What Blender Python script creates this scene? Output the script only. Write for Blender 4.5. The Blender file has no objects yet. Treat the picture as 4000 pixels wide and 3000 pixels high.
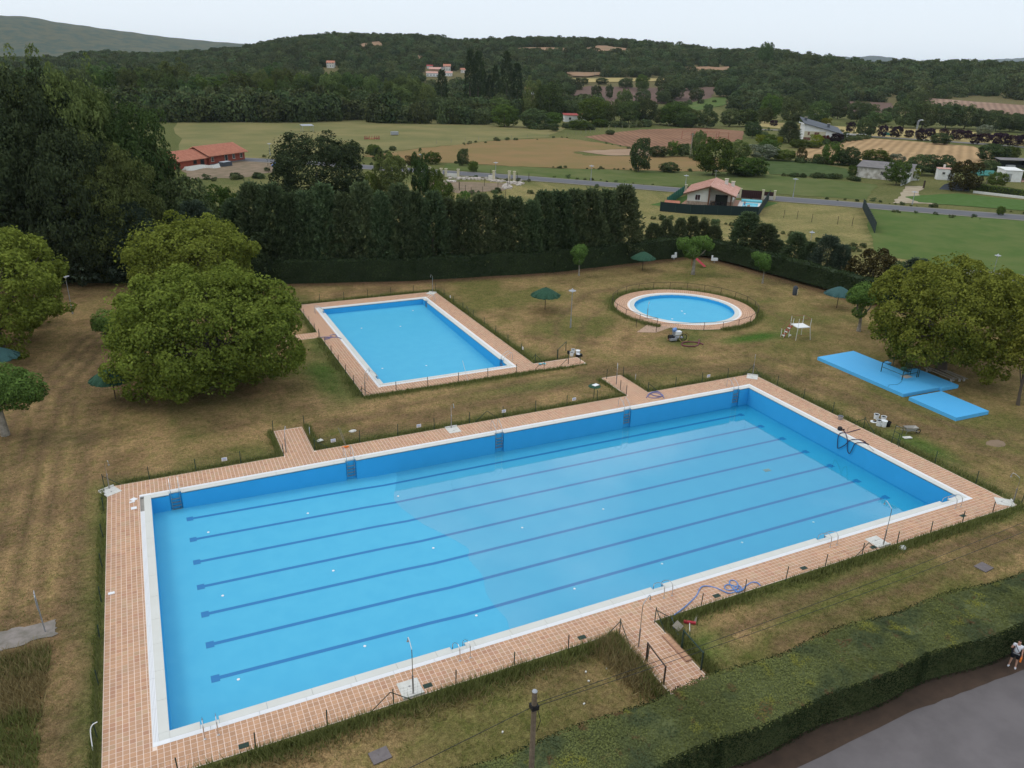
import bpy, bmesh, math, random
import numpy as np
from mathutils import Vector, Matrix, geometry

R = math.radians
SC = bpy.context.scene
COL = SC.collection
rnd = random.Random(7)

# ------------------------------------------------------------ camera
F, PITCH, ROLL, YAW = 3021.4, .3868, .0244, .45          # focal length in photo pixels (4000 x 3000)
CAM = np.array([2.0239, -49.5651, 26.4968])
_cp, _sp = math.cos(PITCH), math.sin(PITCH)
FWD = np.array([math.sin(YAW)*_cp, math.cos(YAW)*_cp, -_sp])
_rt = np.array([math.cos(YAW), -math.sin(YAW), 0.0])
_up = np.cross(_rt, FWD)
RT = _rt*math.cos(ROLL) + _up*math.sin(ROLL)
UP = -_rt*math.sin(ROLL) + _up*math.cos(ROLL)
cam_d = bpy.data.cameras.new('camera')
cam_d.sensor_width = 36.0
cam_d.lens = F/4000*36.0
cam_d.clip_start = .5
cam_d.clip_end = 40000
cam = bpy.data.objects.new('camera', cam_d)
COL.objects.link(cam)
cam.matrix_world = Matrix(((RT[0], UP[0], -FWD[0], CAM[0]), (RT[1], UP[1], -FWD[1], CAM[1]),
                           (RT[2], UP[2], -FWD[2], CAM[2]), (0, 0, 0, 1)))
SC.camera = cam

# ------------------------------------------------------------ sky, sun, exposure
SUN_EL, SUN_AZ = 52.0, 300.0            # azimuth clockwise from +y
world = bpy.data.worlds.new('World'); SC.world = world; world.use_nodes = True
wt = world.node_tree; wn = wt.nodes; wn.clear()
def wnode(t, **k):
    n = wn.new(t)
    for a, b in k.items(): setattr(n, a, b)
    return n
sky = wnode('ShaderNodeTexSky', sky_type='NISHITA', sun_disc=False)
sky.sun_elevation = R(SUN_EL); sky.sun_rotation = R(SUN_AZ)
sky.air_density = 1.2; sky.dust_density = 2.0; sky.ozone_density = 1.0
tc = wnode('ShaderNodeTexCoord')
sep = wnode('ShaderNodeSeparateXYZ'); wt.links.new(tc.outputs['Generated'], sep.inputs[0])
mp = wnode('ShaderNodeMapping'); mp.inputs['Scale'].default_value = (1, 1, 2.6)
wt.links.new(tc.outputs['Generated'], mp.inputs[0])
nz = wnode('ShaderNodeTexNoise'); nz.inputs['Scale'].default_value = 3.0; nz.inputs['Detail'].default_value = 5
nz.inputs['Roughness'].default_value = .52; nz.inputs['Distortion'].default_value = .3
wt.links.new(mp.outputs[0], nz.inputs[0])
cr = wnode('ShaderNodeValToRGB')
cr.color_ramp.elements[0].position = .43; cr.color_ramp.elements[0].color = (7.4, 8.7, 10.4, 1)
cr.color_ramp.elements[1].position = .58; cr.color_ramp.elements[1].color = (16.0, 16.2, 16.4, 1)
wt.links.new(nz.outputs[0], cr.inputs[0])
# near the horizon the cloud cover closes into an even pale veil
veil = wnode('ShaderNodeMapRange'); veil.inputs[1].default_value = .0; veil.inputs[2].default_value = .30
wt.links.new(sep.outputs[2], veil.inputs[0])
vr = wnode('ShaderNodeValToRGB')
vr.color_ramp.elements[0].position = 0; vr.color_ramp.elements[0].color = (10.8, 11.7, 12.6, 1)
vr.color_ramp.elements[1].position = 1; vr.color_ramp.elements[1].color = (8.6, 10.1, 11.8, 1)
wt.links.new(veil.outputs[0], vr.inputs[0])
vm = wnode('ShaderNodeMapRange'); vm.inputs[1].default_value = .26; vm.inputs[2].default_value = .42
wt.links.new(sep.outputs[2], vm.inputs[0])
m1 = wnode('ShaderNodeMix', data_type='RGBA')
wt.links.new(vm.outputs[0], m1.inputs[0]); wt.links.new(vr.outputs[0], m1.inputs[6]); wt.links.new(cr.outputs[0], m1.inputs[7])
m2 = wnode('ShaderNodeMix', data_type='RGBA'); m2.inputs[0].default_value = .88
wt.links.new(sky.outputs[0], m2.inputs[6]); wt.links.new(m1.outputs[2], m2.inputs[7])
bgn = wnode('ShaderNodeBackground'); bgn.inputs['Strength'].default_value = .1
wt.links.new(m2.outputs[2], bgn.inputs[0])
wo = wnode('ShaderNodeOutputWorld'); wt.links.new(bgn.outputs[0], wo.inputs[0])

sun_d = bpy.data.lights.new('sun', 'SUN'); sun_d.energy = 0.7; sun_d.angle = R(18); sun_d.color = (1, .95, .88)
sun = bpy.data.objects.new('sun', sun_d); COL.objects.link(sun)
_sd = Vector((math.sin(R(SUN_AZ))*math.cos(R(SUN_EL)), math.cos(R(SUN_AZ))*math.cos(R(SUN_EL)), math.sin(R(SUN_EL))))
sun.rotation_euler = _sd.to_track_quat('Z', 'Y').to_euler()
SC.view_settings.view_transform = 'Standard'; SC.view_settings.look = 'None'
SC.view_settings.gamma = 1.0; SC.view_settings.exposure = -0.15
SC.view_settings.use_curve_mapping = False
cy = SC.cycles
cy.max_bounces = 5; cy.diffuse_bounces = 3; cy.glossy_bounces = 2; cy.transmission_bounces = 3
cy.transparent_max_bounces = 8; cy.volume_bounces = 2
cy.use_denoising = True
cy.sample_clamp_indirect = 4
cy.caustics_reflective = False; cy.caustics_refractive = False

# ------------------------------------------------------------ terrain
S = 4000/2212
def ray(px, py):
    d = FWD*F + RT*(px-2000) - UP*(py-1500)
    return d/np.linalg.norm(d)
def pix(P):
    d = np.array(P)-CAM; w = d@FWD
    return 2000+F*(d@RT)/w, 1500-F*(d@UP)/w
def G(px, py, z=0.0):
    """ground point seen at photo pixel px, py (level ground at height z)"""
    d = ray(px, py); t = (z-CAM[2])/d[2]
    p = CAM+t*d
    return Vector((p[0], p[1], z))
def V(x, y, z=0.0): return G(x*S, y*S, z)
def _azsl(px, py):
    d = ray(px, py)
    return math.atan2(d[0], d[1])-YAW, d[2]/math.hypot(d[0], d[1])
RIDGE = [(-900, 238, 1300), (0, 236, 1300), (230, 234, 1300), (300, 218, 1300), (380, 212, 1300), (475, 214, 1300), (600, 220, 1300), (760, 208, 1350),
         (920, 196, 1350), (1000, 182, 1350), (1100, 160, 1350), (1300, 139, 1350), (1490, 143, 1350), (1700, 149, 1350),
         (1780, 168, 1350), (1910, 161, 1350), (2090, 155, 1350), (2250, 158, 1350), (2470, 168, 1350), (2700, 179, 1300),
         (2820, 196, 1250), (3000, 200, 1200), (3100, 216, 1150), (3250, 240, 1100), (3400, 252, 1100), (3700, 255, 1100),
         (4000, 255, 1100), (4900, 275, 1100)]
_ra, _rs, _rd = [], [], []
for a, b, c in RIDGE:
    az, sl = _azsl(a, b+(15 if a < 2700 else 24)); _ra.append(az); _rs.append(CAM[2]+sl*c); _rd.append(c)
_ra, _rs, _rd = map(np.array, (_ra, _rs, _rd))
def H(x, y):
    x = np.asarray(x, float); y = np.asarray(y, float)
    dx, dy = x-CAM[0], y-CAM[1]
    r = np.hypot(dx, dy)
    az = (np.arctan2(dx, dy)-YAW+math.pi) % (2*math.pi)-math.pi
    top = np.interp(az, _ra, _rs); D = np.interp(az, _ra, _rd)
    r0 = 600.0
    t = np.clip((r-r0)/(D-r0), 0, 1)
    s = t*t*(3-2*t)
    h = top*s + 3.0*s*(np.sin(x/61.0+1)*np.sin(y/83.0)) * (1-s)*2
    h = np.where(r > D, top*(1-np.clip((r-D)/900, 0, 1)*.55), h)
    return h
def T(px, py):
    """terrain point seen at a photo pixel"""
    d = ray(px, py)
    t = 300.0/math.hypot(d[0], d[1]); last = 0
    if d[2] < 0:
        t0 = -CAM[2]/d[2]
        if t0*math.hypot(d[0], d[1]) < 590: p = CAM+t0*d; return Vector((p[0], p[1], 0))
    while t < 9000:
        p = CAM+t*d
        if p[2] < H(p[0], p[1]): break
        last = t; t += 6
    lo, hi = last, t
    for _ in range(20):
        m = (lo+hi)/2; p = CAM+m*d
        if p[2] < H(p[0], p[1]): hi = m
        else: lo = m
    p = CAM+hi*d
    return Vector((p[0], p[1], float(H(p[0], p[1]))))
def hgt(P, py):
    """height above P whose top is seen at pixel row py"""
    lo, hi = 0.0, 90.0
    for _ in range(40):
        m = (lo+hi)/2
        if pix((P[0], P[1], P[2]+m))[1] < py: hi = m
        else: lo = m
    return lo
def dist(P): return float(np.linalg.norm(np.array(P)-CAM))

# ------------------------------------------------------------ materials
M = {}
def mat(name, col, rough=.7, metal=0.0, noise=None, bump=None, spec=.3, rand=0.0, attr=None):
    """plain surface: colour, mottled by noise=(scale, amount, second colour), bump=(scale, strength), object random value shift"""
    m = bpy.data.materials.new(name); m.use_nodes = True
    nt = m.node_tree; b = nt.nodes['Principled BSDF']
    b.inputs['Base Color'].default_value = (*col, 1); b.inputs['Roughness'].default_value = rough
    b.inputs['Metallic'].default_value = metal; b.inputs['Specular IOR Level'].default_value = spec
    src = None
    geo = nt.nodes.new('ShaderNodeNewGeometry')
    if attr:
        a = nt.nodes.new('ShaderNodeAttribute'); a.attribute_name = attr; src = a.outputs['Color']
    if noise:
        sc, amt, c2 = noise
        n = nt.nodes.new('ShaderNodeTexNoise'); n.inputs['Scale'].default_value = sc; n.inputs['Detail'].default_value = 6
        n.inputs['Roughness'].default_value = .62
        nt.links.new(geo.outputs['Position'], n.inputs['Vector'])
        mr = nt.nodes.new('ShaderNodeMapRange'); mr.inputs[1].default_value = .38; mr.inputs[2].default_value = .62
        mr.inputs[4].default_value = amt
        nt.links.new(n.outputs[0], mr.inputs[0])
        mx = nt.nodes.new('ShaderNodeMix'); mx.data_type = 'RGBA'
        nt.links.new(mr.outputs[0], mx.inputs[0])
        if src: nt.links.new(src, mx.inputs[6])
        else: mx.inputs[6].default_value = (*col, 1)
        mx.inputs[7].default_value = (*c2, 1)
        src = mx.outputs[2]
    if rand:
        oi = nt.nodes.new('ShaderNodeObjectInfo')
        mr = nt.nodes.new('ShaderNodeMapRange'); mr.inputs[3].default_value = 1-rand; mr.inputs[4].default_value = 1+rand
        nt.links.new(oi.outputs['Random'], mr.inputs[0])
        h = nt.nodes.new('ShaderNodeHueSaturation')
        if src: nt.links.new(src, h.inputs['Color'])
        else: h.inputs['Color'].default_value = (*col, 1)
        nt.links.new(mr.outputs[0], h.inputs['Value'])
        src = h.outputs[0]
    if src: nt.links.new(src, b.inputs['Base Color'])
    if bump:
        n = nt.nodes.new('ShaderNodeTexNoise'); n.inputs['Scale'].default_value = bump[0]; n.inputs['Detail'].default_value = 5
        nt.links.new(geo.outputs['Position'], n.inputs['Vector'])
        bp = nt.nodes.new('ShaderNodeBump'); bp.inputs['Strength'].default_value = bump[1]; bp.inputs['Distance'].default_value = .05
        nt.links.new(n.outputs[0], bp.inputs['Height']); nt.links.new(bp.outputs[0], b.inputs['Normal'])
    M[name] = m
    return m
def leafmat(name, c1, c2, trans=.25, hue=.02, val=.25, patch=None):
    """foliage: two leaf colours mixed by the per-leaf value 'v', shifted from tree to tree"""
    m = bpy.data.materials.new(name); m.use_nodes = True
    nt = m.node_tree; nt.nodes.clear()
    a = nt.nodes.new('ShaderNodeAttribute'); a.attribute_name = 'v'
    mx = nt.nodes.new('ShaderNodeMix'); mx.data_type = 'RGBA'
    mx.inputs[6].default_value = (*c1, 1); mx.inputs[7].default_value = (*c2, 1)
    nt.links.new(a.outputs['Fac'], mx.inputs[0])
    if patch:      # patches of another growth colour, placed by position
        for sc_n, c3_, lo, hi in patch:
            geo = nt.nodes.new('ShaderNodeNewGeometry'); n_ = nt.nodes.new('ShaderNodeTexNoise'); n_.inputs['Scale'].default_value = sc_n; n_.inputs['Detail'].default_value = 3
            nt.links.new(geo.outputs['Position'], n_.inputs[0]); r_ = nt.nodes.new('ShaderNodeMapRange'); r_.inputs[1].default_value = lo; r_.inputs[2].default_value = hi; r_.inputs[4].default_value = .85; nt.links.new(n_.outputs[0], r_.inputs[0])
            m3 = nt.nodes.new('ShaderNodeMix'); m3.data_type = 'RGBA'; nt.links.new(r_.outputs[0], m3.inputs[0]); nt.links.new(mx.outputs[2], m3.inputs[6]); m3.inputs[7].default_value = (*c3_, 1); mx = m3
    oi = nt.nodes.new('ShaderNodeObjectInfo')
    h = nt.nodes.new('ShaderNodeHueSaturation'); nt.links.new(mx.outputs[2], h.inputs['Color'])
    mr = nt.nodes.new('ShaderNodeMapRange'); mr.inputs[3].default_value = .5-hue; mr.inputs[4].default_value = .5+hue
    nt.links.new(oi.outputs['Random'], mr.inputs[0]); nt.links.new(mr.outputs[0], h.inputs['Hue'])
    ml = nt.nodes.new('ShaderNodeMath'); ml.operation = 'MULTIPLY'; ml.inputs[1].default_value = 7.31
    nt.links.new(oi.outputs['Random'], ml.inputs[0])
    fr = nt.nodes.new('ShaderNodeMath'); fr.operation = 'FRACT'; nt.links.new(ml.outputs[0], fr.inputs[0])
    mr2 = nt.nodes.new('ShaderNodeMapRange'); mr2.inputs[3].default_value = 1-val; mr2.inputs[4].default_value = 1+val
    nt.links.new(fr.outputs[0], mr2.inputs[0]); nt.links.new(mr2.outputs[0], h.inputs['Value'])
    d = nt.nodes.new('ShaderNodeBsdfDiffuse'); t = nt.nodes.new('ShaderNodeBsdfTranslucent')
    nt.links.new(h.outputs[0], d.inputs[0]); nt.links.new(h.outputs[0], t.inputs[0])
    ms = nt.nodes.new('ShaderNodeMixShader'); ms.inputs[0].default_value = trans
    nt.links.new(d.outputs[0], ms.inputs[1]); nt.links.new(t.outputs[0], ms.inputs[2])
    o = nt.nodes.new('ShaderNodeOutputMaterial'); nt.links.new(ms.outputs[0], o.inputs[0])
    M[name] = m
    return m
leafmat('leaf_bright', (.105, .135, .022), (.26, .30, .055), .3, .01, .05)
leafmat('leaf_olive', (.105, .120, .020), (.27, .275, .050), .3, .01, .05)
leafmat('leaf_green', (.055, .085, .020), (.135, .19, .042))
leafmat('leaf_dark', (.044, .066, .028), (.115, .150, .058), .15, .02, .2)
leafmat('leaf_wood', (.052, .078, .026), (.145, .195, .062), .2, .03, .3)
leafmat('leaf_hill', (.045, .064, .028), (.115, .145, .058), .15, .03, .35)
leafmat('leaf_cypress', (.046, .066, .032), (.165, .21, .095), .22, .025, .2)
leafmat('leaf_darkest', (.026, .038, .020), (.070, .092, .040), .15, .01, .1)  # darkest leaf colour, for the very dark tall trees
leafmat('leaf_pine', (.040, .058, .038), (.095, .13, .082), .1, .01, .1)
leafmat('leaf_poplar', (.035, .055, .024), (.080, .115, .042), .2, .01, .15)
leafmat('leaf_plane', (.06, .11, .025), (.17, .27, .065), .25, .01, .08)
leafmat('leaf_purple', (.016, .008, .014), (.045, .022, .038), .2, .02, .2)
leafmat('leaf_yellow', (.12, .13, .012), (.26, .27, .03), .3)
leafmat('leaf_red', (.05, .010, .012), (.12, .02, .03), .3)
leafmat('leaf_brown', (.050, .042, .018), (.11, .09, .035), .2)
leafmat('leaf_pale', (.06, .08, .04), (.32, .34, .24), .2)
leafmat('leaf_hedge_top', (.115, .130, .045), (.22, .245, .085), .25, .0, .0, patch=((.45, (.080, .105, .055), .50, .60), (.8, (.26, .26, .055), .58, .68), (1.3, (.16, .095, .05), .62, .70)))  # far paler than the sides: the lit top is put into its leaf colour
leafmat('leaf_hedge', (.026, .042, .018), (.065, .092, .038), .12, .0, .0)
leafmat('grass_green', (.11, .135, .035), (.27, .28, .10), .3, .0, .0)
leafmat('grass_straw', (.20, .15, .065), (.38, .31, .15), .3, .0, .0)
mat('bark', (.10, .08, .06), .95, bump=(6, .6)); mat('bark_pale', (.30, .27, .22), .9, noise=(3, .8, (.14, .12, .09)), bump=(8, .3))
mat('blue_paint', (.078, .440, .665), .55, noise=(.9, .45, (.098, .485, .695)), bump=(60, .05), spec=.25)
mat('blue_wall', (.040, .375, .70), .5, noise=(.7, .4, (.05, .42, .77)), spec=.25)
mat('lane_blue', (.030, .200, .45), .5)
mat('hedge_core', (.10, .115, .042), 1)
mat('hedge_core_dark', (.028, .042, .018), 1)
mat('platform_blue', (.09, .44, .80), .6, noise=(1.1, .4, (.11, .47, .81)), bump=(40, .06))
mat('coping_stone', (.66, .66, .61), .8, noise=(.6, .5, (.60, .59, .53)), bump=(30, .08))
mat('coping_white', (.82, .82, .82), .6)
mat('grout', (.88, .72, .61), .95, noise=(2, .4, (.74, .58, .47)))
mat('tile', (.53, .305, .180), .85, noise=(2.5, .4, (.46, .262, .155)), rand=.10)
mat('tile_mass', (.53, .315, .195), .85, noise=(.5, .30, (.44, .285, .20)), attr='tc')
mat('concrete', (.42, .40, .36), .95, noise=(1.5, .6, (.30, .28, .25)), bump=(12, .3))
mat('concrete_white', (.68, .67, .62), .9, noise=(4, .5, (.50, .48, .42)))
mat('steel', (.62, .62, .62), .28, 1.0)
mat('steel_dull', (.35, .34, .33), .5, .8)
mat('galv', (.40, .41, .43), .5, .6)
mat('fence_green', (.020, .045, .032), .6)
mat('fence_rust', (.055, .040, .030), .8)
mat('wire', (.10, .10, .085), .7)
mat('thatch_green', (.018, .060, .035), .9, noise=(9, .9, (.035, .10, .055)), bump=(30, .8))
mat('thatch_blue', (.030, .085, .085), .9, noise=(9, .9, (.05, .12, .11)), bump=(30, .8))
mat('pole_brown', (.07, .045, .030), .8)
mat('white_paint', (.80, .80, .78), .5); mat('red_paint', (.42, .035, .05), .6); mat('red_dull', (.30, .10, .07), .8)
mat('plastic_white', (.78, .80, .80), .4); mat('plastic_blue', (.06, .25, .68), .4); mat('plastic_black', (.012, .012, .014), .5)
mat('orange', (.85, .22, .03), .6); mat('hose_blue', (.15, .28, .58), .5); mat('hose_dark', (.03, .02, .06), .5); mat('hose_maroon', (.17, .035, .06), .5)
mat('hose_mauve', (.17, .17, .34), .5)
mat('wood_pole', (.20, .15, .10), .95, noise=(5, .8, (.12, .09, .06)), bump=(14, .6))
mat('wood_plank', (.26, .23, .18), .95, bump=(10, .5))
mat('asphalt_plaza', (.165, .148, .148), .95, noise=(.5, .7, (.125, .112, .112)), bump=(50, .3))
mat('asphalt', (.125, .125, .135), .95, noise=(.3, .6, (.11, .11, .115)))
mat('asphalt_pale', (.205, .19, .17), .95, noise=(.2, .6, (.16, .145, .115)))
mat('dirt', (.24, .17, .11), 1, noise=(.35, .8, (.14, .11, .06)), bump=(1.2, .8))
mat('dirt_pale', (.40, .33, .23), 1, noise=(.3, .7, (.28, .22, .14)), bump=(1.2, .6))
mat('dirt_dark', (.085, .055, .038), 1, noise=(1.2, .6, (.05, .035, .025)), bump=(5, .6))
mat('plaster', (.70, .67, .60), .9, noise=(.8, .4, (.62, .59, .52))); mat('plaster_white', (.78, .78, .75), .9, noise=(1.2, .5, (.62, .60, .56)))
mat('plaster_old', (.62, .59, .54), .95, noise=(.9, 1, (.33, .30, .25)), bump=(3, .6))
mat('stone_clad', (.42, .34, .26), .95, noise=(3, 1, (.25, .19, .14)), bump=(4, .8))
mat('roof_pink', (.62, .38, .31), .9, noise=(1.5, .9, (.46, .24, .18)))
mat('roof_orange', (.52, .23, .15), .9, noise=(1.2, .8, (.42, .17, .11)))
mat('roof_red', (.36, .07, .06), .9); mat('roof_slate', (.085, .095, .11), .7, noise=(.8, .6, (.11, .12, .13)))
mat('roof_asbestos', (.16, .15, .15), .95, noise=(.8, .8, (.22, .20, .19)))
mat('brick_red', (.30, .075, .045), .95, noise=(1.5, .8, (.22, .05, .035))); mat('mortar_dark', (.12, .05, .035), 1)
mat('wood_brown', (.14, .065, .035), .7); mat('dark_red', (.045, .016, .018), .6); mat('shutter', (.16, .07, .05), .8)
mat('glass_dark', (.02, .025, .03), .15, spec=.6); mat('screen_green', (.012, .13, .085), .8); mat('screen_dark', (.012, .026, .026), .85)
mat('cream_stone', (.60, .54, .38), .9, noise=(2, .5, (.5, .44, .3)))
mat('tarp_grey', (.055, .065, .08), .7); mat('tarp_blue', (.03, .14, .55), .6); mat('tarp_teal', (.02, .16, .13), .7)
mat('skin', (.55, .31, .22), .6); mat('cloth_white', (.75, .76, .80), .85); mat('cloth_black', (.012, .013, .018), .85); mat('hair', (.02, .013, .01), .8)
mat('turquoise', (.20, .62, .72), .3); mat('water_toy', (.12, .55, .70), .15)
mat('terrace', (.42, .24, .17), .9, noise=(2, .5, (.34, .2, .14)))
mat('rubble', (.55, .50, .44), 1, noise=(1, .8, (.4, .33, .28)))
mat('sign_white', (.80, .80, .80), .5); mat('ink', (.03, .03, .08), .6)
mat('hay', (.35, .28, .10), 1)
mat('tower_silver', (.45, .47, .50), .4, .7)
def wood_field(name, c1, c2, sc, ang=0.0, stripes=None):
    m = mat(name, c1, 1.0, noise=(sc, .8, c2), bump=(.8, .5), spec=.05)
    if stripes:
        nt = m.node_tree; b = nt.nodes['Principled BSDF']; src = b.inputs['Base Color'].links[0].from_socket
        geo = nt.nodes.new('ShaderNodeNewGeometry'); mp_ = nt.nodes.new('ShaderNodeMapping'); mp_.inputs['Rotation'].default_value = (0, 0, ang)
        nt.links.new(geo.outputs['Position'], mp_.inputs[0])
        w = nt.nodes.new('ShaderNodeTexWave'); w.inputs['Scale'].default_value = stripes; w.inputs['Distortion'].default_value = 2.0
        w.inputs['Detail'].default_value = 3; w.inputs['Detail Scale'].default_value = .6
        nt.links.new(mp_.outputs[0], w.inputs[0])
        mr = nt.nodes.new('ShaderNodeMapRange'); mr.inputs[3].default_value = .82; mr.inputs[4].default_value = 1.12; nt.links.new(w.outputs[1], mr.inputs[0])
        h = nt.nodes.new('ShaderNodeHueSaturation'); nt.links.new(src, h.inputs['Color']); nt.links.new(mr.outputs[0], h.inputs['Value'])
        nt.links.new(h.outputs[0], b.inputs['Base Color'])
    return m
wood_field('f_meadow', (.155, .155, .060), (.24, .20, .085), .045)
wood_field('f_grain', (.26, .165, .075), (.20, .155, .06), .06)
wood_field('f_plough', (.27, .150, .090), (.21, .115, .07), .05, .4, .12)
wood_field('f_bare', (.36, .25, .165), (.30, .20, .13), .08)
wood_field('f_gold', (.42, .28, .145), (.34, .22, .11), .06, .95, .09)
wood_field('f_mauve', (.165, .105, .085), (.13, .09, .07), .03)
wood_field('f_green', (.080, .130, .032), (.125, .152, .048), .16)
wood_field('f_weeds', (.055, .085, .026), (.085, .115, .040), .3)
wood_field('f_garden', (.07, .13, .030), (.09, .15, .045), .5)
wood_field('f_yellow', (.42, .33, .14), (.34, .27, .12), .05)
wood_field('f_pale', (.32, .22, .16), (.27, .17, .12), .04, .9, .07)
wood_field('f_ochre', (.34, .205, .125), (.24, .18, .11), .04)
wood_field('f_strip', (.085, .115, .032), (.14, .15, .055), .10)

# ------------------------------------------------------------ mesh building
class MB:
    def __init__(s): s.v = []; s.f = []
    def add(s, vs, fs):
        o = len(s.v); s.v += [tuple(v) for v in vs]; s.f += [tuple(i+o for i in f) for f in fs]; return s
    def box(s, c, d, rz=0.0, rx=0.0, ry=0.0):
        x, y, z = d[0]/2, d[1]/2, d[2]/2
        m = Matrix.Translation(c) @ Matrix.Rotation(rz, 4, 'Z') @ Matrix.Rotation(ry, 4, 'Y') @ Matrix.Rotation(rx, 4, 'X')
        vs = [m @ Vector(p) for p in ((-x,-y,-z),(x,-y,-z),(x,y,-z),(-x,y,-z),(-x,-y,z),(x,-y,z),(x,y,z),(-x,y,z))]
        return s.add(vs, [(0,3,2,1),(4,5,6,7),(0,1,5,4),(1,2,6,5),(2,3,7,6),(3,0,4,7)])
    def b2(s, a, b):     # box by two corners
        return s.box([(a[i]+b[i])/2 for i in range(3)], [abs(b[i]-a[i]) for i in range(3)])
    def tube(s, pts, r, n=6, closed=False):
        pts = [Vector(p) for p in pts]
        if not isinstance(r, (list, tuple)): r = [r]*len(pts)
        rings = []; prev = None
        for i, p in enumerate(pts):
            if closed: d = pts[(i+1) % len(pts)]-pts[i-1]
            else: d = pts[min(i+1, len(pts)-1)]-pts[max(i-1, 0)]
            d.normalize()
            if prev is None: u = d.orthogonal().normalized()
            else:
                u = prev-d*prev.dot(d)
                u = u.normalized() if u.length > 1e-6 else d.orthogonal().normalized()
            prev = u; w = d.cross(u)
            rings.append([p+(u*math.cos(2*math.pi*k/n)+w*math.sin(2*math.pi*k/n))*r[i] for k in range(n)])
        vs = [v for rg in rings for v in rg]; fs = []
        m = len(rings)
        for i in range(m if closed else m-1):
            for k in range(n):
                a, b = i*n+k, i*n+(k+1) % n; j = (i+1) % m
                fs.append((a, b, j*n+(k+1) % n, j*n+k))
        if not closed: fs += [tuple(range(n-1, -1, -1)), tuple((m-1)*n+k for k in range(n))]
        return s.add(vs, fs)
    def lathe(s, prof, c=(0,0,0), n=16):
        vs = []; fs = []
        for r, z in prof:
            for k in range(n):
                a = 2*math.pi*k/n; vs.append((c[0]+r*math.cos(a), c[1]+r*math.sin(a), c[2]+z))
        for i in range(len(prof)-1):
            for k in range(n): fs.append((i*n+k, i*n+(k+1) % n, (i+1)*n+(k+1) % n, (i+1)*n+k))
        if prof[0][0] > .001: fs.append(tuple(range(n-1, -1, -1)))
        if prof[-1][0] > .001: fs.append(tuple((len(prof)-1)*n+k for k in range(n)))
        return s.add(vs, fs)
    def prism(s, poly, z0, z1):
        n = len(poly)
        vs = [(p[0], p[1], z0) for p in poly]+[(p[0], p[1], z1) for p in poly]
        return s.add(vs, [tuple(range(n-1, -1, -1)), tuple(range(n, 2*n))]+[(i, (i+1) % n, n+(i+1) % n, n+i) for i in range(n)])
    def quad(s, *p): return s.add(p, [tuple(range(len(p)))])
    def mesh(s, name, m):
        me = bpy.data.meshes.new(name); me.from_pydata(s.v, [], s.f)
        if m: me.materials.append(M[m])
        me.update()
        return me
    def build(s, name, m, parent=None, smooth=False, loc=None):
        me = s.mesh(name, m)
        if smooth: me.shade_smooth()
        return link(name, me, parent, loc)
def link(name, me, parent=None, loc=None):
    o = bpy.data.objects.new(name, me); COL.objects.link(o)
    if parent: o.parent = parent
    if loc is not None: o.location = loc
    return o
def tag(o, label=None, cat=None, group=None, kind=None):
    if label: o['label'] = label
    if cat: o['category'] = cat
    if group: o['group'] = group
    if kind: o['kind'] = kind
    return o
def thing(name, label, cat, loc=(0,0,0), rz=0.0, group=None):
    o = bpy.data.objects.new(name, None); o.empty_display_size = .3; COL.objects.link(o)
    o.location = loc; o.rotation_euler = (0, 0, rz)
    return tag(o, label, cat, group)
def dup(src, loc, rz=0.0, label=None, scale=None):
    r = src.copy(); COL.objects.link(r); r.location = loc; r.rotation_euler = (0, 0, rz)
    if label: r['label'] = label
    if scale: r.scale = scale if isinstance(scale, (tuple, list)) else (scale,)*3
    for ch in src.children:
        c = ch.copy(); COL.objects.link(c); c.parent = r
        for g in ch.children:
            d = g.copy(); COL.objects.link(d); d.parent = c
    return r
ORD = ['first','second','third','fourth','fifth','sixth','seventh','eighth','ninth','tenth','eleventh','twelfth','thirteenth','fourteenth','fifteenth','sixteenth','seventeenth','eighteenth','nineteenth','twentieth','twenty-first','twenty-second','twenty-third','twenty-fourth','twenty-fifth','twenty-sixth','twenty-seventh','twenty-eighth','twenty-ninth','thirtieth']

# value noise on arrays
def vnoise(x, y, sc, seed=0):
    x = np.asarray(x)/sc+seed*17.3; y = np.asarray(y)/sc-seed*9.1
    xi, yi = np.floor(x).astype(np.int64), np.floor(y).astype(np.int64); fx, fy = x-xi, y-yi
    fx = fx*fx*(3-2*fx); fy = fy*fy*(3-2*fy)
    def hsh(a, b):
        n = (a*374761393+b*668265263+seed*1442695) & 0x7fffffff
        n = ((n ^ (n >> 13))*1274126177) & 0x7fffffff
        return ((n ^ (n >> 16)) & 0xffff)/65535.0
    return (hsh(xi, yi)*(1-fx)+hsh(xi+1, yi)*fx)*(1-fy)+(hsh(xi, yi+1)*(1-fx)+hsh(xi+1, yi+1)*fx)*fy
def fbm(x, y, sc, seed=0, oct=4):
    a, t, w = 0, 0, 1.0
    for o in range(oct): a = a+vnoise(x, y, sc/2**o, seed+o*3)*w; t += w; w *= .55
    return a/t
def inpoly(x, y, poly):
    x = np.asarray(x, float); y = np.asarray(y, float); r = np.zeros(x.shape, bool); n = len(poly)
    for i in range(n):
        x1, y1 = poly[i][0], poly[i][1]; x2, y2 = poly[(i+1) % n][0], poly[(i+1) % n][1]
        c = ((y1 > y) != (y2 > y)) & (x < (x2-x1)*(y-y1)/((y2-y1) or 1e-9)+x1)
        r ^= c
    return r
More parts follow.
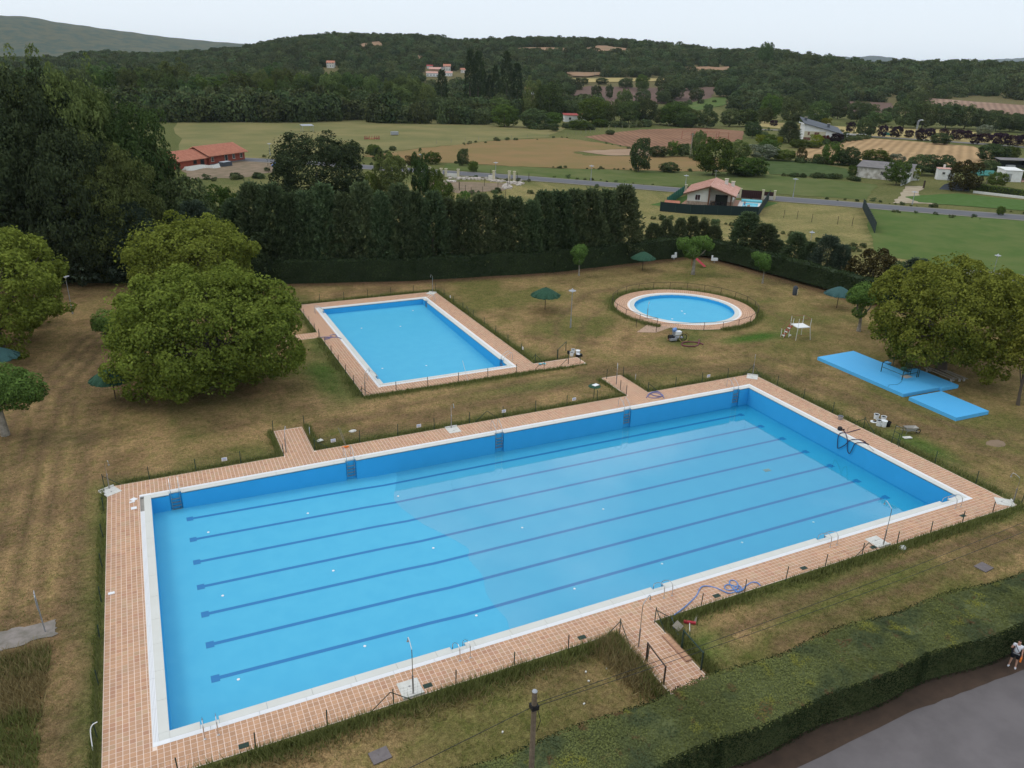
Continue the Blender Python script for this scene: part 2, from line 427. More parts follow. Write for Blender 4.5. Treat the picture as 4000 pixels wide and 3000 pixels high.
def raw_mesh(name, verts, quads, m, v=None, tri=False, smooth=False):
    """fast mesh from arrays; v = per-vertex float attribute 'v'"""
    me = bpy.data.meshes.new(name); k = 3 if tri else 4
    me.vertices.add(len(verts)); me.vertices.foreach_set('co', np.asarray(verts, np.float32).ravel())
    me.loops.add(len(quads)*k); me.loops.foreach_set('vertex_index', np.asarray(quads, np.int32).ravel())
    me.polygons.add(len(quads)); me.polygons.foreach_set('loop_start', np.arange(0, len(quads)*k, k, dtype=np.int32))
    me.update(calc_edges=True)
    if v is not None:
        a = me.attributes.new('v', 'FLOAT', 'POINT'); a.data.foreach_set('value', np.asarray(v, np.float32))
    if m: me.materials.append(M[m])
    if smooth: me.shade_smooth()
    return me
mat('path_beige', (.46, .31, .22), .9, noise=(3, .5, (.38, .26, .18)))
mat('manhole', (.19, .165, .16), .9, noise=(4, .6, (.13, .11, .11)))
mat('footpath_grey', (.27, .235, .21), 1, noise=(1.6, .8, (.16, .145, .115)), bump=(6, .5))
# ================================================================ ground
def lines(dense, a0, a1, lo, hi, extra, step, growth=1.12, mx=160):
    xs = list(np.arange(a0, a1+1e-6, step)); d = step; x = a0
    L = []
    while x > lo: d = min(d*growth, mx if x < -1500 else 22); x -= d; L.append(x)
    xs = L[::-1]+xs; d = step; x = a1
    while x < hi: d = min(d*growth, mx if x > 2400 else 22); x += d; xs.append(x)
    xs = np.array(xs)
    for e in extra:
        i = int(np.argmin(abs(xs-e))); xs[i] = e
    return xs
POOL = (0, 50, -21, 0); SMALL = (19.6, 31.93, 13.42, 38.3); RC = (60.2, 23.3); RR = 6.0
gx = lines(1, -34, 98, -6000, 9000, (-.7, 50.7, 19.0, 32.55), .6)
gy = lines(1, -52, 68, -2500, 9000, (-21.7, .7, 12.8, 38.95), .6)
X, Y = np.meshgrid(gx, gy); Z = H(X, Y)
def dpoly(x, y, pts):
    best = np.full(np.shape(x), 1e9)
    for (x1, y1), (x2, y2) in zip(pts[:-1], pts[1:]):
        dx, dy = x2-x1, y2-y1; t = np.clip(((x-x1)*dx+(y-y1)*dy)/(dx*dx+dy*dy+1e-9), 0, 1)
        best = np.minimum(best, np.hypot(x-x1-t*dx, y-y1-t*dy))
    return best
def W(*P): return [(V(*p).x, V(*p).y) for p in P]
straw = np.array([.290, .190, .090]); brown = np.array([.140, .088, .046]); green = np.array([.120, .118, .036])
lush = np.array([.060, .115, .022]); olive = np.array([.115, .118, .042]); tall = np.array([.255, .205, .088])
n1 = fbm(X, Y, 7, 1); n2 = fbm(X, Y, 2.2, 2); n3 = fbm(X*1.0, Y*1.0, 22, 3)
C3 = np.zeros(X.shape+(3,))
comp = inpoly(X, Y, [(-60, -34), (100, -34), (100, 5), (88, 14), (84.5, 26), (82, 46), (78, 47.5), (54, 46), (34, 48), (17, 52), (-20, 66), (-60, 78)])
def mixc(c, col, w): return c*(1-w[..., None])+col*w[..., None]
base = mixc(np.broadcast_to(straw, X.shape+(3,)).copy(), brown, np.clip((n2-.42)*3.2, 0, 1)*.75)
gz = np.clip((n1-.46)*4.5, 0, 1)*.8
gz = np.maximum(gz, np.clip(1-dpoly(X, Y, [(40, 5.5), (60, 4), (70, 12)])/7, 0, 1)*.55*(n2 > .4))
gz = np.maximum(gz, np.clip((X-20)/30, 0, 1)*.35*np.clip((n3-.3)*3, 0, 1))
gz = np.maximum(gz, .55*np.clip(1-abs(Y+26.0+.02*X)/1.5, 0, 1)*(X > 24)*(n2 > .35))
gz = np.maximum(gz, np.clip((fbm(X*.45+Y*.1, Y*1.6, 2.6, 31)-.43)*6, 0, 1)*.95*(Y < -23.6)*(X > 23.5))
gz = np.where(X < 2, gz*.35, gz)
base = mixc(base, green, gz)
# worn wheel tracks and mowing lines
for pts, w, a in ((W((640, 985), (900, 905), (1080, 862), (1330, 805), (1640, 792), (1800, 850), (2000, 930), (2240, 1010)), 1.1, .55),
                  (W((640, 940), (900, 870), (1200, 812), (1640, 765), (1800, 820), (2000, 900), (2240, 980)), .5, .5),
                  ([(-9.6, -14), (-9.8, 8), (-8.8, 22), (-5.1, 36), (.4, 47), (7.4, 56)], .38, .9), ([(-8.3, -14), (-8.5, 8), (-7.5, 22), (-3.8, 36), (1.7, 47), (8.7, 56)], .34, .8), ([(-6.9, -14), (-7.1, 8), (-6.1, 22), (-2.6, 36), (3, 47), (10, 55)], .45, .9), ([(-5.6, -14), (-5.8, 8), (-4.8, 22), (-1.4, 35)], .25, .7), ([(-3.9, -12), (-4.0, 8), (-3.0, 18)], .3, .6), ([(-2.5, 3.5), (-2.2, 14), (-1, 26)], .3, .5), ([(12, 7.6), (24, 5.6), (36, 8.2)], .3, .5), ([(38, 15), (43, 24), (52, 33), (64, 36)], .4, .5), ([(40, 14), (46, 23), (54, 29)], .3, .45), ([(68, 14), (70, 22), (68, 31)], .3, .4),
                  ([(-4.4, -12), (-4.6, 8), (-3.6, 20), (-.5, 32)], .5, .5), ([(-12, 0), (-12, 12), (-10, 26)], .6, .5), ([(-3.8, -14), (-4.2, -24)], 1.0, .6),
                  ([(26, -25.5), (33, -25.2), (41, -24.9), (50, -25.6), (60, -28)], .35, .8), ([(28, -27.2), (36, -26.9), (44, -26.4), (60, -28.8)], .35, .6),
                  ([(55, -9), (60, -15), (66, -19), (80, -24)], .5, .5), ([(57, -5), (61, -14), (67, -17.5), (82, -21)], .5, .5)):
    d = dpoly(X, Y, pts)
    base = mixc(base, np.array([.150, .098, .052]), np.clip(1.5-d/w, 0, 1)*min(a*1.25, 1)*(.55+.8*n2))
for cx_, cy_, rx_, ry_, a in ((60.8, 11.2, 4.2, 1.3, 1), (53, 13.6, 3.2, 1.6, .6), (54.6, -14.5, 1.4, 3.4, .8), (24.5, -26.2, 1.2, 1.6, .6), (16, 25.5, 1.0, 3, .5), (15.3, 17, 1.4, 6, .75), (33, 7.8, 5, 1.1, .45)):
    d = np.hypot((X-cx_)/rx_, (Y-cy_)/ry_)
    base = mixc(base, lush, np.clip(1.45-d*(.7+.6*n2), 0, 1)*a)
for rx in ((-2.75, 52.9, -23.5, 2.75), (17.05, 34.75, 11.2, 41.4)):       # greener by the fences
    dd = np.maximum(np.maximum(rx[0]-X, X-rx[1]), np.maximum(rx[2]-Y, Y-rx[3]))
    base = mixc(base, np.array([.075, .095, .026]), np.clip(1.05-dd/(.5+1.6*n2), 0, 1)*.8)
dd = np.hypot(X-RC[0], Y-RC[1])-8.7
base = mixc(base, np.array([.075, .095, .026]), np.clip(1.05-dd/(.4+1.4*n2), 0, 1)*.75)
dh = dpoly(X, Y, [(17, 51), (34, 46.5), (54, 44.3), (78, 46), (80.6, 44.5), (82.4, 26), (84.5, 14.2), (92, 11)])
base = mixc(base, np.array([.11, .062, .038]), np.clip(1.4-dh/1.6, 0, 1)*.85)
base = mixc(base, np.array([.10, .060, .038]), np.clip(1-np.hypot((X-77)/9, (Y-0)/8), 0, 1)*.9)        # tree shade painted into the ground colour under the big trees
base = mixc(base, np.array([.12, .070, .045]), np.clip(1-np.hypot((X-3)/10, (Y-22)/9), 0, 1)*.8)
outw = mixc(np.broadcast_to(olive, X.shape+(3,)).copy(), np.array([.19, .165, .07]), np.clip((fbm(X, Y, 30, 5)-.42)*4, 0, 1)*.7)
outw = mixc(outw, np.array([.075, .095, .03]), np.clip((fbm(X, Y, 9, 6)-.5)*4, 0, 1)*.5)
LOT = W((760, 395), (1060, 392), (1440, 418), (1660, 432), (1868, 440), (1882, 545), (1995, 560), (1990, 620), (1880, 600), (1500, 560), (900, 560))
lotn = np.clip((fbm(X, Y, 4, 8)-.35)*3, 0, 1)
outw = np.where(inpoly(X, Y, LOT)[..., None], mixc(np.broadcast_to(tall, X.shape+(3,)).copy(), np.array([.17, .155, .06]), lotn), outw)
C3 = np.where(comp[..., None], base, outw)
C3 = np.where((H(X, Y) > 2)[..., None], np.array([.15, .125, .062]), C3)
nx, ny = len(gx), len(gy)
idx = (np.arange(ny)[:, None]*nx+np.arange(nx)[None, :])
cxm = (gx[:-1]+gx[1:])/2; cym = (gy[:-1]+gy[1:])/2; CX, CY = np.meshgrid(cxm, cym)
hole = ((CX > -.7) & (CX < 50.7) & (CY > -21.7) & (CY < .7)) | ((CX > 19) & (CX < 32.55) & (CY > 12.8) & (CY < 38.95)) | (np.hypot(CX-RC[0], CY-RC[1]) < 7.0)
Zz = Z + np.where(comp & (Z == 0), 0, 0)
q = np.stack([idx[:-1, :-1], idx[:-1, 1:], idx[1:, 1:], idx[1:, :-1]], -1)[~hole]
vv = np.stack([X, Y, Zz], -1).reshape(-1, 3)
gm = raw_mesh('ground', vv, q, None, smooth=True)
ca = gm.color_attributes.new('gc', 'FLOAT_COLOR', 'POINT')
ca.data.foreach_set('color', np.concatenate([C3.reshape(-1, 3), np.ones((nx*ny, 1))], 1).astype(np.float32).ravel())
def groundmat():
    m = bpy.data.materials.new('ground'); m.use_nodes = True; nt = m.node_tree; b = nt.nodes['Principled BSDF']
    b.inputs['Roughness'].default_value = 1; b.inputs['Specular IOR Level'].default_value = .03
    a = nt.nodes.new('ShaderNodeAttribute'); a.attribute_name = 'gc'
    geo = nt.nodes.new('ShaderNodeNewGeometry'); src = a.outputs['Color']
    n0 = nt.nodes.new('ShaderNodeTexNoise'); n0.inputs['Scale'].default_value = 1.25; n0.inputs['Detail'].default_value = 9; n0.inputs['Roughness'].default_value = .72; n0.inputs['Distortion'].default_value = .4
    nt.links.new(geo.outputs['Position'], n0.inputs[0]); r0_ = nt.nodes.new('ShaderNodeMapRange'); r0_.inputs[1].default_value = .46; r0_.inputs[2].default_value = .60; r0_.inputs[4].default_value = .55; nt.links.new(n0.outputs[0], r0_.inputs[0])
    mg = nt.nodes.new('ShaderNodeMix'); mg.data_type = 'RGBA'; mg.blend_type = 'MULTIPLY'; nt.links.new(r0_.outputs[0], mg.inputs[0]); nt.links.new(src, mg.inputs[6]); mg.inputs[7].default_value = (.52, .72, .45, 1); src = mg.outputs[2]
    for sc, lo, hi, sx in ((1.3, .86, 1.16, 1), (4.5, .70, 1.36, 1), (16.0, .62, 1.46, 1)):
        n = nt.nodes.new('ShaderNodeTexNoise'); n.inputs['Scale'].default_value = sc; n.inputs['Detail'].default_value = 4; n.inputs['Roughness'].default_value = .7
        nt.links.new(geo.outputs['Position'], n.inputs[0])
        mr = nt.nodes.new('ShaderNodeMapRange'); mr.inputs[1].default_value = .33; mr.inputs[2].default_value = .67; mr.inputs[3].default_value = lo; mr.inputs[4].default_value = hi
        nt.links.new(n.outputs[0], mr.inputs[0])
        h = nt.nodes.new('ShaderNodeHueSaturation'); nt.links.new(src, h.inputs['Color']); nt.links.new(mr.outputs[0], h.inputs['Value']); src = h.outputs[0]
    nt.links.new(src, b.inputs['Base Color'])
    n = nt.nodes.new('ShaderNodeTexNoise'); n.inputs['Scale'].default_value = 9; n.inputs['Detail'].default_value = 6
    nt.links.new(geo.outputs['Position'], n.inputs[0])
    bp = nt.nodes.new('ShaderNodeBump'); bp.inputs['Strength'].default_value = .8; bp.inputs['Distance'].default_value = .08
    nt.links.new(n.outputs[0], bp.inputs['Height']); nt.links.new(bp.outputs[0], b.inputs['Normal'])
    M['ground'] = m; return m
gm.materials.append(groundmat())
tag(link('ground', gm), kind='structure')

# fields and roads as thin sheets over the terrain
def sheet(name, pts, m, off=.05, grid=None, kind='structure'):
    """polygon (world xy) draped over the terrain"""
    pts = [Vector((p[0], p[1])) for p in pts]
    vs = []; 
    n = len(pts)
    for i in range(n):
        a, b = pts[i], pts[(i+1) % n]; k = max(1, int((b-a).length/(grid or 25)))
        for j in range(k): vs.append(a.lerp(b, j/k))
    edges = [(i, (i+1) % len(vs)) for i in range(len(vs))]
    if grid:
        x0, x1 = min(p.x for p in pts), max(p.x for p in pts); y0, y1 = min(p.y for p in pts), max(p.y for p in pts)
        ga, gb = np.meshgrid(np.arange(x0+grid/2, x1, grid), np.arange(y0+grid/2, y1, grid)); k_ = inpoly(ga, gb, pts)
        vs += [Vector((float(p_), float(q_))) for p_, q_ in zip(ga[k_], gb[k_])]
    r = geometry.delaunay_2d_cdt(vs, edges, [], 1, .01)
    ov, of = r[0], r[2]
    me = bpy.data.meshes.new(name)
    me.from_pydata([(p.x, p.y, float(H(p.x, p.y))+off) for p in ov], [], [tuple(f) for f in of])
    me.materials.append(M[m]); me.update()
    if me.polygons and me.polygons[0].normal.z < 0: me.flip_normals()
    return tag(link(name, me), kind=kind)
def TT(*P): return [(T(*p).x, T(*p).y) for p in P]
c1 = lambda x, y: (x/1.58, y/1.58)
c2 = lambda x, y: (1300+x/1.58, y/1.58)
c3 = lambda x, y: (2600+x/1.58, y/1.58)
def jit(pts, a=1.2, n=6):
    """uneven field edge"""
    out = []
    for i in range(len(pts)):
        p, q_ = Vector(pts[i]), Vector(pts[(i+1) % len(pts)])
        for j in range(n):
            v = p.lerp(q_, j/n); out.append((v.x+rnd.uniform(-a, a)*(j > 0), v.y+rnd.uniform(-a, a)*(j > 0)))
    return out
sheet('meadow', jit(TT((690, 470), (1100, 468), (1500, 458), (1920, 458), (2120, 485), (2210, 500), *[c2(1340, 845), c2(1000, 868), c2(800, 888), c2(520, 915), c2(180, 962)], (1350, 625), (960, 620), (700, 600)), 2), 'f_meadow', .05)
sheet('field_grain', jit(TT(c2(180, 965), c2(520, 918), c2(800, 890), c2(1000, 870), c2(1400, 850), c2(1640, 880), c2(1840, 918), c2(1480, 938), c2(1560, 962), c2(2212, 968), c2(2400, 975), c2(2430, 1060), c2(2212, 1058), c2(1800, 1048), c2(1330, 1038), c2(1000, 1020), c2(700, 1005), c2(400, 988)), 1.2), 'f_grain', .06)
sheet('field_ploughed', jit(TT(c2(1550, 846), c2(1900, 800), c2(2212, 792), (2760, 500), (2905, 512), (2900, 545), (2840, 560), c2(2212, 890), c2(1960, 962), c2(1900, 925), c2(1760, 895)), 1.2), 'f_plough', .07)
sheet('field_bare', jit(TT(c2(1510, 935), c2(1830, 920), c2(1990, 905), c2(1960, 962), c2(1700, 960)), .8), 'f_bare', .09)
sheet('grass_strip', jit(TT(c2(700, 1010), c2(1000, 1024), c2(1800, 1052), c2(2430, 1064), c3(620, 1075), c3(880, 1100), c3(1300, 1140), c3(1240, 1235), c3(650, 1195), c3(0, 1150), c2(1600, 1120), c2(1100, 1078), c2(700, 1045)), .8), 'f_strip', .06)
sheet('field_gold', jit(TT((3100, 597), (3150, 580), (3271, 557), (3397, 541), (3600, 555), (3803, 573), (3925, 620), (3800, 645), (3727, 646), (3518, 640), (3300, 640), (3138, 628)), 1.2), 'f_gold', .08)
sheet('field_yellow', jit(TT(c3(580, 750), c3(760, 762), c3(1090, 782), c3(1700, 800), c3(2300, 850), c3(2300, 905), c3(1700, 868), c3(1240, 838), c3(1000, 825), c3(580, 780)), 1.5), 'f_yellow', .10)
sheet('field_right', jit(TT((3700, 1045), (4100, 1100), (4300, 860), (4000, 845), (3400, 815), (3380, 840), (3420, 990)), .5), 'f_green', .04)
sheet('field_mauve', jit(TT(c2(1420, 590), c2(1580, 532), c2(1800, 540), c2(2212, 545), c3(300, 540), c3(290, 600), c3(80, 650), c2(2100, 640), c2(1700, 655), c2(1640, 620)), 3), 'f_mauve', .35, 22)
sheet('field_emerald', jit(TT(c3(80, 652), c3(290, 602), c3(390, 600), c3(370, 645), c3(200, 685)), 2), 'f_green', .40, 22)
sheet('field_wheat', jit(TT(c2(1450, 490), c2(1700, 484), c2(2060, 488), c2(2050, 502), c2(1500, 512)), 2), 'f_yellow', .55, 18)
sheet('field_stubble', jit(TT(c3(1100, 625), c3(1400, 640), c3(1400, 702), c3(1250, 716), c3(1100, 690)), 2), 'f_mauve', .5, 22)
sheet('field_slope', jit(TT(c3(1590, 608), c3(2290, 660), c3(2290, 722), c3(1900, 692), c3(1600, 645)), 2), 'f_pale', .6, 22)
CLEAR = []
sheet('weed_patch', jit(TT(c3(610, 985), c3(900, 1000), c3(1130, 1045), c3(1180, 1100), c3(900, 1092), c3(640, 1075)), 1), 'f_weeds', .09)
sheet('grass_paddock', jit(TT(c3(1480, 1215), c3(1800, 1195), c3(2300, 1250), c3(2300, 1310), c3(1800, 1270), c3(1560, 1250)), .6), 'f_garden', .09)
for nm, P in (('bare_slope', [c2(1170, 303), c2(1400, 300), c2(1400, 318), c2(1180, 316)]), ('bare_slope', [c2(1570, 305), c2(1690, 290), c2(1800, 308), c2(1800, 320), c2(1600, 318)]),
              ('bare_slope', [c2(2110, 305), c2(2212, 308), c3(150, 310), c3(150, 335), c2(2140, 335)]), ('bare_slope', [c3(150, 425), c3(370, 422), c3(370, 440), c3(160, 450)]),
              ('bare_slope', [c1(590, 350), c1(780, 355), c1(760, 385), c1(590, 392)]), ('bare_slope', [c2(170, 280), c2(300, 262), c2(300, 290), c2(180, 300)]),
              ('bare_slope', [c2(505, 350), c2(560, 355), c2(550, 385), c2(510, 385)]), ('bare_slope', [c2(1460, 455), c2(1640, 455), c2(1640, 470), c2(1480, 472)]), ('bare_slope', [c3(290, 335), c3(420, 335), c3(420, 350), c3(290, 352)])):
    P = TT(*P)
    if max(math.hypot(x_-CAM[0], y_-CAM[1]) for x_, y_ in P) > 1500: continue
    mx_ = sum(p[0] for p in P)/len(P); my_ = sum(p[1] for p in P)/len(P); P = [(mx_+(p[0]-mx_)*1.3, my_+(p[1]-my_)*1.5) for p in P]
    CLEAR.append(P); sheet(nm, jit(P, 5, 4), 'f_ochre', 1.2, 14)
def road(name, pts, w, m, off):
    L, Rr = [], []
    for i, p in enumerate(pts):
        a = Vector(pts[max(0, i-1)]); b = Vector(pts[min(len(pts)-1, i+1)]); d = (b-a).normalized(); n_ = Vector((-d.y, d.x))
        p = Vector(p); L.append(p+n_*w/2); Rr.append(p-n_*w/2)
    mb = MB()
    for i in range(len(pts)-1):
        qd = [L[i], Rr[i], Rr[i+1], L[i+1]]
        mb.quad(*[(p.x, p.y, float(H(p.x, p.y))+off) for p in qd])
    me = mb.mesh(name, m)
    if me.polygons[0].normal.z < 0: me.flip_normals()
    return tag(link(name, me), kind='structure')
def spl(pts, k=6):
    pts = [Vector(p) for p in pts]; out = []
    for i in range(len(pts)-1):
        p0, p1, p2, p3 = pts[max(i-1, 0)], pts[i], pts[i+1], pts[min(i+2, len(pts)-1)]
        for j in range(k):
            t = j/k
            out.append(.5*((2*p1)+(p2-p0)*t+(2*p0-5*p1+4*p2-p3)*t*t+(3*p1-p0-3*p2+p3)*t**3))
    out.append(pts[-1]); return out
ROAD = spl(W((380, 338), (530, 345), (700, 354), (800, 362), (950, 372), (1120, 384), (1300, 398), (1440, 409), (1660, 428), (1800, 439), (2000, 455), (2212, 471), (2500, 492)))
road('road_verge', ROAD, 8.6, 'asphalt_pale', .08)
road('road', ROAD, 6.0, 'asphalt', .10)
FROAD = spl(TT(c3(560, 800), c3(1000, 815), c3(1240, 842), c3(1700, 872), c3(2212, 910), c3(2700, 955)))
road('far_road', FROAD, 8, 'asphalt_pale', .14)
road('side_road', spl(W((1960, 578), (2080, 590), (2212, 602), (2420, 622))), 5.0, 'asphalt_pale', .06)
sheet('dirt_lot', jit(W((960, 392), (1090, 396), (1110, 402), (1085, 412), (1000, 418), (940, 412), (900, 402), (920, 394)), .5), 'dirt', .05)
sheet('building_plot', jit(W((395, 352), (540, 345), (620, 350), (600, 372), (520, 384), (400, 388)), .8), 'dirt', .05)
sheet('farm_track', jit(TT(c3(1480, 1150), c3(1600, 1150), c3(1560, 1200), c3(1700, 1262), c3(1400, 1255), c3(1450, 1200)), .5), 'dirt_pale', .08)
sheet('plaza', [(5, -34), (30, -33.25), (38, -33.6), (60, -34.5), (90, -36), (90, -90), (-40, -90), (-40, -34)], 'asphalt_plaza', .012)
sheet('planting_strip', jit([(6, -29.2), (45, -29.2), (60, -30), (60, -34.4), (38, -33.7), (30, -33.3), (5, -34)], .04, 14), 'dirt_dark', .020)
sheet('footpath', jit([(-40, -11), (-7.25, -10.97), (-4.78, -11.0), (-4.69, -12.3), (-7.1, -12.55), (-40, -12.6)], .10, 9), 'footpath_grey', .03)

# far hills, with bluish distance haze put into their colours
def far_hill(name, tab, D, m, back=1.25):
    mb = MB(); rows = []
    pts = [(a, b) for a, b in tab]
    xs = [p[0] for p in pts]; ys = [p[1] for p in pts]
    N = 90
    for i in range(N+1):
        px = xs[0]+(xs[-1]-xs[0])*i/N; py = np.interp(px, xs, ys)+.8*math.sin(i*1.7)+.6*math.sin(i*.73)
        d = ray(px, py); hd = math.hypot(d[0], d[1]); ux, uy = d[0]/hd, d[1]/hd; top = CAM[2]+d[2]/hd*D
        row = []
        for t in np.linspace(0, 1, 15):
            r = D*(.72+.28*t); z = top*(t*t*(3-2*t))*(1+.05*math.sin(i*.9+t*7)*(1-t)) - 5*(1-t)
            row.append((CAM[0]+ux*r, CAM[1]+uy*r, z))
        row.append((CAM[0]+ux*D*back, CAM[1]+uy*D*back, -5))
        rows.append(row)
    k = len(rows[0]); vs = [p for r in rows for p in r]
    mb.add(vs, [(i*k+j, (i+1)*k+j, (i+1)*k+j+1, i*k+j+1) for i in range(N) for j in range(k-1)])
    return tag(mb.build(name, m, smooth=True), kind='structure')
mat('hill_wood', (.040, .068, .048), 1, noise=(.03, 1, (.10, .10, .055)), bump=(.05, 1))
mat('hill_far', (.06, .08, .075), 1, noise=(.004, .8, (.085, .10, .085)))
far_hill('far_hill', [(-900, 80), (-300, 60), (0, 60), (110, 65), (234, 88), (380, 108), (557, 132), (700, 150), (886, 166), (981, 174), (1100, 190), (1300, 215)], 3400, 'hill_wood')
far_hill('far_hill', [(3000, 262), (3150, 240), (3258, 219), (3340, 224), (3416, 217), (3480, 224), (3537, 235), (3663, 241), (3760, 246), (3900, 252), (4100, 258)], 7000, 'hill_far')
far_hill('far_hill', [(3500, 262), (3700, 246), (3800, 236), (3900, 231), (4000, 226), (4100, 222), (4400, 215)], 9000, 'hill_far')

# ================================================================ pools
def water_mat(name, tint):
    m = bpy.data.materials.new(name); m.use_nodes = True; nt = m.node_tree; nt.nodes.clear()
    t = nt.nodes.new('ShaderNodeBsdfTransparent'); t.inputs[0].default_value = (*tint, 1)
    gx_ = nt.nodes.new('ShaderNodeNewGeometry'); sx_ = nt.nodes.new('ShaderNodeSeparateXYZ'); nt.links.new(gx_.outputs['Position'], sx_.inputs[0])
    dm = nt.nodes.new('ShaderNodeMapRange'); dm.inputs[1].default_value = 17; dm.inputs[2].default_value = 48; nt.links.new(sx_.outputs[0], dm.inputs[0])   # the water deepens along x
    mt = nt.nodes.new('ShaderNodeMix'); mt.data_type = 'RGBA'; mt.inputs[6].default_value = (.97, .99, 1, 1); mt.inputs[7].default_value = (*tint, 1); nt.links.new(dm.outputs[0], mt.inputs[0]); nt.links.new(mt.outputs[2], t.inputs[0])
    g = nt.nodes.new('ShaderNodeBsdfGlossy'); g.inputs['Roughness'].default_value = .02
    lw = nt.nodes.new('ShaderNodeLayerWeight'); lw.inputs[0].default_value = .5
    pw = nt.nodes.new('ShaderNodeMath'); pw.operation = 'POWER'; pw.inputs[1].default_value = 3.3; nt.links.new(lw.outputs['Facing'], pw.inputs[0])
    fr = nt.nodes.new('ShaderNodeMath'); fr.operation = 'MULTIPLY_ADD'; fr.inputs[1].default_value = .97; fr.inputs[2].default_value = .03; nt.links.new(pw.outputs[0], fr.inputs[0])
    geo = nt.nodes.new('ShaderNodeNewGeometry')
    n = nt.nodes.new('ShaderNodeTexNoise'); n.inputs['Scale'].default_value = 3.5; n.inputs['Detail'].default_value = 3
    nt.links.new(geo.outputs['Position'], n.inputs[0])
    bp = nt.nodes.new('ShaderNodeBump'); bp.inputs['Strength'].default_value = .05; bp.inputs['Distance'].default_value = .03
    nt.links.new(n.outputs[0], bp.inputs['Height']); nt.links.new(bp.outputs[0], g.inputs['Normal']); nt.links.new(bp.outputs[0], lw.inputs['Normal'])
    ms = nt.nodes.new('ShaderNodeMixShader'); nt.links.new(fr.outputs[0], ms.inputs[0]); nt.links.new(t.outputs[0], ms.inputs[1]); nt.links.new(g.outputs[0], ms.inputs[2])
    o = nt.nodes.new('ShaderNodeOutputMaterial'); nt.links.new(ms.outputs[0], o.inputs[0]); M[name] = m
water_mat('pool_water', (.58, .90, .95))
CW, CI = .67, .43           # coping: full width, width of the cream inner stone
LAD_B = [1.45, 13.2, 25.0, 36.9, 48.6]; LAD_F = [1.6, 13.15, 25.05, 37.3, 48.6]
NW, ND = .38, .20           # half width and depth of a ladder recess
mp_ = thing('main_pool', 'large lane-marked swimming pool, dry at the shallow end with thin water at the deep end', 'swimming pool', (0, 0, 0))
def fz(x): return float(np.interp(x, [0, 13, 15.2, 18, 50], [-1.15, -1.5, -1.608, -1.616, -1.72]))
xs = sorted({-.4, 50.4, 13, 15.2, 18} | {float(x) for x in range(0, 51, 2)})
mb = MB()
for a, b in zip(xs[:-1], xs[1:]): mb.quad((a, -21.4, fz(a)), (b, -21.4, fz(b)), (b, .4, fz(b)), (a, .4, fz(a)))
mb.build('basin_floor', 'blue_paint', mp_)
def wall_line(pts, zf, m, parent, top=-.02):
    mb = MB()
    for p, q_ in zip(pts[:-1], pts[1:]): mb.quad((*p, zf(p[0])-.1), (*q_, zf(q_[0])-.1), (*q_, top), (*p, top))
    return mb.build('basin_wall', m, parent)
bk = [(0, 0)]
for x in LAD_B: bk += [(x-NW, 0), (x-NW, ND), (x+NW, ND), (x+NW, 0)]
bk.append((50, 0))
ft = [(0, -21)]
for x in LAD_F: ft += [(x-NW, -21), (x-NW, -21-ND), (x+NW, -21-ND), (x+NW, -21)]
ft.append((50, -21))
wall_line(bk, fz, 'blue_wall', mp_); wall_line(ft, fz, 'blue_wall', mp_)
wall_line([(0, -21), (0, 0)], fz, 'blue_wall', mp_); wall_line([(50, 0), (50, -21)], fz, 'blue_wall', mp_)
for k in range(7):
    y = -1.53-2.603*k; mb = MB(); xs2 = [2.1, 13, 15.2, 18, 47.85]
    for a, b in zip(xs2[:-1], xs2[1:]): mb.quad((a, y-.125, fz(a)+.004), (b, y-.125, fz(b)+.004), (b, y+.125, fz(b)+.004), (a, y+.125, fz(a)+.004))
    for a, b in ((1.9, 2.1), (47.85, 48.3)): mb.quad((a, y-.25, fz(a)+.004), (b, y-.25, fz(b)+.004), (b, y+.25, fz(b)+.004), (a, y+.25, fz(a)+.004))
    mb.quad((2.1, y-.25, fz(2.1)+.006), (2.3, y-.25, fz(2.3)+.006), (2.3, y+.25, fz(2.3)+.006), (2.1, y+.25, fz(2.1)+.006))
    mb.build('lane_line', 'lane_blue', mp_)
wpts = [(16.62, .15), (16.3, -.9), (15.75, -2.3), (15.25, -3.6), (15.35, -5.0), (15.65, -6.1), (16.05, -7.5), (16.6, -8.6), (17.2, -9.9), (17.72, -11.3), (17.35, -12.2), (17.36, -13.1), (17.42, -14.3), (17.0, -15.8), (16.95, -17.2), (17.1, -18.4), (16.8, -19.6), (16.7, -21.15)]
wp = [(p.x, p.y) for p in spl(wpts, 4)]
mb = MB(); mb.quad(*[(a, b, -1.600) for a, b in [*wp, (50, -21.15), (50, .15)]])
me = mb.mesh('water', 'pool_water')
if me.polygons[0].normal.z < 0: me.flip_normals()
link('water', me, mp_)
for (x, y) in ((665, 1109), (450, 1150), (860, 1072), (481, 1287), (720, 1233), (936, 1184), (1128, 1140), (1303, 1100), (515, 1468), (788, 1396), (1029, 1330), (1241, 1272), (1430, 1218), (1603, 1172), (1757, 1128)):
    P = V(x, y, -1.5); P = V(x, y, fz(P.x)); mb = MB(); mb.lathe([(.075, 0), (.075, .02), (.04, .03), (.0, .035)], (0, 0, 0), 12)
    mb.build('inlet_cap', 'coping_white', mp_, loc=(P.x, P.y, P.z))
P = V(1657, 1016, -1.7); mb = MB(); mb.box((0, 0, .01), (.55, .35, .02)); mb.build('floor_drain', 'concrete', mp_, loc=(P.x, P.y, P.z))
mb = MB(); mb.box((2.9, -20.93, -.25), (.45, .02, .14)); mb.build('skimmer', 'lane_blue', mp_)
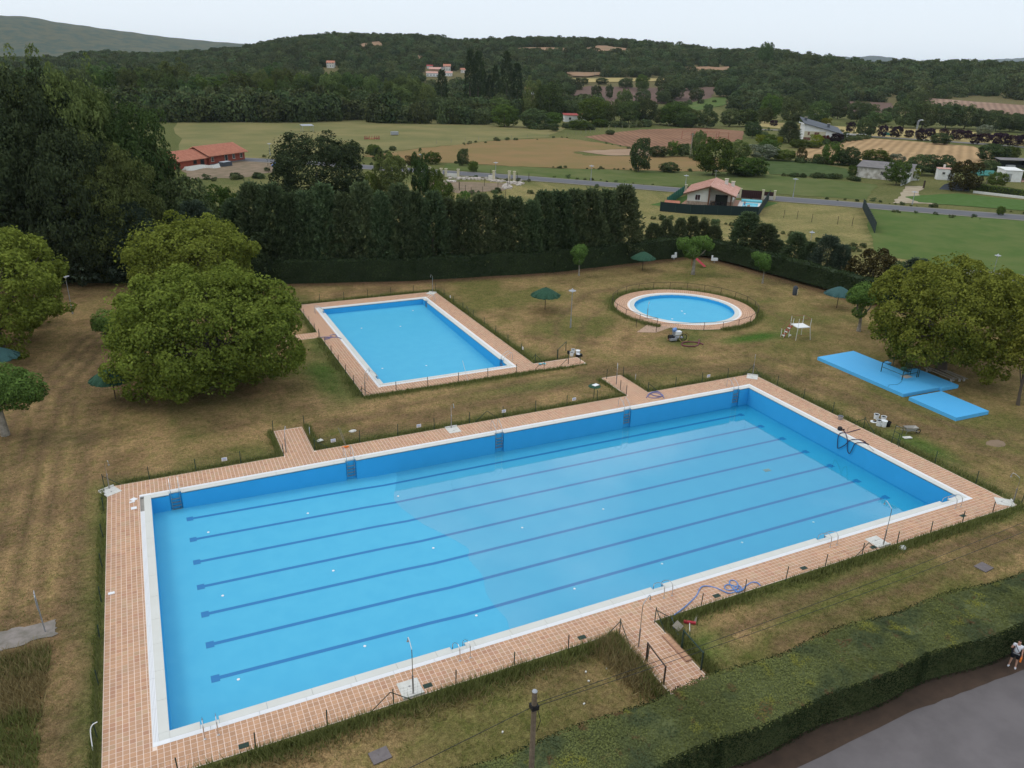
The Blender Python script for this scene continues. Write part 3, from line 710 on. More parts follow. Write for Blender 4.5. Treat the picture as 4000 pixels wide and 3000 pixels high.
# coping pieces
GAP = .006
def coping(parent, a0, a1, notch, fixed, sgn, axis, cw=CW, ci=CI, step=2.0, skip=None, gm='coping_white'):
    """stones along one side: fixed = coordinate of the wall line, sgn = outward side"""
    cuts = sorted({a0, a1} | {v for n_ in notch for v in (n_-NW, n_+NW)} | {a0+step*i for i in range(1, int((a1-a0)/step))})
    cuts = [c_ for i, c_ in enumerate(cuts) if i == 0 or c_-cuts[i-1] > .05]
    for a, b in zip(cuts[:-1], cuts[1:]):
        mid = (a+b)/2; inn = ND if any(abs(mid-n_) < NW for n_ in notch) else 0
        mb = MB(); p, q_ = sorted((fixed+sgn*inn, fixed+sgn*ci))
        if axis == 'x': mb.b2((a+GAP, p, -.06), (b-GAP, q_, .036))
        else: mb.b2((p, a+GAP, -.06), (q_, b-GAP, .036))
        mb.build('coping_stone', 'coping_stone', parent)
    n = int(round((a1-a0+2*ci)/step)); L = (a1-a0+2*ci)/n
    for i in range(n):
        a = a0-ci+L*i; b = a+L
        if skip and a > skip[0]-1 and b < skip[1]+1.6: continue
        mb = MB(); w = (cw-ci)/4
        for j in range(4):
            p, q_ = sorted((fixed+sgn*(ci+.004+w*j), fixed+sgn*(ci+w*(j+1)-.006)))
            if axis == 'x': mb.b2((a+GAP, p, -.03), (b-GAP, q_, .030))
            else: mb.b2((p, a+GAP, -.03), (q_, b-GAP, .030))
        mb.build('overflow_grate', gm, parent)
def corners(parent, x0, x1, y0, y1, cw=CW, ci=CI):
    for x, sx in ((x0, -1), (x1, 1)):
        for y, sy in ((y0, -1), (y1, 1)):
            mb = MB(); mb.b2((x, y, -.06), (x+sx*(ci-GAP), y+sy*(ci-GAP), .034)); mb.build('coping_stone', 'coping_stone', parent)
            mb = MB(); mb.b2((x+sx*(ci+.003), y+sy*ci, -.04), (x+sx*cw, y+sy*cw, .040)); mb.b2((x+sx*0, y+sy*(ci+.003), -.04), (x+sx*ci, y+sy*cw, .0385)) ; mb.build('coping_stone', 'coping_white', parent)
coping(mp_, 0, 50, LAD_B, 0, 1, 'x'); coping(mp_, 0, 50, LAD_F, -21, -1, 'x')
coping(mp_, -21, 0, [], 0, -1, 'y', skip=(-1.4, .3)); coping(mp_, -21, 0, [], 50, 1, 'y')
corners(mp_, 0, 50, -21, 0)
mb = MB(); mb.box((25, -21.55, -.09), (51.3, .25, .02)); mb.box((25, .55, -.09), (51.3, .25, .02)); mb.box((50.55, -10.5, -.09), (.25, 22, .02)); mb.box((-.55, -10.5, -.14), (.25, 22, .02))
mb.build('gutter', 'concrete', mp_)

sp = thing('small_pool', 'smaller rectangular pool, empty with fresh blue paint, inside its own fence', 'swimming pool', (0, 0, 0))
x0, x1, y0, y1 = SMALL
def fz2(y): return float(np.interp(y, [y0, y1], [-1.18, -.66]))
mb = MB(); mb.quad((x0-.3, y0-.3, fz2(y0)), (x1+.3, y0-.3, fz2(y0)), (x1+.3, y1+.3, fz2(y1)), (x0-.3, y1+.3, fz2(y1))); mb.build('basin_floor', 'blue_paint', sp)
LS_L, LS_R = [15.0, 37.0], [14.9, 37.0]
def wl2(pts):
    mb = MB()
    for p, q_ in zip(pts[:-1], pts[1:]): mb.quad((*p, -1.3), (*q_, -1.3), (*q_, -.02), (*p, -.02))
    mb.build('basin_wall', 'blue_wall', sp)
lf = [(x0, y0)]; rf = [(x1, y0)]
for y in LS_L: lf += [(x0, y-NW), (x0-ND, y-NW), (x0-ND, y+NW), (x0, y+NW)]
for y in LS_R: rf += [(x1, y-NW), (x1+ND, y-NW), (x1+ND, y+NW), (x1, y+NW)]
wl2(lf+[(x0, y1)]); wl2(rf+[(x1, y1)]); wl2([(x0, y1), (x1, y1)]); wl2([(x0, y0), (x1, y0)])
coping(sp, x0, x1, [], y0, -1, 'x'); coping(sp, x0, x1, [], y1, 1, 'x'); coping(sp, y0, y1, LS_L, x0, -1, 'y'); coping(sp, y0, y1, LS_R, x1, 1, 'y')
corners(sp, x0, x1, y0, y1)
for (x, y) in ((781, 709), (892, 671), (826, 796), (865, 693+12), (921, 790)):
    P = V(x, y, -.9); P = V(x, y, fz2(P.y)); mb = MB(); mb.lathe([(.09, 0), (.09, .02), (.0, .03)], (0, 0, 0), 10); mb.build('inlet_cap', 'coping_white', sp, loc=(P.x, P.y, P.z))
pud = [V(*p, -1.155) for p in ((905, 812), (915, 806), (925, 803), (950, 802), (972, 803), (975, 808), (955, 812), (925, 815))]
mb = MB(); mb.quad(*[(p.x, max(p.y, 13.45), -1.158) for p in pud]); me = mb.mesh('puddle', 'pool_water')
if me.polygons[0].normal.z < 0: me.flip_normals()
link('puddle', me, sp)

rp = thing('round_pool', 'small round paddling pool, empty with blue floor and pale rim', 'swimming pool', (*RC, 0))
N = 72
def ring(r0, r1, z0, z1, a0=0.0, a1=2*math.pi, n=N):
    mb = MB(); k = max(2, int(n*(a1-a0)/(2*math.pi)))
    for i in range(k):
        a, b = a0+(a1-a0)*i/k, a0+(a1-a0)*(i+1)/k
        p = [(r*math.cos(t), r*math.sin(t)) for t, r in ((a, r0), (b, r0), (b, r1), (a, r1))]
        mb.prism(p, z0, z1)
    return mb
mb = MB(); mb.prism([(6.3*math.cos(2*math.pi*i/N), 6.3*math.sin(2*math.pi*i/N)) for i in range(N)], -.48, -.42); mb.build('basin_floor', 'blue_paint', rp)
mb = MB()
for i in range(N):
    a, b = 2*math.pi*i/N, 2*math.pi*(i+1)/N
    mb.quad((6*math.cos(a), 6*math.sin(a), -.5), (6*math.cos(b), 6*math.sin(b), -.5), (6*math.cos(b), 6*math.sin(b), -.02), (6*math.cos(a), 6*math.sin(a), -.02))
mb.build('basin_wall', 'blue_wall', rp)
for i in range(24):
    a = 2*math.pi*i/24; ring(6.0, 6.55, -.06, .036, a+.0008, a+2*math.pi/24-.0008).build('coping_stone', 'coping_stone', rp)
ring(6.56, 6.72, -.02, .030).build('overflow_grate', 'coping_white', rp)
ring(6.74, 6.84, -.02, .026).build('rim_joint', 'grout', rp)
for (x, y) in ((1473, 672), (1479, 678), (1452, 689)):
    P = V(x, y, -.42); mb = MB(); mb.lathe([(.12, 0), (.12, .02), (.0, .03)], (0, 0, 0), 10); mb.build('inlet_cap', 'coping_white', rp, loc=(P.x-RC[0], P.y-RC[1], -.42))

# ================================================================ tiled decks
TS = .256; JN = .029
def in_deck_main(x, y):
    b = (-2.56 <= x <= 52.7 and -23.4 <= y <= 2.6) and not (-.67 < x < 50.67 and -21.67 < y < .67)
    return b or (9.0 <= x <= 11.1 and 2.6 < y <= 7.1) or (38.6 <= x <= 40.7 and 2.6 < y <= 7.1) or (20.95 <= x <= 23.2 and -29.2 <= y < -23.4)
def in_deck_small(x, y):
    return ((17.3 <= x <= 34.45 and 11.3 <= y <= 40.9) and not (x0-.67 < x < x1+.67 and y0-.67 < y < y1+.67)) or (34.45 < x <= 39.3 and 11.1 <= y <= 12.9) or (13.5 <= x < 17.3 and 28.2 <= y <= 30.0)
def tile_me(w, d, name='tile'):
    mb = MB(); mb.box((0, 0, 0), (w, d, .02)); mb.f = [f for i, f in enumerate(mb.f) if i != 0]; return mb.mesh(name, 'tile')
TILE = tile_me(TS-JN, TS-JN)
def tiled(parent, inside, xr, yr, ox, oy, hero=0, m='tile_mass'):
    cells = []
    for i in range(int((xr[0]-ox)/TS)-1, int((xr[1]-ox)/TS)+2):
        for j in range(int((yr[0]-oy)/TS)-1, int((yr[1]-oy)/TS)+2):
            cx_, cy_ = ox+(i+.5)*TS, oy+(j+.5)*TS
            h = TS/2-JN/2
            n_in = [(sx, sy) for sx in (-1, 1) for sy in (-1, 1) if inside(cx_+sx*h, cy_+sy*h)]
            if len(n_in) == 4: cells.append((cx_, cy_, h, h))
            elif n_in and inside(cx_, cy_) or len(n_in) == 2:      # cut tiles along the edges
                # shrink the tile until all corners are inside
                for (ax, sg) in ((0, 1), (0, -1), (1, 1), (1, -1)):
                    for f in (.75, .5, .3):
                        hx, hy = (h*f, h) if ax == 0 else (h, h*f)
                        ccx, ccy = (cx_+sg*(h-hx), cy_) if ax == 0 else (cx_, cy_+sg*(h-hy))
                        if all(inside(ccx+a*hx, ccy+b*hy) for a in (-1, 1) for b in (-1, 1)): cells.append((ccx, ccy, hx, hy)); break
                    else: continue
                    break
    cells.sort(key=lambda c_: math.hypot(c_[0]-CAM[0], c_[1]-CAM[1]) if 0 < pix((c_[0], c_[1], 0))[0] < 4000 and pix((c_[0], c_[1], 0))[1] < 3000 else 1e4+abs(c_[0]))
    for (a, b, hx, hy) in cells[:hero]:
        if hx == hy == TS/2-JN/2: o = link('tile', TILE, parent, (a, b, .020+rnd.uniform(-.001, .001)))
        else: o = link('tile', tile_me(2*hx, 2*hy), parent, (a, b, .020))
    rest = cells[hero:]
    vs, fs, cs = [], [], []
    for (a, b, hx, hy) in rest:
        k = len(vs); z = .030+rnd.uniform(-.001, .001)
        for zz in (.014, z):
            vs += [(a-hx, b-hy, zz), (a+hx, b-hy, zz), (a+hx, b+hy, zz), (a-hx, b+hy, zz)]
        fs += [(k+4, k+5, k+6, k+7), (k, k+1, k+5, k+4), (k+1, k+2, k+6, k+5), (k+2, k+3, k+7, k+6), (k+3, k, k+4, k+7)]
        r = rnd.random(); wv = rnd.uniform(.90, 1.10)
        c_ = [v*wv for v in ((.53, .305, .180) if r < .75 else (.49, .258, .155) if r < .88 else (.52, .335, .20))]
        cs += [(*c_, 1)]*8
    me = bpy.data.meshes.new('tiles'); me.from_pydata(vs, [], fs); me.materials.append(M[m])
    ca = me.color_attributes.new('tc', 'FLOAT_COLOR', 'POINT'); ca.data.foreach_set('color', np.array(cs, np.float32).ravel())
    return tag(link('tile', me, parent), kind='stuff')
def slab(name, rects):
    mb = MB()
    for (a, b, c_, d) in rects: mb.b2((a, c_, -.06), (b, d, .022))
    return tag(mb.build(name, 'grout'), kind='structure')
dk = slab('pool_deck', [(-2.58, 52.72, .67, 2.62), (-2.58, 52.72, -23.42, -21.67), (-2.58, -.67, -21.67, .67), (50.67, 52.72, -21.67, .67), (8.98, 11.12, 2.62, 7.12), (38.58, 40.72, 2.62, 7.12), (20.93, 23.22, -29.2, -23.42)])
tiled(dk, in_deck_main, (-3, 53), (-30, 8), -2.566, -23.4, 300)
dk2 = slab('small_pool_deck', [(17.28, 34.47, y1+.67, 40.92), (17.28, 34.47, 11.28, y0-.67), (17.28, x0-.67, y0-.67, y1+.67), (x1+.67, 34.47, y0-.67, y1+.67), (34.47, 39.32, 11.08, 12.92), (13.5, 17.28, 28.2, 30.0)])
tiled(dk2, in_deck_small, (13, 40), (11, 41), 17.3, 11.3)
dk3 = tag(ring(6.84, 8.42, -.06, .022).build('round_pool_deck', 'grout', loc=(*RC, 0)), kind='structure')
mb = MB()
mb.b2((0, 0, 0), (0, 0, 0)); mb.v, mb.f = [], []
vs, fs, cs = [], [], []
for ri in range(6):
    ra, rb = 6.86+ri*.26, 6.86+ri*.26+.238; n = int(2*math.pi*rb/.262)
    for i in range(n):
        a, b = 2*math.pi*i/n+.012/rb, 2*math.pi*(i+1)/n-.012/rb; k = len(vs)
        for zz in (.014, .030): vs += [(r_*math.cos(t), r_*math.sin(t), zz) for t, r_ in ((a, ra), (b, ra), (b, rb), (a, rb))]
        fs += [(k+4, k+7, k+6, k+5), (k, k+4, k+5, k+1), (k+1, k+5, k+6, k+2), (k+2, k+6, k+7, k+3), (k+3, k+7, k+4, k)]
        wv = rnd.uniform(.86, 1.12); cs += [(.53*wv, .315*wv, .195*wv, 1)]*8
me = bpy.data.meshes.new('tiles'); me.from_pydata(vs, [], fs); me.materials.append(M['tile_mass'])
me.color_attributes.new('tc', 'FLOAT_COLOR', 'POINT').data.foreach_set('color', np.array(cs, np.float32).ravel())
tag(link('tile', me, dk3), kind='stuff')
mb = MB(); mb.prism([(53.4, 20.2), (49.5, 17.5), (51.4, 16.6), (55.2, 17.9), (55.2, 18.6)], .0, .016); tag(mb.build('round_pool_path', 'path_beige'), kind='structure')
M_path = M['terrace']
mb = MB(); mb.b2((22.86, -26.6, .02), (23.2, -24.6, .11)); tag(mb.build('path_kerb', 'terrace'), kind='structure')
# front path kerb tiles
for j in range(8): link('tile', TILE, dk, (23.03, -26.45+j*.25, .115))
# ================================================================ vegetation
def rng(seed): return np.random.default_rng(seed)
def cards(name, P, Nn, size, m, v, rg, aspect=1.0, axis=None):
    """one small rhombic leaf face per point P with normal Nn"""
    n = len(P)
    if axis is None:
        t = rg.normal(size=(n, 3))
    else: t = axis+rg.normal(size=(n, 3))*.25
    t -= Nn*np.sum(t*Nn, 1, keepdims=True); t /= np.linalg.norm(t, axis=1, keepdims=True)+1e-9
    b = np.cross(Nn, t); s = (size*rg.uniform(.6, 1.35, n))[:, None] if np.isscalar(size) else size[:, None]
    a1 = t*s*aspect; b1 = b*s*.62
    fold = Nn*s*.18
    vs = np.stack([P-a1, P+b1+fold, P+a1, P-b1+fold], 1).reshape(-1, 3)
    q_ = np.arange(4*n).reshape(-1, 4)
    return raw_mesh(name, vs, q_, m, np.repeat(v, 4))
def crown_arrays(seed, a, b, nclump, nleaf, rc, leaf, hollow=.55, top_sq=1.0, bottom=-.95):
    rg = rng(seed)
    # clump centres spread over an uneven ellipsoid shell
    d = rg.normal(size=(nclump*4, 3)); d /= np.linalg.norm(d, axis=1, keepdims=True)
    d = d[d[:, 2] > bottom][:nclump]; k = len(d)
    d = np.sign(d)*np.abs(d)**.82
    az = np.arctan2(d[:, 1], d[:, 0])
    lob = 1+.12*np.sin(az*3+seed)+.10*np.sin(az*5+seed*2.1+d[:, 2]*4)+.08*np.sin(d[:, 2]*9+az*2)+rg.normal(size=len(d))*.05
    rad = rg.uniform(hollow, 1.0, k)**.5*lob*.97
    c = d*rad[:, None]*np.array([a-rc*.7, a-rc*.7, b-rc*.6])
    c[:, 2] = np.where(c[:, 2] > 0, c[:, 2]*top_sq, c[:, 2])
    cr_ = rc*rg.uniform(.55, 1.35, k); cv = rg.uniform(-.25, .25, k)
    w = cr_**2; ci = rg.choice(k, nleaf, p=w/w.sum())
    u = rg.normal(size=(nleaf, 3)); u += d[ci]*.8+np.array([0, 0, .35]); u /= np.linalg.norm(u, axis=1, keepdims=True)
    rr = rg.uniform(.55, 1.05, nleaf)**.5
    fill = rg.random(nleaf) < .16          # leaves between the clumps
    P = c[ci]+u*(cr_[ci]*rr)[:, None]*np.array([1.05, 1.05, .95])
    e = rg.normal(size=(nleaf, 3)); e /= np.linalg.norm(e, axis=1, keepdims=True); e = np.sign(e)*np.abs(e)**.82
    azf = np.arctan2(e[:, 1], e[:, 0]); lf = 1+.10*np.sin(azf*3+seed)+.08*np.sin(azf*5+seed*2.1+e[:, 2]*4)+.05*np.sin(e[:, 2]*9+azf*2)+.05*np.sin(azf*11+e[:, 2]*13+seed)
    Pf = e*(lf*rg.uniform(.80, .97, nleaf))[:, None]*np.array([a, a, b]); fill &= Pf[:, 2] > bottom*b
    P = np.where(fill[:, None], Pf, P); u = np.where(fill[:, None], e/np.linalg.norm(e, axis=1, keepdims=True), u)
    core = rg.random(nleaf) < .06; P = np.where(core[:, None], Pf*.62, P)
    Nn = u*.8+rg.normal(size=(nleaf, 3))*.55+np.array([0, 0, .35]); Nn /= np.linalg.norm(Nn, axis=1, keepdims=True)
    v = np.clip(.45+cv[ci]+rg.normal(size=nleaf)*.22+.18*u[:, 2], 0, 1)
    return P, Nn, v, rg, c
def round_crown(name, seed, a, b, nclump, nleaf, rc, leaf, m, **k):
    P, Nn, v, rg, c = crown_arrays(seed, a, b, nclump, nleaf, rc, leaf, **k)
    return cards(name, P, Nn, leaf, m, v, rg), c
def spray_crown(name, seed, h, a, nspray, nl, leaf, m, shape='cone', up=.55):
    """conifer: feathery sprays pointing out and up"""
    rg = rng(seed)
    t = rg.uniform(0, 1, nspray)**.85; az = rg.uniform(0, 2*np.pi, nspray)
    if shape == 'cone': prof = (1-t)**.55*(.55+.45*np.minimum(1, t*6+.25))
    elif shape == 'column': prof = np.sin(np.pi*np.clip(t*.93+.05, 0, 1))**.45*(1-.35*t)
    else: prof = np.sqrt(np.clip(1-(1.9*t-.9)**2, 0, 1))
    prof = prof*(1+.18*np.sin(az*4+seed+t*9))+.02
    rr = prof*a*rg.uniform(.62, 1.08, nspray)
    c = np.stack([np.cos(az)*rr, np.sin(az)*rr, t*h*.97], 1)
    outd = np.stack([np.cos(az), np.sin(az), np.full(nspray, up)], 1); outd += rg.normal(size=outd.shape)*.22; outd /= np.linalg.norm(outd, axis=1, keepdims=True)
    L = a*.30*rg.uniform(.7, 1.3, nspray)
    si = np.repeat(np.arange(nspray), nl); s_ = rg.uniform(0, 1, len(si))
    side = rg.normal(size=(len(si), 3))
    P = c[si]+outd[si]*(L[si]*s_)[:, None]+side*(L[si]*.20*(1.05-s_))[:, None]
    ax = outd[si]+side*.35; ax /= np.linalg.norm(ax, axis=1, keepdims=True)
    Nn = rg.normal(size=(len(si), 3))*.6+np.array([0, 0, .8])+outd[si]*.3; Nn -= ax*np.sum(Nn*ax, 1, keepdims=True); Nn /= np.linalg.norm(Nn, axis=1, keepdims=True)
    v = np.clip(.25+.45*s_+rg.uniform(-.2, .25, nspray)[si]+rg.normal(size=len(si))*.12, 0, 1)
    return cards(name, P, Nn, leaf, m, v, rg, 1.5, ax)
def trunk_mb(h, r, seed, limbs=None, spread=1.0, lean=.02):
    rn = random.Random(seed); mb = MB()
    pts = [(0, 0, -.05)]; x = y = 0
    for i in range(1, 6): x += rn.uniform(-lean, lean)*h; y += rn.uniform(-lean, lean)*h; pts.append((x, y, h*i/5))
    mb.tube(pts, [r*1.35, r, r*.9, r*.78, r*.65, r*.5], 8)
    if limbs is not None:
        for c_ in limbs:
            s_ = pts[rn.randint(2, 4)]; e = Vector(c_)*spread
            mid = Vector(s_).lerp(e, .5)+Vector((0, 0, .08*h))
            mb.tube([s_, mid, e], [r*.42, r*.25, r*.07], 5)
    return mb
def tree(name, label, cat, P, cz, crown_me, scale, trunk_h, tr, rz=0.0, group=None, bark='bark', limbs=None, seed=0):
    t = thing(name, label, cat, (P[0], P[1], P[2] if len(P) > 2 else 0), rz, group)
    c = link('crown', crown_me, t, (0, 0, cz)); c.scale = scale
    tk = trunk_mb(trunk_h, tr, seed, limbs)
    tk.build('trunk', bark, t)
    return t
def box_fit(x0_, yt, x1_, yb, base=None, clear=.12):
    """tree standing on the terrain from its crown's outline in photo pixels -> base point, half width, height"""
    cxp = (x0_+x1_)/2
    if base is None:
        # a crown whose lower outline overhangs its foot
        P = T(cxp, yb-.22*(x1_-x0_))
    else: P = T(cxp, base)
    d = dist(P); a = (x1_-x0_)/2*d/F
    h = hgt(P, yt)
    return P, a, h

# prototypes: unit-sized crowns shared between like trees
PR = {}
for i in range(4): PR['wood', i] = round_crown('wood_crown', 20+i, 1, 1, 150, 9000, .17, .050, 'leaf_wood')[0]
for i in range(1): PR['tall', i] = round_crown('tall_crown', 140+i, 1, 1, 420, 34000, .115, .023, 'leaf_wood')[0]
PR['talldark', 0] = round_crown('tall_crown', 144, 1, 1, 420, 34000, .115, .025, 'leaf_darkest')[0]
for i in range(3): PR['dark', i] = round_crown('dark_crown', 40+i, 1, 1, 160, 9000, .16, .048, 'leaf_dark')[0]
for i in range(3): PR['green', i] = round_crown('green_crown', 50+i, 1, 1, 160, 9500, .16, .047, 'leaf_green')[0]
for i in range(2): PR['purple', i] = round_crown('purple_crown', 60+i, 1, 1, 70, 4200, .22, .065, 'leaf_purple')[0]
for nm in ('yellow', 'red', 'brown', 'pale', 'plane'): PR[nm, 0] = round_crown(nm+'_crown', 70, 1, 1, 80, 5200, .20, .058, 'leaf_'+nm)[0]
for i in range(2): PR['poplar', i] = spray_crown('poplar_crown', 80+i, 1, .13, 620, 14, .0085, 'leaf_poplar', 'column', 1.6)
for i in range(4): PR['cypress', i] = spray_crown('cypress_crown', 90+i, 1, .30, 1100, 20, .0125, 'leaf_cypress', 'cone', .5)
for i in range(2): PR['dome', i] = spray_crown('bushy_crown', 100+i, 1, .5, 900, 18, .016, 'leaf_cypress', 'dome', .5)
for i in range(2): PR['pine', i] = spray_crown('pine_crown', 110+i, 1, .36, 1100, 20, .011, 'leaf_pine', 'cone', .35)
NK = {'tall': 1, 'wood': 4, 'dark': 3, 'green': 3, 'purple': 2, 'poplar': 2, 'cypress': 4, 'dome': 2, 'pine': 2}
def put(kind, box, name, label, cat='tree', group=None, base=None, thin=None, rz=None, P=None):
    """a tree of a kind from crown outline (photo pixels): x0, top, x1, foot"""
    x0_, yt, x1_, yb = box
    if P is None: P = T((x0_+x1_)/2, yb)
    d = dist(P); a = (x1_-x0_)/2*d/F; h = max(hgt(P, yt), a*.8)
    i = rnd.randrange(NK.get(kind, 1)); rz = rnd.uniform(0, 6.28)
    t = thing(name, label, cat, P, rz, group)
    if kind in ('poplar', 'cypress', 'dome', 'pine'):
        w = {'poplar': .13, 'cypress': .30, 'dome': .5, 'pine': .36}[kind]
        c = link('crown', PR[kind, i], t, (0, 0, h*.03)); c.scale = (a/w*.93, a/w*.93, h)
        trunk_mb(h*.5, max(.12, h*.016), rnd.randint(0, 999)).build('trunk', 'bark', t)
    else:
        low = .0 if cat in ('bush', 'shrub') else (.04 if thin is None else thin)
        b = h*(1-low)/2
        c = link('crown', PR[kind, i], t, (0, 0, h-b)); c.scale = (a*.90, a*.90, b*.96)
        if kind.startswith('tall'): c.scale = (a*1.02, a*1.02, b*1.10); c.location.z = h-b*.98
        trunk_mb(h*.6, max(.06, h*.018), rnd.randint(0, 999)).build('trunk', 'bark', t)
    return t

# ---- hillside wood: thousands of crowns, one mass
far_src = bpy.data.collections.new('far crowns')
for i in range(4):
    me, _ = round_crown('far_crown', 200+i, 1, .85, 18, 700, .40, .12, 'leaf_hill'); o = bpy.data.objects.new('far_crown', me); far_src.objects.link(o)
HOUSES = [(1712, 292, 60), (1690, 300, 50), (1745, 280, 45), (1678, 268, 30), (1810, 286, 26), (1291, 266, 34), (992, 352, 24), (2069, 372, 40)]
def house_gap(x, y, front):
    ok = np.ones(np.shape(x), bool)
    for (hx, hy, hw) in HOUSES:
        P = T(hx, hy); d = dist(P); w = hw*d/F*.55; ux, uy = P.x-CAM[0], P.y-CAM[1]; L = math.hypot(ux, uy); ux /= L; uy /= L
        t = (x-CAM[0])*ux+(y-CAM[1])*uy; s_ = -(x-CAM[0])*uy+(y-CAM[1])*ux
        ok &= ~((np.abs(s_)*L/np.maximum(t, 1) < w+4) & (t > L-front) & (t < L+12))
    return ok
def scatter(name, pts, sc, m, src, label, cat):
    me = bpy.data.meshes.new(name); me.vertices.add(len(pts)); me.vertices.foreach_set('co', np.asarray(pts, np.float32).ravel())
    rg = rng(5)
    a = me.attributes.new('sc', 'FLOAT_VECTOR', 'POINT'); a.data.foreach_set('vector', np.asarray(sc, np.float32).ravel())
    rt_ = np.zeros((len(pts), 3), np.float32); rt_[:, 2] = rg.uniform(0, 6.28, len(pts))
    a = me.attributes.new('rt', 'FLOAT_VECTOR', 'POINT'); a.data.foreach_set('vector', rt_.ravel())
    a = me.attributes.new('ix', 'INT', 'POINT'); a.data.foreach_set('value', rg.integers(0, len(src.objects), len(pts)).astype(np.int32))
    o = link(name, me)
    g = bpy.data.node_groups.new(name, 'GeometryNodeTree')
    g.interface.new_socket('Geometry', in_out='INPUT', socket_type='NodeSocketGeometry'); g.interface.new_socket('Geometry', in_out='OUTPUT', socket_type='NodeSocketGeometry')
    N_ = g.nodes; gi = N_.new('NodeGroupInput'); go = N_.new('NodeGroupOutput'); ip = N_.new('GeometryNodeInstanceOnPoints')
    ci = N_.new('GeometryNodeCollectionInfo'); ci.inputs['Collection'].default_value = src; ci.inputs['Separate Children'].default_value = True; ci.inputs['Reset Children'].default_value = True
    def na(nm, ty):
        n = N_.new('GeometryNodeInputNamedAttribute'); n.data_type = ty; n.inputs['Name'].default_value = nm; return n.outputs['Attribute']
    L = g.links.new
    L(gi.outputs[0], ip.inputs['Points']); L(ci.outputs[0], ip.inputs['Instance']); ip.inputs['Pick Instance'].default_value = True
    L(na('ix', 'INT'), ip.inputs['Instance Index']); L(na('rt', 'FLOAT_VECTOR'), ip.inputs['Rotation']); L(na('sc', 'FLOAT_VECTOR'), ip.inputs['Scale'])
    L(ip.outputs[0], go.inputs[0])
    md = o.modifiers.new('scatter', 'NODES'); md.node_group = g
    return tag(o, label, cat, kind='stuff')
rg = rng(11)
n = 26000
rr = np.sqrt(rg.uniform(560**2, 1420**2, n)); aa = rg.uniform(_azsl(-350, 300)[0], _azsl(4350, 300)[0], n)+YAW
xx = CAM[0]+rr*np.sin(aa); yy = CAM[1]+rr*np.cos(aa)
azr = aa-YAW
D_ = np.interp(azr, _ra, _rd)
pxx = 2000+F*np.tan(azr)/_cp
start = np.interp(pxx, [-400, 900, 1900, 2300, 2700, 2900, 3300, 3700, 4400], [560, 600, 620, 800, 820, 640, 700, 760, 820])
keep = (rr > start) & (rr < D_+35)
dens = np.clip(fbm(xx, yy, 60, 4)*1.6-.25+.25*(rr > start+60), .12, .85)
dens = np.where(rr > D_-25, 1, dens)
keep &= rg.uniform(0, 1, n) < dens
FIELDS = [TT(c2(1420, 590), c2(1580, 528), c2(1800, 536), c2(2212, 540), c3(300, 535), c3(420, 595), c3(370, 650), c3(200, 690), c2(2100, 660), c2(1700, 670)),
          TT(c2(1450, 478), c2(2060, 480), c2(2060, 508), c2(1490, 520)), TT(c3(1100, 620), c3(1400, 635), c3(1400, 702), c3(1250, 716), c3(1100, 700)),
          TT(c3(1590, 604), c3(2290, 650), c3(2290, 730), c3(1900, 700), c3(1600, 650))]+CLEAR
for P in FIELDS:
    for sh in (0, 9, 18, 28): keep &= ~inpoly(xx+np.sin(aa)*sh, yy+np.cos(aa)*sh, P)
keep &= house_gap(xx, yy, 110)
xx, yy = xx[keep], yy[keep]; zz = H(xx, yy)
s_ = rg.uniform(1.5, 2.65, len(xx))**2*np.where(pxx[keep] > 2900, 1.15, 1.0)
sc = np.stack([s_, s_, s_*rg.uniform(.8, 1.25, len(xx))], 1)
scatter('hillside_wood', np.stack([xx, yy, zz+s_*.55], 1), sc, None, far_src, 'dense dark oak wood covering the long ridge on the horizon', 'wood')
# valley-floor wood behind the tree belt
n = 9000
rr = np.sqrt(rg.uniform(410**2, 640**2, n)); aa = rg.uniform(_azsl(-350, 300)[0], _azsl(2350, 300)[0], n)+YAW
xx = CAM[0]+rr*np.sin(aa); yy = CAM[1]+rr*np.cos(aa); zz = H(xx, yy)
kp = rg.uniform(0, 1, n) < np.clip(fbm(xx, yy, 45, 9)*2.2-.5, .1, .9)
pxx = 2000+F*np.tan(aa-YAW)/_cp
kp &= ~((pxx > 1900) & (rr < 470)); kp &= house_gap(xx, yy, 260)
xx, yy, zz = xx[kp], yy[kp], zz[kp]; pxx = pxx[kp]
s_ = rg.uniform(3.0, 6.0, len(xx))*np.where(pxx < 1500, 1.2, .85)
scatter('valley_wood', np.stack([xx, yy, zz+s_*.8], 1), np.stack([s_, s_, s_*rg.uniform(.9, 1.6, len(xx))], 1), None, far_src, 'mixed green wood on the valley floor behind the tree belt', 'wood')

# ---- tree belt behind the meadow
GB = 'tall leafy trees of the belt behind the meadow'
LB = 'tall leafy green tree in the dense belt beyond the meadow'
for row, (yb, yt, n_, w) in enumerate(((432, 262, 24, 96), (446, 280, 25, 92), (458, 300, 23, 84))):
    for i in range(n_):
        cx_ = -60+1760*(i+.5+rnd.uniform(-.35, .35))/n_
        if row == 2 and cx_ < 640: continue
        ww = w*rnd.uniform(.75, 1.3); top = yt+rnd.uniform(-22, 34)
        if cx_ > 1500: top += 28
        if 1630 < cx_ < 1790: top = max(top, 322+rnd.uniform(0, 14))
        if abs(cx_-1291) < 40 or abs(cx_-992) < 30: top = max(top, 282 if cx_ > 1200 else 362)
        put(rnd.choice(['wood', 'wood', 'wood', 'green', 'dark']), (cx_-ww/2, top, cx_+ww/2, yb+rnd.uniform(-3, 3)), 'leafy_tree', LB, 'tree', GB, thin=.10)
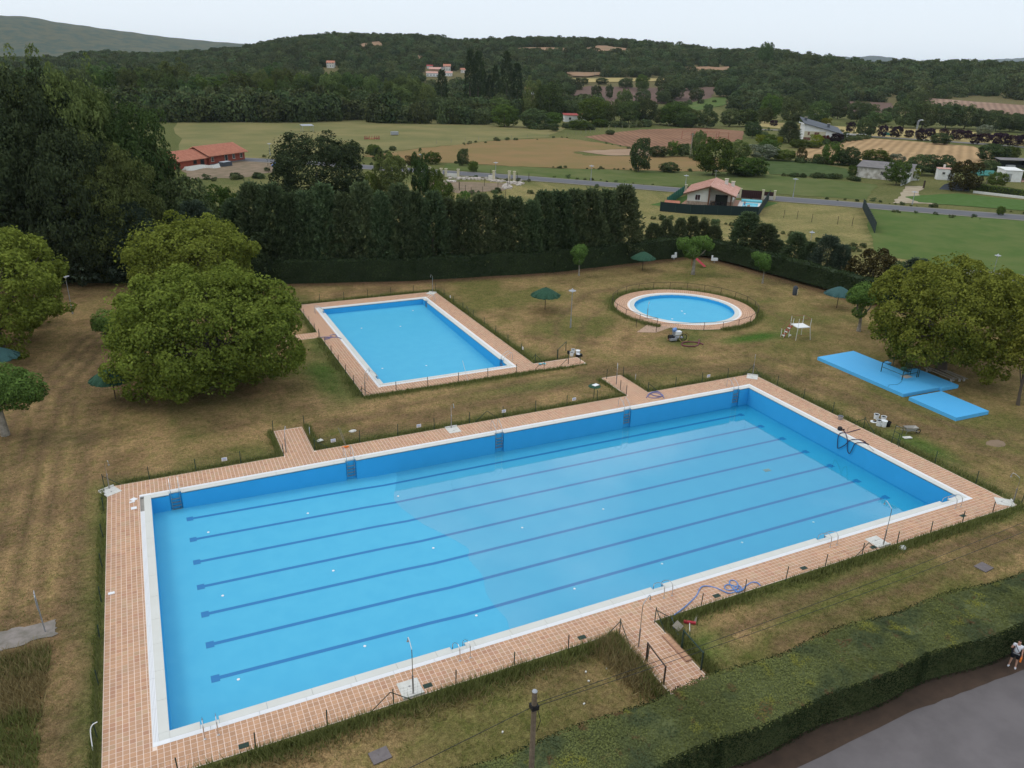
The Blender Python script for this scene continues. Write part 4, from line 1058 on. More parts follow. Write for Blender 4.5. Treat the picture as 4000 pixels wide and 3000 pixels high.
for i, (x_, t_, w_) in enumerate([(660, 400, 80), (745, 405, 130), (860, 425, 90), (940, 420, 80), (1020, 418, 90), (1110, 425, 80), (1190, 400, 70), (1245, 370, 95), (1340, 378, 110), (1420, 390, 110), (1510, 376, 120), (1590, 412, 90), (1660, 410, 80), (1720, 378, 125), (1830, 400, 110), (1905, 408, 90)]):
    put(rnd.choice(['dark', 'wood', 'green']), (x_-w_/2, t_, x_+w_/2, 463+(x_ > 1300)*2), 'hedgerow_bush', 'rounded dark bush at the far edge of the green meadow, %s from the left' % ORD[i], 'bush', 'bushes along the far edge of the meadow')
k = 0
for (a_, t_, b_, y_) in [(815, 318, 880, 700), (865, 328, 932, 700), (1030, 330, 1105, 700), (1100, 400, 1165, 700), (980, 412, 1025, 690), (640, 440, 710, 700), (905, 440, 950, 690), (945, 470, 985, 690)]:
    lab = ['tallest lombardy poplar, left of the close pair beyond the meadow', 'lombardy poplar touching the tallest one on its right side', 'broad tall lombardy poplar standing right of a gap beyond the meadow',
           'rightmost lombardy poplar, shorter and narrow', 'thin low poplar between the two tall poplar groups', 'lone lombardy poplar left of the tall group, below the hill village', 'short slim poplar close behind the tall pair', 'smallest slim poplar between the tall poplars'][k]; k += 1
    p0, p1 = c2(a_-6, t_-4), c2(b_+6, y_); put('poplar', (p0[0], p0[1], p1[0], p1[1]), 'lombardy_poplar', lab, 'tree', 'lombardy poplars beyond the meadow')
def many(cf, L, name, label, cat, group):
    od = sorted(range(len(L)), key=lambda i: L[i][0]+L[i][2])
    for i, e in enumerate(L):
        kind = e[4]; p0, p1 = cf(e[0], e[1]), cf(e[2], e[3])
        lb = label if len(L) > 20 else '%s, %s from the left' % (label, ORD[od.index(i) if len(L) <= 20 else 0])
        put(kind, (p0[0], p0[1], p1[0], p1[1]), name, e[5] if len(e) > 5 else lb, cat, group if len(e) <= 5 else None)
many(c2, [(1165, 490, 1290, 735, 'wood'), (1250, 500, 1420, 740, 'wood'), (1150, 670, 1330, 790, 'dark'), (1300, 690, 1420, 775, 'green'), (1500, 600, 1700, 762, 'green'), (1620, 620, 1760, 760, 'wood'), (1740, 550, 1850, 700, 'wood'),
          (1750, 620, 1900, 765, 'wood'), (1850, 600, 2000, 765, 'dark'), (2010, 630, 2200, 778, 'green'), (1960, 660, 2080, 770, 'dark'), (2100, 690, 2240, 785, 'wood'), (1370, 640, 1520, 740, 'dark'), (1290, 600, 1400, 720, 'green'),
          (1590, 740, 1700, 785, 'green'), (1450, 740, 1590, 800, 'green'), (1330, 760, 1400, 812, 'dark'), (960, 600, 1100, 730, 'wood')],
     'hedgerow_tree', 'green hedgerow tree between the meadow and the hillside fields', 'tree', 'hedgerow trees in front of the hillside fields')
many(c2, [(1430, 520, 1500, 590, 'dark'), (1590, 525, 1660, 602, 'dark'), (1680, 520, 1730, 612, 'dark'), (1760, 480, 1850, 545, 'dark'), (1860, 460, 1950, 562, 'green'), (1990, 515, 2130, 618, 'dark'), (1860, 545, 1960, 645, 'dark'), (2120, 500, 2180, 560, 'dark'), (1520, 480, 1580, 520, 'dark'),
          (1620, 480, 1700, 520, 'dark'), (2170, 490, 2260, 560, 'dark'), (2000, 560, 2060, 640, 'dark')],
     'field_oak', 'round dark oak scattered among the brown hillside fields', 'tree', 'oaks among the hillside fields')
many(c2, [(970, 645, 1150, 782, 'green', 'big bright green round tree at the corner of the meadow'), (1820, 848, 1955, 1060, 'dark', 'lone tall dark tree with ragged narrow crown by the road field'),
          (250, 912, 315, 992, 'cypress', 'small compact dark green conifer beside the road'), (45, 875, 175, 980, 'dark', 'big round bush left of the small conifer by the road'), (560, 935, 670, 1012, 'green', 'large glossy round bush beside the road behind stone pillars'),
          (210, 888, 290, 955, 'green', 'grey-green bush behind the small roadside conifer'), (440, 960, 545, 1018, 'brown', 'low brownish bush left of the glossy roadside bush'),
          (762, 915, 840, 1024, 'dark', 'dark bush with a bare twiggy top beside the road'), (835, 990, 900, 1062, 'green', 'small ragged bush right of the twiggy-topped bush'),
          (2010, 1002, 2140, 1062, 'dark', 'wide low bush right of the lone tall tree'), (1680, 800, 1740, 832, 'dark', 'small round bush on the ploughed field border'), (345, 900, 395, 930, 'dark', 'tiny dark bush in the meadow near the road')],
     'roadside_bush', '', 'bush', None)
many(c3, [(0, 870, 90, 965, 'green'), (60, 885, 150, 965, 'dark'), (-120, 900, 20, 968, 'dark'), (150, 805, 240, 960, 'wood'), (380, 870, 520, 982, 'wood'), (560, 860, 700, 960, 'green'), (760, 870, 880, 912, 'green'), (870, 880, 960, 915, 'green')],
     'garden_bush', 'dense bush in the overgrown strip left of the pale house', 'bush', 'bushes in the strip left of the pale house')
many(c3, [(175, 840, 405, 1082, 'green', 'large bright green tree filling the corner behind the tiled villa'), (385, 968, 625, 1086, 'green', 'broad bright bush right of the large bright tree'), (505, 890, 690, 985, 'pale', 'elder bush covered in pale blossom'),
          (650, 925, 800, 992, 'green', 'round bush right of the blossoming elder'), (480, 750, 585, 852, 'dark', 'dark round tree left of the pale house'), (690, 755, 822, 882, 'cypress', 'broad dark conifer against the pale house wall'),
          (550, 830, 620, 880, 'yellow', 'yellow shrub below the dark round tree'), (680, 842, 720, 890, 'yellow', 'slim yellow shrub left of the pale house'), (600, 825, 680, 895, 'green', 'green shrub between the two yellow shrubs'),
          (885, 828, 965, 902, 'yellow', 'yellow-green bush in front of the pale house'), (950, 835, 1015, 884, 'red', 'dark red bush in front of the pale house'), (1012, 818, 1090, 888, 'purple', 'dark purple bush at the right corner of the pale house'),
          (958, 728, 1022, 772, 'yellow', 'yellow tree behind the roof of the pale house'), (1090, 812, 1130, 848, 'dark', 'clipped round bush right of the pale house'), (1168, 722, 1284, 848, 'dark', 'dense dark tree beside the white garden wall'),
          (1632, 820, 1750, 892, 'dark', 'round dark green bush standing among the purple trees'), (1920, 768, 2008, 835, 'pale', 'pale grey-green willow behind the purple trees'), (800, 905, 860, 1000, 'brown', 'dry brown shrub at the tip of the golden field')],
     'garden_tree', '', 'tree', None)
many(c3, [(1110, 750, 1165, 818, 'purple'), (1305, 768, 1367, 848, 'purple'), (1383, 775, 1457, 852, 'purple'), (1473, 800, 1525, 852, 'purple'), (1535, 790, 1602, 868, 'purple'), (1600, 788, 1658, 850, 'purple'), (1690, 792, 1745, 840, 'purple'),
          (1755, 795, 1832, 868, 'purple'), (1830, 800, 1882, 862, 'purple'), (1870, 822, 1932, 892, 'purple'), (1930, 820, 2002, 884, 'purple'), (2005, 815, 2097, 902, 'purple'), (2095, 830, 2182, 907, 'purple'), (2168, 825, 2246, 903, 'purple'), (640, 740, 690, 780, 'purple'), (1240, 775, 1290, 830, 'purple')],
     'plum_tree', 'dark purple plum tree in the row along the far road', 'tree', 'purple plum trees along the far road')
many(c3, [(905, 948, 965, 1002, 'green', 'low bush at the left end of the golden field hedge'), (958, 875, 1088, 1015, 'green', 'tall leafy tree left of the old barn, in front of the golden field'), (1070, 905, 1192, 1025, 'dark', 'dark leafy tree touching the left end of the old barn'),
          (1205, 920, 1372, 1012, 'green', 'broad tree behind the old barn roof'), (1368, 948, 1462, 1012, 'pale', 'pale flowering tree behind the right end of the barn'), (1480, 950, 1642, 1080, 'dark', 'dark spreading tree between barn and white hut'), (1640, 955, 1772, 1088, 'dark', 'dark tree with leaning trunks behind the white hut'),
          (1350, 985, 1492, 1142, 'green', 'leafy tree covering the right end of the old barn'), (1498, 1035, 1560, 1112, 'yellow', 'bright yellow-green small tree against the ruined wall'), (1745, 990, 1925, 1182, 'brown', 'large brownish tree right of the white hut'),
          (1922, 885, 2085, 995, 'dark', 'flat-topped open tree at the end of the golden field'), (2080, 900, 2165, 992, 'green', 'small tree right of the flat-topped tree'), (1920, 985, 2042, 1085, 'dark', 'tree behind the green shed roof'), (1985, 1058, 2092, 1152, 'green', 'bright bushy tree covering the green shed'),
          (2130, 1040, 2240, 1110, 'green', 'green hedge bush behind the patio'), (2040, 1270, 2085, 1330, 'green', 'small young tree at the edge of the road'), (1120, 1020, 1180, 1090, 'green', 'grey-green bush at the left corner of the barn')],
     'plot_tree', '', 'tree', None)
many(c3, [(290, 480, 420, 600, 'dark'), (370, 590, 500, 682, 'dark'), (570, 580, 710, 742, 'green'), (330, 670, 450, 782, 'dark'), (430, 670, 570, 782, 'wood'), (700, 600, 860, 772, 'dark'), (860, 620, 1000, 762, 'wood'), (1000, 600, 1120, 735, 'dark'), (1110, 620, 1250, 752, 'dark'), (1250, 690, 1390, 765, 'wood'),
          (1390, 600, 1540, 792, 'dark'), (1500, 620, 1660, 792, 'dark'), (1650, 630, 1800, 792, 'dark'), (1770, 645, 1912, 795, 'dark'), (1900, 680, 2000, 800, 'dark'), (1980, 690, 2090, 812, 'dark'), (2060, 700, 2180, 812, 'dark'), (2150, 710, 2280, 820, 'dark'), (0, 640, 170, 772, 'dark'), (90, 670, 220, 780, 'wood'), (190, 680, 320, 792, 'dark'),
          (230, 640, 290, 700, 'dark'), (780, 560, 900, 680, 'dark'), (920, 560, 1040, 660, 'dark'), (560, 660, 660, 760, 'wood'), (480, 690, 560, 780, 'dark'), (-60, 560, 30, 640, 'dark'), (820, 700, 900, 780, 'dark'), (1180, 640, 1300, 740, 'wood'), (1480, 560, 1600, 680, 'dark'), (1330, 660, 1420, 740, 'dark')],
     'hedge_oak', 'dark oak in the thick tree line below the wooded slope', 'tree', 'oaks in the tree line below the wooded slope')
many(c3, [(140, 540, 232, 622, 'dark', 'solitary round dark oak on the bright green hill field'), (0, 490, 112, 612, 'dark', 'big dark oak at the left side of the mauve hill field'), (1690, 350, 1722, 420, 'dark', 'tiny double tree standing up from the right skyline'),
          (565, 258, 650, 420, 'wood', 'tall tree standing highest above the right shoulder of the ridge'), (325, 265, 405, 330, 'wood', 'open-crowned tree on the ridge left of the tallest one'), (830, 330, 930, 430, 'wood', 'spreading tree on the skyline right of the ridge'), (945, 332, 1032, 430, 'wood', 'round spreading tree on the skyline nearest the distant hills'), (720, 315, 800, 400, 'wood', 'airy tree on the skyline between the tallest and the spreading ones')],
     'skyline_tree', '', 'tree', None)
many(c2, [(945, 205, 985, 262, 'dark', 'small dark tree on the skyline above the poplars'), (1805, 232, 1825, 262, 'dark', 'tiny tree with a bare stem on the ridge skyline')], 'skyline_tree', '', 'tree', None)

# ---- big near trees
def big_tree(name, label, seed, cx_, cy_, hw, hh, clear, m, nleaf, rc, leaf, bark='bark', nclump=150, bottom=-.75, foot=None, tr=None):
    """crown centre and half sizes in overview pixels (2212 wide)"""
    a = b = 6.0
    for _ in range(12):
        zc = clear+b*.9; P = V(cx_, cy_, zc); d = dist(P); a = hw*S*d/F
        sn = -ray(cx_*S, cy_*S)[2]; cs = math.sqrt(1-sn*sn)
        b = math.sqrt(max((hh*S*d/F)**2-(a*sn)**2, 1))/cs
    c, cl = round_crown('crown', seed, a*.88, b*.90, nclump, nleaf, rc, leaf, m, bottom=bottom)
    t = thing(name, label, 'tree', (P.x, P.y, 0))
    link('crown', c, t, (0, 0, zc))
    rn = random.Random(seed); lim = [tuple(Vector(cl[i])+Vector((0, 0, zc))) for i in rn.sample(range(len(cl)), 16)]
    trunk_mb(zc*.75, tr or .30+.02*a, seed, lim, 1.0).build('trunk', bark, t)
    return t
big_tree('ash_maple', 'huge bright green round tree beside the left end of the smaller pool', 3, 442, 712, 204, 138, .3, 'leaf_bright', 88000, .78, .135, nclump=420, bottom=-.98)
big_tree('ash_maple', 'bright green round tree rising behind the huge one near the dark conifers', 4, 412, 552, 136, 82, 1.2, 'leaf_bright', 46000, .75, .15, nclump=300, bottom=-.95)
big_tree('ash_maple', 'bright green tree cut by the left edge of the photo', 5, -34, 620, 150, 112, 1.0, 'leaf_bright', 48000, .75, .15, nclump=300, bottom=-.95)
big_tree('ash_maple', 'large olive green round tree beside the blue platforms on the right', 6, 2062, 680, 152, 112, .8, 'leaf_olive', 66000, .66, .125, nclump=380, bottom=-.95)
big_tree('ash_maple', 'sparse olive tree with slim trunk at the right edge of the photo', 8, 2238, 742, 40, 76, 2.4, 'leaf_olive', 6000, .7, .13, nclump=60, tr=.13)
# young pollarded plane trees: knobs of leaves on bare stems
def plane_tree(label, foot, knobs, seed, stem=.11):
    """knobs: (x, y, half width) in overview pixels"""
    P = foot; t = thing('plane_tree', label, 'tree', P)
    d = dist(P); rg = rng(seed); Ps, Ns, Vs = [], [], []; tops = []
    for (kx, ky, kw) in knobs:
        h = hgt(P, ky*S); r = kw*S*d/F
        off = (kx*S-pix((P[0], P[1], h))[0])*d/F
        c = np.array([RT[0]*off, RT[1]*off, h]); tops.append(c)
        n_ = int(1100*r*r)+200
        u = rg.normal(size=(n_, 3)); u /= np.linalg.norm(u, axis=1, keepdims=True)
        bump_ = 1+.16*np.sin(u[:, 0]*6+seed)*np.sin(u[:, 1]*5+u[:, 2]*4)
        Ps.append(c+u*(r*bump_*rg.uniform(.55, 1.0, n_)**.4)[:, None]*np.array([1, 1, .82])); nn = u+rg.normal(size=(n_, 3))*.5+np.array([0, 0, .5]); Ns.append(nn/np.linalg.norm(nn, axis=1, keepdims=True)); Vs.append(np.clip(.45+.3*u[:, 2]+rg.normal(size=n_)*.2, 0, 1))
    link('crown', cards('crown', np.concatenate(Ps), np.concatenate(Ns), .085, 'leaf_plane', np.concatenate(Vs), rg), t)
    mb = MB(); lo = min(c[2] for c in tops)*.72
    mb.tube([(0, 0, 0), (.03, .02, lo*.5), (.0, .05, lo)], [stem*1.5, stem, stem*.85], 8)
    for c in tops: mb.tube([(0, .05, lo), (c[0]*.6, c[1]*.6+.02, lo*.6+c[2]*.4), tuple(c)], [stem*.7, stem*.5, stem*.2], 6)
    mb.build('trunk', 'bark_pale', t)
plane_tree('small plane tree with a narrow tuft, standing alone before the conifers', T(*[c_ for c_ in (1300+1518/1.58, 800+438/1.58)]), [(1252, 545, 18), (1250, 562, 12), (1256, 537, 12)], 1, .09)
plane_tree('plane tree with several leafy knobs beside the round pool near the playground', T(2600+168/1.58, 800+430/1.58), [(1480, 527, 17), (1520, 523, 17), (1496, 542, 20), (1503, 521, 12), (1530, 531, 12)], 2, .20)
plane_tree('thin plane tree standing against the right hand hedge', T(2600+597/1.58, 800+485/1.58), [(1648, 563, 18), (1636, 553, 11), (1652, 575, 12)], 3, .09)
plane_tree('plane tree with twin leafy knobs left of the big olive tree', T(2600+1190/1.58, 800+780/1.58), [(1868, 636, 29), (1893, 634, 17), (1852, 640, 20), (1857, 674, 14)], 4, .17)
plane_tree('plane tree with pale trunk cut by the left edge of the photo', V(12, 940), [(10, 822, 36), (38, 834, 36), (20, 850, 36), (55, 845, 22), (-20, 835, 40)], 5, .22)
plane_tree('small plane tree half hidden behind the huge bright tree', V(232, 748), [(228, 692, 26), (240, 705, 24), (218, 700, 18)], 6, .14)

# ---- conifer row behind the back hedge
hb = [(500, 612), (610, 614), (900, 608), (1200, 590), (1480, 557)]
row = [(512, 432, 34), (548, 402, 32), (590, 398, 36), (628, 425, 30), (662, 415, 32), (704, 400, 34), (745, 420, 30), (786, 398, 34), (826, 418, 28), (866, 402, 34), (900, 412, 28), (936, 418, 32), (972, 438, 26), (1003, 432, 30), (1042, 418, 30), (1080, 432, 28), (1114, 425, 30),
       (1148, 438, 26), (1178, 420, 30), (1212, 414, 32), (1248, 418, 30), (1282, 410, 32), (1318, 416, 30), (1350, 408, 36)]
for i, (x_, t_, w_) in enumerate(row):
    hy = np.interp(x_, [p[0] for p in hb], [p[1] for p in hb]); P = V(x_, hy); P = Vector((P.x+1.2, P.y+3.2+rnd.uniform(-.5, .9), 0))
    put('cypress', ((x_-w_*1.3)*S, (t_+rnd.uniform(-4, 8))*S, (x_+w_*1.3)*S, 0), 'cypress_tree', 'dark shaggy cypress, %s from the left in the tall row behind the back hedge' % ORD[i], 'tree', 'tall cypress row behind the back hedge', P=P)
row2 = [(1403, 484, 22), (1432, 477, 22), (1462, 474, 20), (1488, 470, 20), (1512, 480, 20), (1538, 488, 22)]
for i, (x_, t_, w_) in enumerate(row2):
    P = V(x_, 560); P = Vector((P.x+2, P.y+2.5, 0))
    put('cypress', ((x_-w_)*S, t_*S, (x_+w_)*S, 0), 'cypress_tree', 'low young cypress, %s right of the tall row at the hedge corner' % ORD[i], 'tree', 'low cypresses at the hedge corner', P=P)
for i, (x_, t_, w_, kd, lb) in enumerate([(1582, 463, 38, 'cypress', 'tallest bushy cypress behind the right hand hedge, in front of the villa'), (1622, 488, 36, 'cypress', 'bushy cypress right beside the tallest one behind the right hand hedge'), (1690, 505, 30, 'cypress', 'small cypress behind the middle of the right hand hedge'),
        (1722, 525, 24, 'cypress', 'lowest cypress left of the bluish one'), (1757, 512, 34, 'pine', 'bluish cypress with a pointed top behind the right hand hedge'), (1788, 532, 26, 'pine', 'bluish low cypress right of the pointed one'), (1858, 538, 46, 'brown', 'brownish broad bush between the bluish cypresses'),
        (1905, 575, 26, 'cypress', 'small green cypress right of the brownish bush'), (1948, 562, 40, 'pine', 'bluish broad cypress just left of the big olive tree'), (1650, 520, 22, 'cypress', 'low cypress between the two groups behind the hedge'), (2180, 610, 40, 'cypress', 'dark cypress behind the big olive tree at the right edge'), (2235, 625, 45, 'cypress', 'dark cypress cut by the right edge of the photo'), (2120, 600, 40, 'cypress', 'dark cypress mostly hidden by the big olive tree')]):
    hx = [(1540, 565), (1700, 598), (1860, 640), (1990, 672), (2240, 735)]
    hy = np.interp(x_, [p[0] for p in hx], [p[1] for p in hx]); P = V(x_, hy); P = Vector((P.x+3.0, P.y+1.2, 0))
    put(kd, ((x_-w_)*S, t_*S, (x_+w_)*S, 0), 'cypress_tree' if kd != 'brown' else 'hazel_bush', lb, 'tree', P=P)
# dark tall trees at the left, behind the hedge
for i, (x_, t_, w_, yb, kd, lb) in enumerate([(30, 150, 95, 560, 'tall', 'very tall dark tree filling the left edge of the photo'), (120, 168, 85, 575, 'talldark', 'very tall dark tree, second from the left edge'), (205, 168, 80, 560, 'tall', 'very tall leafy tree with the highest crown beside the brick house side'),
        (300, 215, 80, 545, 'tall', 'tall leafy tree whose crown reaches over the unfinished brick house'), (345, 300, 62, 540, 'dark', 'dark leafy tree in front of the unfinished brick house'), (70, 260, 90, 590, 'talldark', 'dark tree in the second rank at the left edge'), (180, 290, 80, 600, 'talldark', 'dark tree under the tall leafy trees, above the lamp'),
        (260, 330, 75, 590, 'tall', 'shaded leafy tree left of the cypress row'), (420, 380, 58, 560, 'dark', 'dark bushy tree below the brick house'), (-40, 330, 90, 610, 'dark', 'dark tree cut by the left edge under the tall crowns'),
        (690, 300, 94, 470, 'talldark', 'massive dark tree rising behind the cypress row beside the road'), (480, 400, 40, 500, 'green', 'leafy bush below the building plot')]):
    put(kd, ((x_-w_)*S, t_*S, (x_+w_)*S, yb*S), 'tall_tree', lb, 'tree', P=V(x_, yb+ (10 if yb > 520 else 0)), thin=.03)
for i, (x_, t_, w_, lb) in enumerate([(205, 402, 80, 'broad bluish pine in shade behind the left lamp'), (300, 440, 60, 'dark pine left of the bright trees in front of the shaded wood'), (440, 440, 48, 'dark pine between the bright trees and the cypress row'), (110, 470, 60, 'dark pine in deep shade at the left')]):
    put('pine', ((x_-w_)*S, t_*S, (x_+w_)*S, 0), 'pine_tree', lb, 'tree', P=V(x_, 606))
for i, (a_, t_, b_, y_, kd, lb) in enumerate([(255, 930, 465, 1235, 'wood', 'feathery willow-like tree behind the left half of the cypress row'), (480, 940, 600, 1230, 'wood', 'slim feathery tree beside the stone pillars'), (560, 1030, 685, 1225, 'green', 'small bright feathery tree right beside the slim one'), (765, 1178, 858, 1262, 'plane', 'little bright green sapling just behind the cypress row'),
        (180, 1060, 290, 1240, 'green', 'bright bushy tree left of the feathery willow-like tree'), (600, 1120, 760, 1270, 'green', 'leafy bush rising behind the cypresses beside the dirt lot')]):
    p0, p1 = c2(a_, t_), c2(b_, y_); put(kd, (p0[0], p0[1], p1[0], p1[1]), 'feathery_tree', lb, 'tree')

# ---- clipped hedges
def hedge(name, label, line, w, h, leaf, nper, m_leaf, seed, m_top=None, wob=.12, body_col='leaf_hedge', gapz=.0):
    """clipped hedge along a line: core body and a skin of leaves"""
    t = thing(name, label, 'hedge', (0, 0, 0)); rg = rng(seed)
    pts = [Vector(p) for p in line]; seg = [(a, b) for a, b in zip(pts[:-1], pts[1:])]
    Ps, Ns, Vs, TP = [], [], [], []
    mb = MB()
    for a, b in seg:
        L = (b-a).length; d = (b-a)/L; nrm = Vector((-d.y, d.x)); k = int(L/1.0)+1; rows = []
        for i in range(k+1):
            p = a.lerp(b, i/k); s = i/k*L
            ww = w/2*(1+.08*math.sin(p.x*.9+p.y)); hh = h*(1+.03*math.sin(p.x*.7)+.02*math.sin(p.y*1.9))
            rows.append([(p-nrm*ww*.92, gapz), (p-nrm*ww*.92, hh*.95), (p, hh*.985), (p+nrm*ww*.92, hh*.95), (p+nrm*ww*.92, gapz)])
        vs = [(q_[0].x, q_[0].y, q_[1]) for r in rows for q_ in r]
        mb.add(vs, [(i*5+j, (i+1)*5+j, (i+1)*5+j+1, i*5+j+1) for i in range(k) for j in range(4)]+[(0, 1, 2, 3, 4), tuple(k*5+j for j in (4, 3, 2, 1, 0))])
        area = [h, w, h]; n_ = int(L*(2*h+w)*nper)
        s_ = rg.uniform(-.02, 1.02, n_)*L; u = rg.uniform(0, 2*h+w, n_)
        px_ = a.x+d.x*s_; py_ = a.y+d.y*s_
        hl = h*(1+.03*np.sin(px_*.7)+.02*np.sin(py_*1.9)); wl = w/2*(1+.08*np.sin(px_*.9+py_))
        side = np.where(u < h, -1, np.where(u > h+w, 1, 0)); top = side == 0
        cross = np.where(top, (u-h-w/2)/(w/2)*wl, side*wl)+rg.normal(size=n_)*wob*.4
        z = np.where(top, hl+.06*h*(fbm(px_, py_, 1.6, seed)-.5)*2*1.0-.05*(abs(cross)/wl)**6*h, gapz+(rg.uniform(0, 1, n_)**.9)*(hl-gapz))+rg.normal(size=n_)*wob*.3
        P = np.stack([px_+nrm.x*cross, py_+nrm.y*cross, z], 1)
        N0 = np.where(top[:, None], np.array([0, 0, 1.0]), side[:, None]*np.array([nrm.x, nrm.y, .3]))+rg.normal(size=(n_, 3))*(.30 if m_top else .55)
        N0 /= np.linalg.norm(N0, axis=1, keepdims=True)
        v = np.clip(fbm(px_*1.2, (py_+z)*1.2, 2.2, seed+3)*1.5-.35+rg.normal(size=n_)*.2, 0, 1)
        Ps.append(P); Ns.append(N0); Vs.append(v); TP.append(top)
    P = np.concatenate(Ps); N0 = np.concatenate(Ns); v = np.concatenate(Vs); tp = np.concatenate(TP)
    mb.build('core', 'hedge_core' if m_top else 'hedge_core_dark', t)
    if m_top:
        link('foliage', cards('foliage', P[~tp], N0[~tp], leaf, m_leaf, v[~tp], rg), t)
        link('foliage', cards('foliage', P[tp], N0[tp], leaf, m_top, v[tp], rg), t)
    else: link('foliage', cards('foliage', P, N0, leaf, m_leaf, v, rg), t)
    return t
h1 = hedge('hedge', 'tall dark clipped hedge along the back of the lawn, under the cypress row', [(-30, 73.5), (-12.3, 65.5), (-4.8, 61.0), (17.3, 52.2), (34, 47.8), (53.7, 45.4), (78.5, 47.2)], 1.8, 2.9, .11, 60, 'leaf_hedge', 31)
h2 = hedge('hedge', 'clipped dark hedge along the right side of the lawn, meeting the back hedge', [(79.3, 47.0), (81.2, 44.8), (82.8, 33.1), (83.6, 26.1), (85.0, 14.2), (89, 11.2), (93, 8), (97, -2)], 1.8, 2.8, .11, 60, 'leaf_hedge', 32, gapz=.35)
mb = MB()
for (a, b) in (((82.2, 40), (82.9, 33)), ((82.9, 33), (83.6, 26)), ((83.6, 26), (84.8, 15)), ((84.8, 15), (88, 11.8))):
    for i in range(12):
        p = Vector(a).lerp(Vector(b), (i+rnd.random()*.6)/12); mb.tube([(p.x-.3, p.y, 0), (p.x-.3+rnd.uniform(-.1, .1), p.y+rnd.uniform(-.1, .1), .6)], .035, 5)
mb.build('stem', 'bark', h2)
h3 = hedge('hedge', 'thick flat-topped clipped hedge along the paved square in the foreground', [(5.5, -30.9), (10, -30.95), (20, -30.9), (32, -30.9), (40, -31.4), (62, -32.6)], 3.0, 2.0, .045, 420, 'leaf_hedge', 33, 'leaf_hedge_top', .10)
hedge('hedge', 'low clipped hedge in front of the patio plot on the right', [(v_.x, v_.y) for v_ in (T(*c3(1900, 1170)), T(*c3(2212, 1215)), T(*c3(2500, 1250)))], 1.4, 1.5, .16, 30, 'leaf_green', 34)

# ---- tall grass along fences and edges
def grass(name, label, areas, m, seed, kind_cat='grass'):
    """areas: (function n -> xy, count, height)"""
    rg = rng(seed); Ps = []; vs_all = []; v_all = []
    for (x_, y_, h_, lean) in areas:
        n_ = len(x_); a = rg.uniform(0, 6.28, n_); w = .018+.014*rg.random(n_); hh = h_*rg.uniform(.45, 1.2, n_)
        dx, dy = np.cos(a)*w, np.sin(a)*w; la = rg.uniform(0, 6.28, n_); l = lean*hh*rg.uniform(.2, 1.1, n_)
        b0 = np.stack([x_-dx, y_-dy, np.zeros(n_)], 1); b1 = np.stack([x_+dx, y_+dy, np.zeros(n_)], 1)
        tp = np.stack([x_+np.cos(la)*l, y_+np.sin(la)*l, hh], 1)
        vs_all.append(np.stack([b0, b1, tp], 1).reshape(-1, 3)); v_all.append(np.repeat(np.clip(rg.normal(.45, .3, n_), 0, 1), 3))
    vv_ = np.concatenate(vs_all); me = raw_mesh(name, vv_, np.arange(len(vv_)).reshape(-1, 3), m, np.concatenate(v_all), tri=True)
    return tag(link(name, me), label, 'grass', kind='stuff')
def along(a, b, n_, w, off, rg, clump=2.5):
    t = rg.uniform(0, 1, n_); L = math.hypot(b[0]-a[0], b[1]-a[1]); x_ = a[0]+(b[0]-a[0])*t; y_ = a[1]+(b[1]-a[1])*t
    nx_, ny_ = -(b[1]-a[1])/L, (b[0]-a[0])/L; o = off+np.abs(rg.normal(size=n_))*w*np.sign(off if off else 1)
    x_, y_ = x_+nx_*o, y_+ny_*o
    k = fbm(x_, y_, clump, 7)*1.8-.35 > rg.uniform(0, .9, n_)
    return x_[k], y_[k]
rg = rng(77); A = []
FR_Y = -23.52
def edge(a, b, per, w, off, h_, lean=.5):
    L = math.hypot(b[0]-a[0], b[1]-a[1]); x_, y_ = along(a, b, int(L*per), w, off, rg); A.append((x_, y_, h_, lean))
edge((20.8, FR_Y), (-2.8, FR_Y), 520, .42, .08, .44, .7); edge((53, FR_Y), (23.4, FR_Y), 420, .32, .08, .36, .6)
edge((-2.68, -23.5), (-2.68, 2.6), 300, .13, .06, .30); edge((-2.7, 2.72), (8.9, 2.72), 240, .22, .06, .24); edge((11.3, 2.72), (38.5, 2.72), 240, .25, .06, .24); edge((40.9, 2.72), (52.8, 2.72), 240, .25, .05, .24)
edge((52.85, 2.6), (52.85, -23.4), 260, .35, .06, .26)
edge((20.85, -23.5), (20.85, -29), 520, .45, -.06, .52, .7); edge((23.3, -29), (23.3, -23.5), 420, .35, -.06, .36, .6)
edge((8.9, 2.8), (8.9, 7.1), 200, .2, .06, .45); edge((11.2, 7), (11.2, 2.8), 260, .2, .06, .5); edge((38.5, 2.8), (38.5, 7.0), 200, .25, .05, .3); edge((40.8, 7), (40.8, 2.8), 200, .25, .05, .3)
edge((34.5, 11.2), (17.1, 11.2), 330, .35, .06, .28); edge((17.2, 11.2), (17.2, 28), 200, .35, .06, .35); edge((17.2, 30.1), (17.2, 41), 160, .25, .06, .35); edge((17.2, 41.05), (34.5, 41.05), 150, .22, .06, .35)
edge((34.55, 41), (34.55, 13.1), 260, .25, .06, .3); edge((34.5, 13.0), (38.5, 13.0), 200, .2, .06, .4); edge((39.2, 11.0), (34.4, 11.0), 300, .22, .06, .30)
for i in range(40):
    a0, a1 = 2*math.pi*i/40, 2*math.pi*(i+1)/40
    if 3.62 < a0 < 4.45: continue
    edge((RC[0]+8.5*math.cos(a1), RC[1]+8.5*math.sin(a1)), (RC[0]+8.5*math.cos(a0), RC[1]+8.5*math.sin(a0)), 260 if 3 < a0 < 6.2 else 150, .35, .05, .40)
grass('fence_grass', 'tall uncut green grass growing along all the pool fences', A, 'grass_green', 61)
A = []
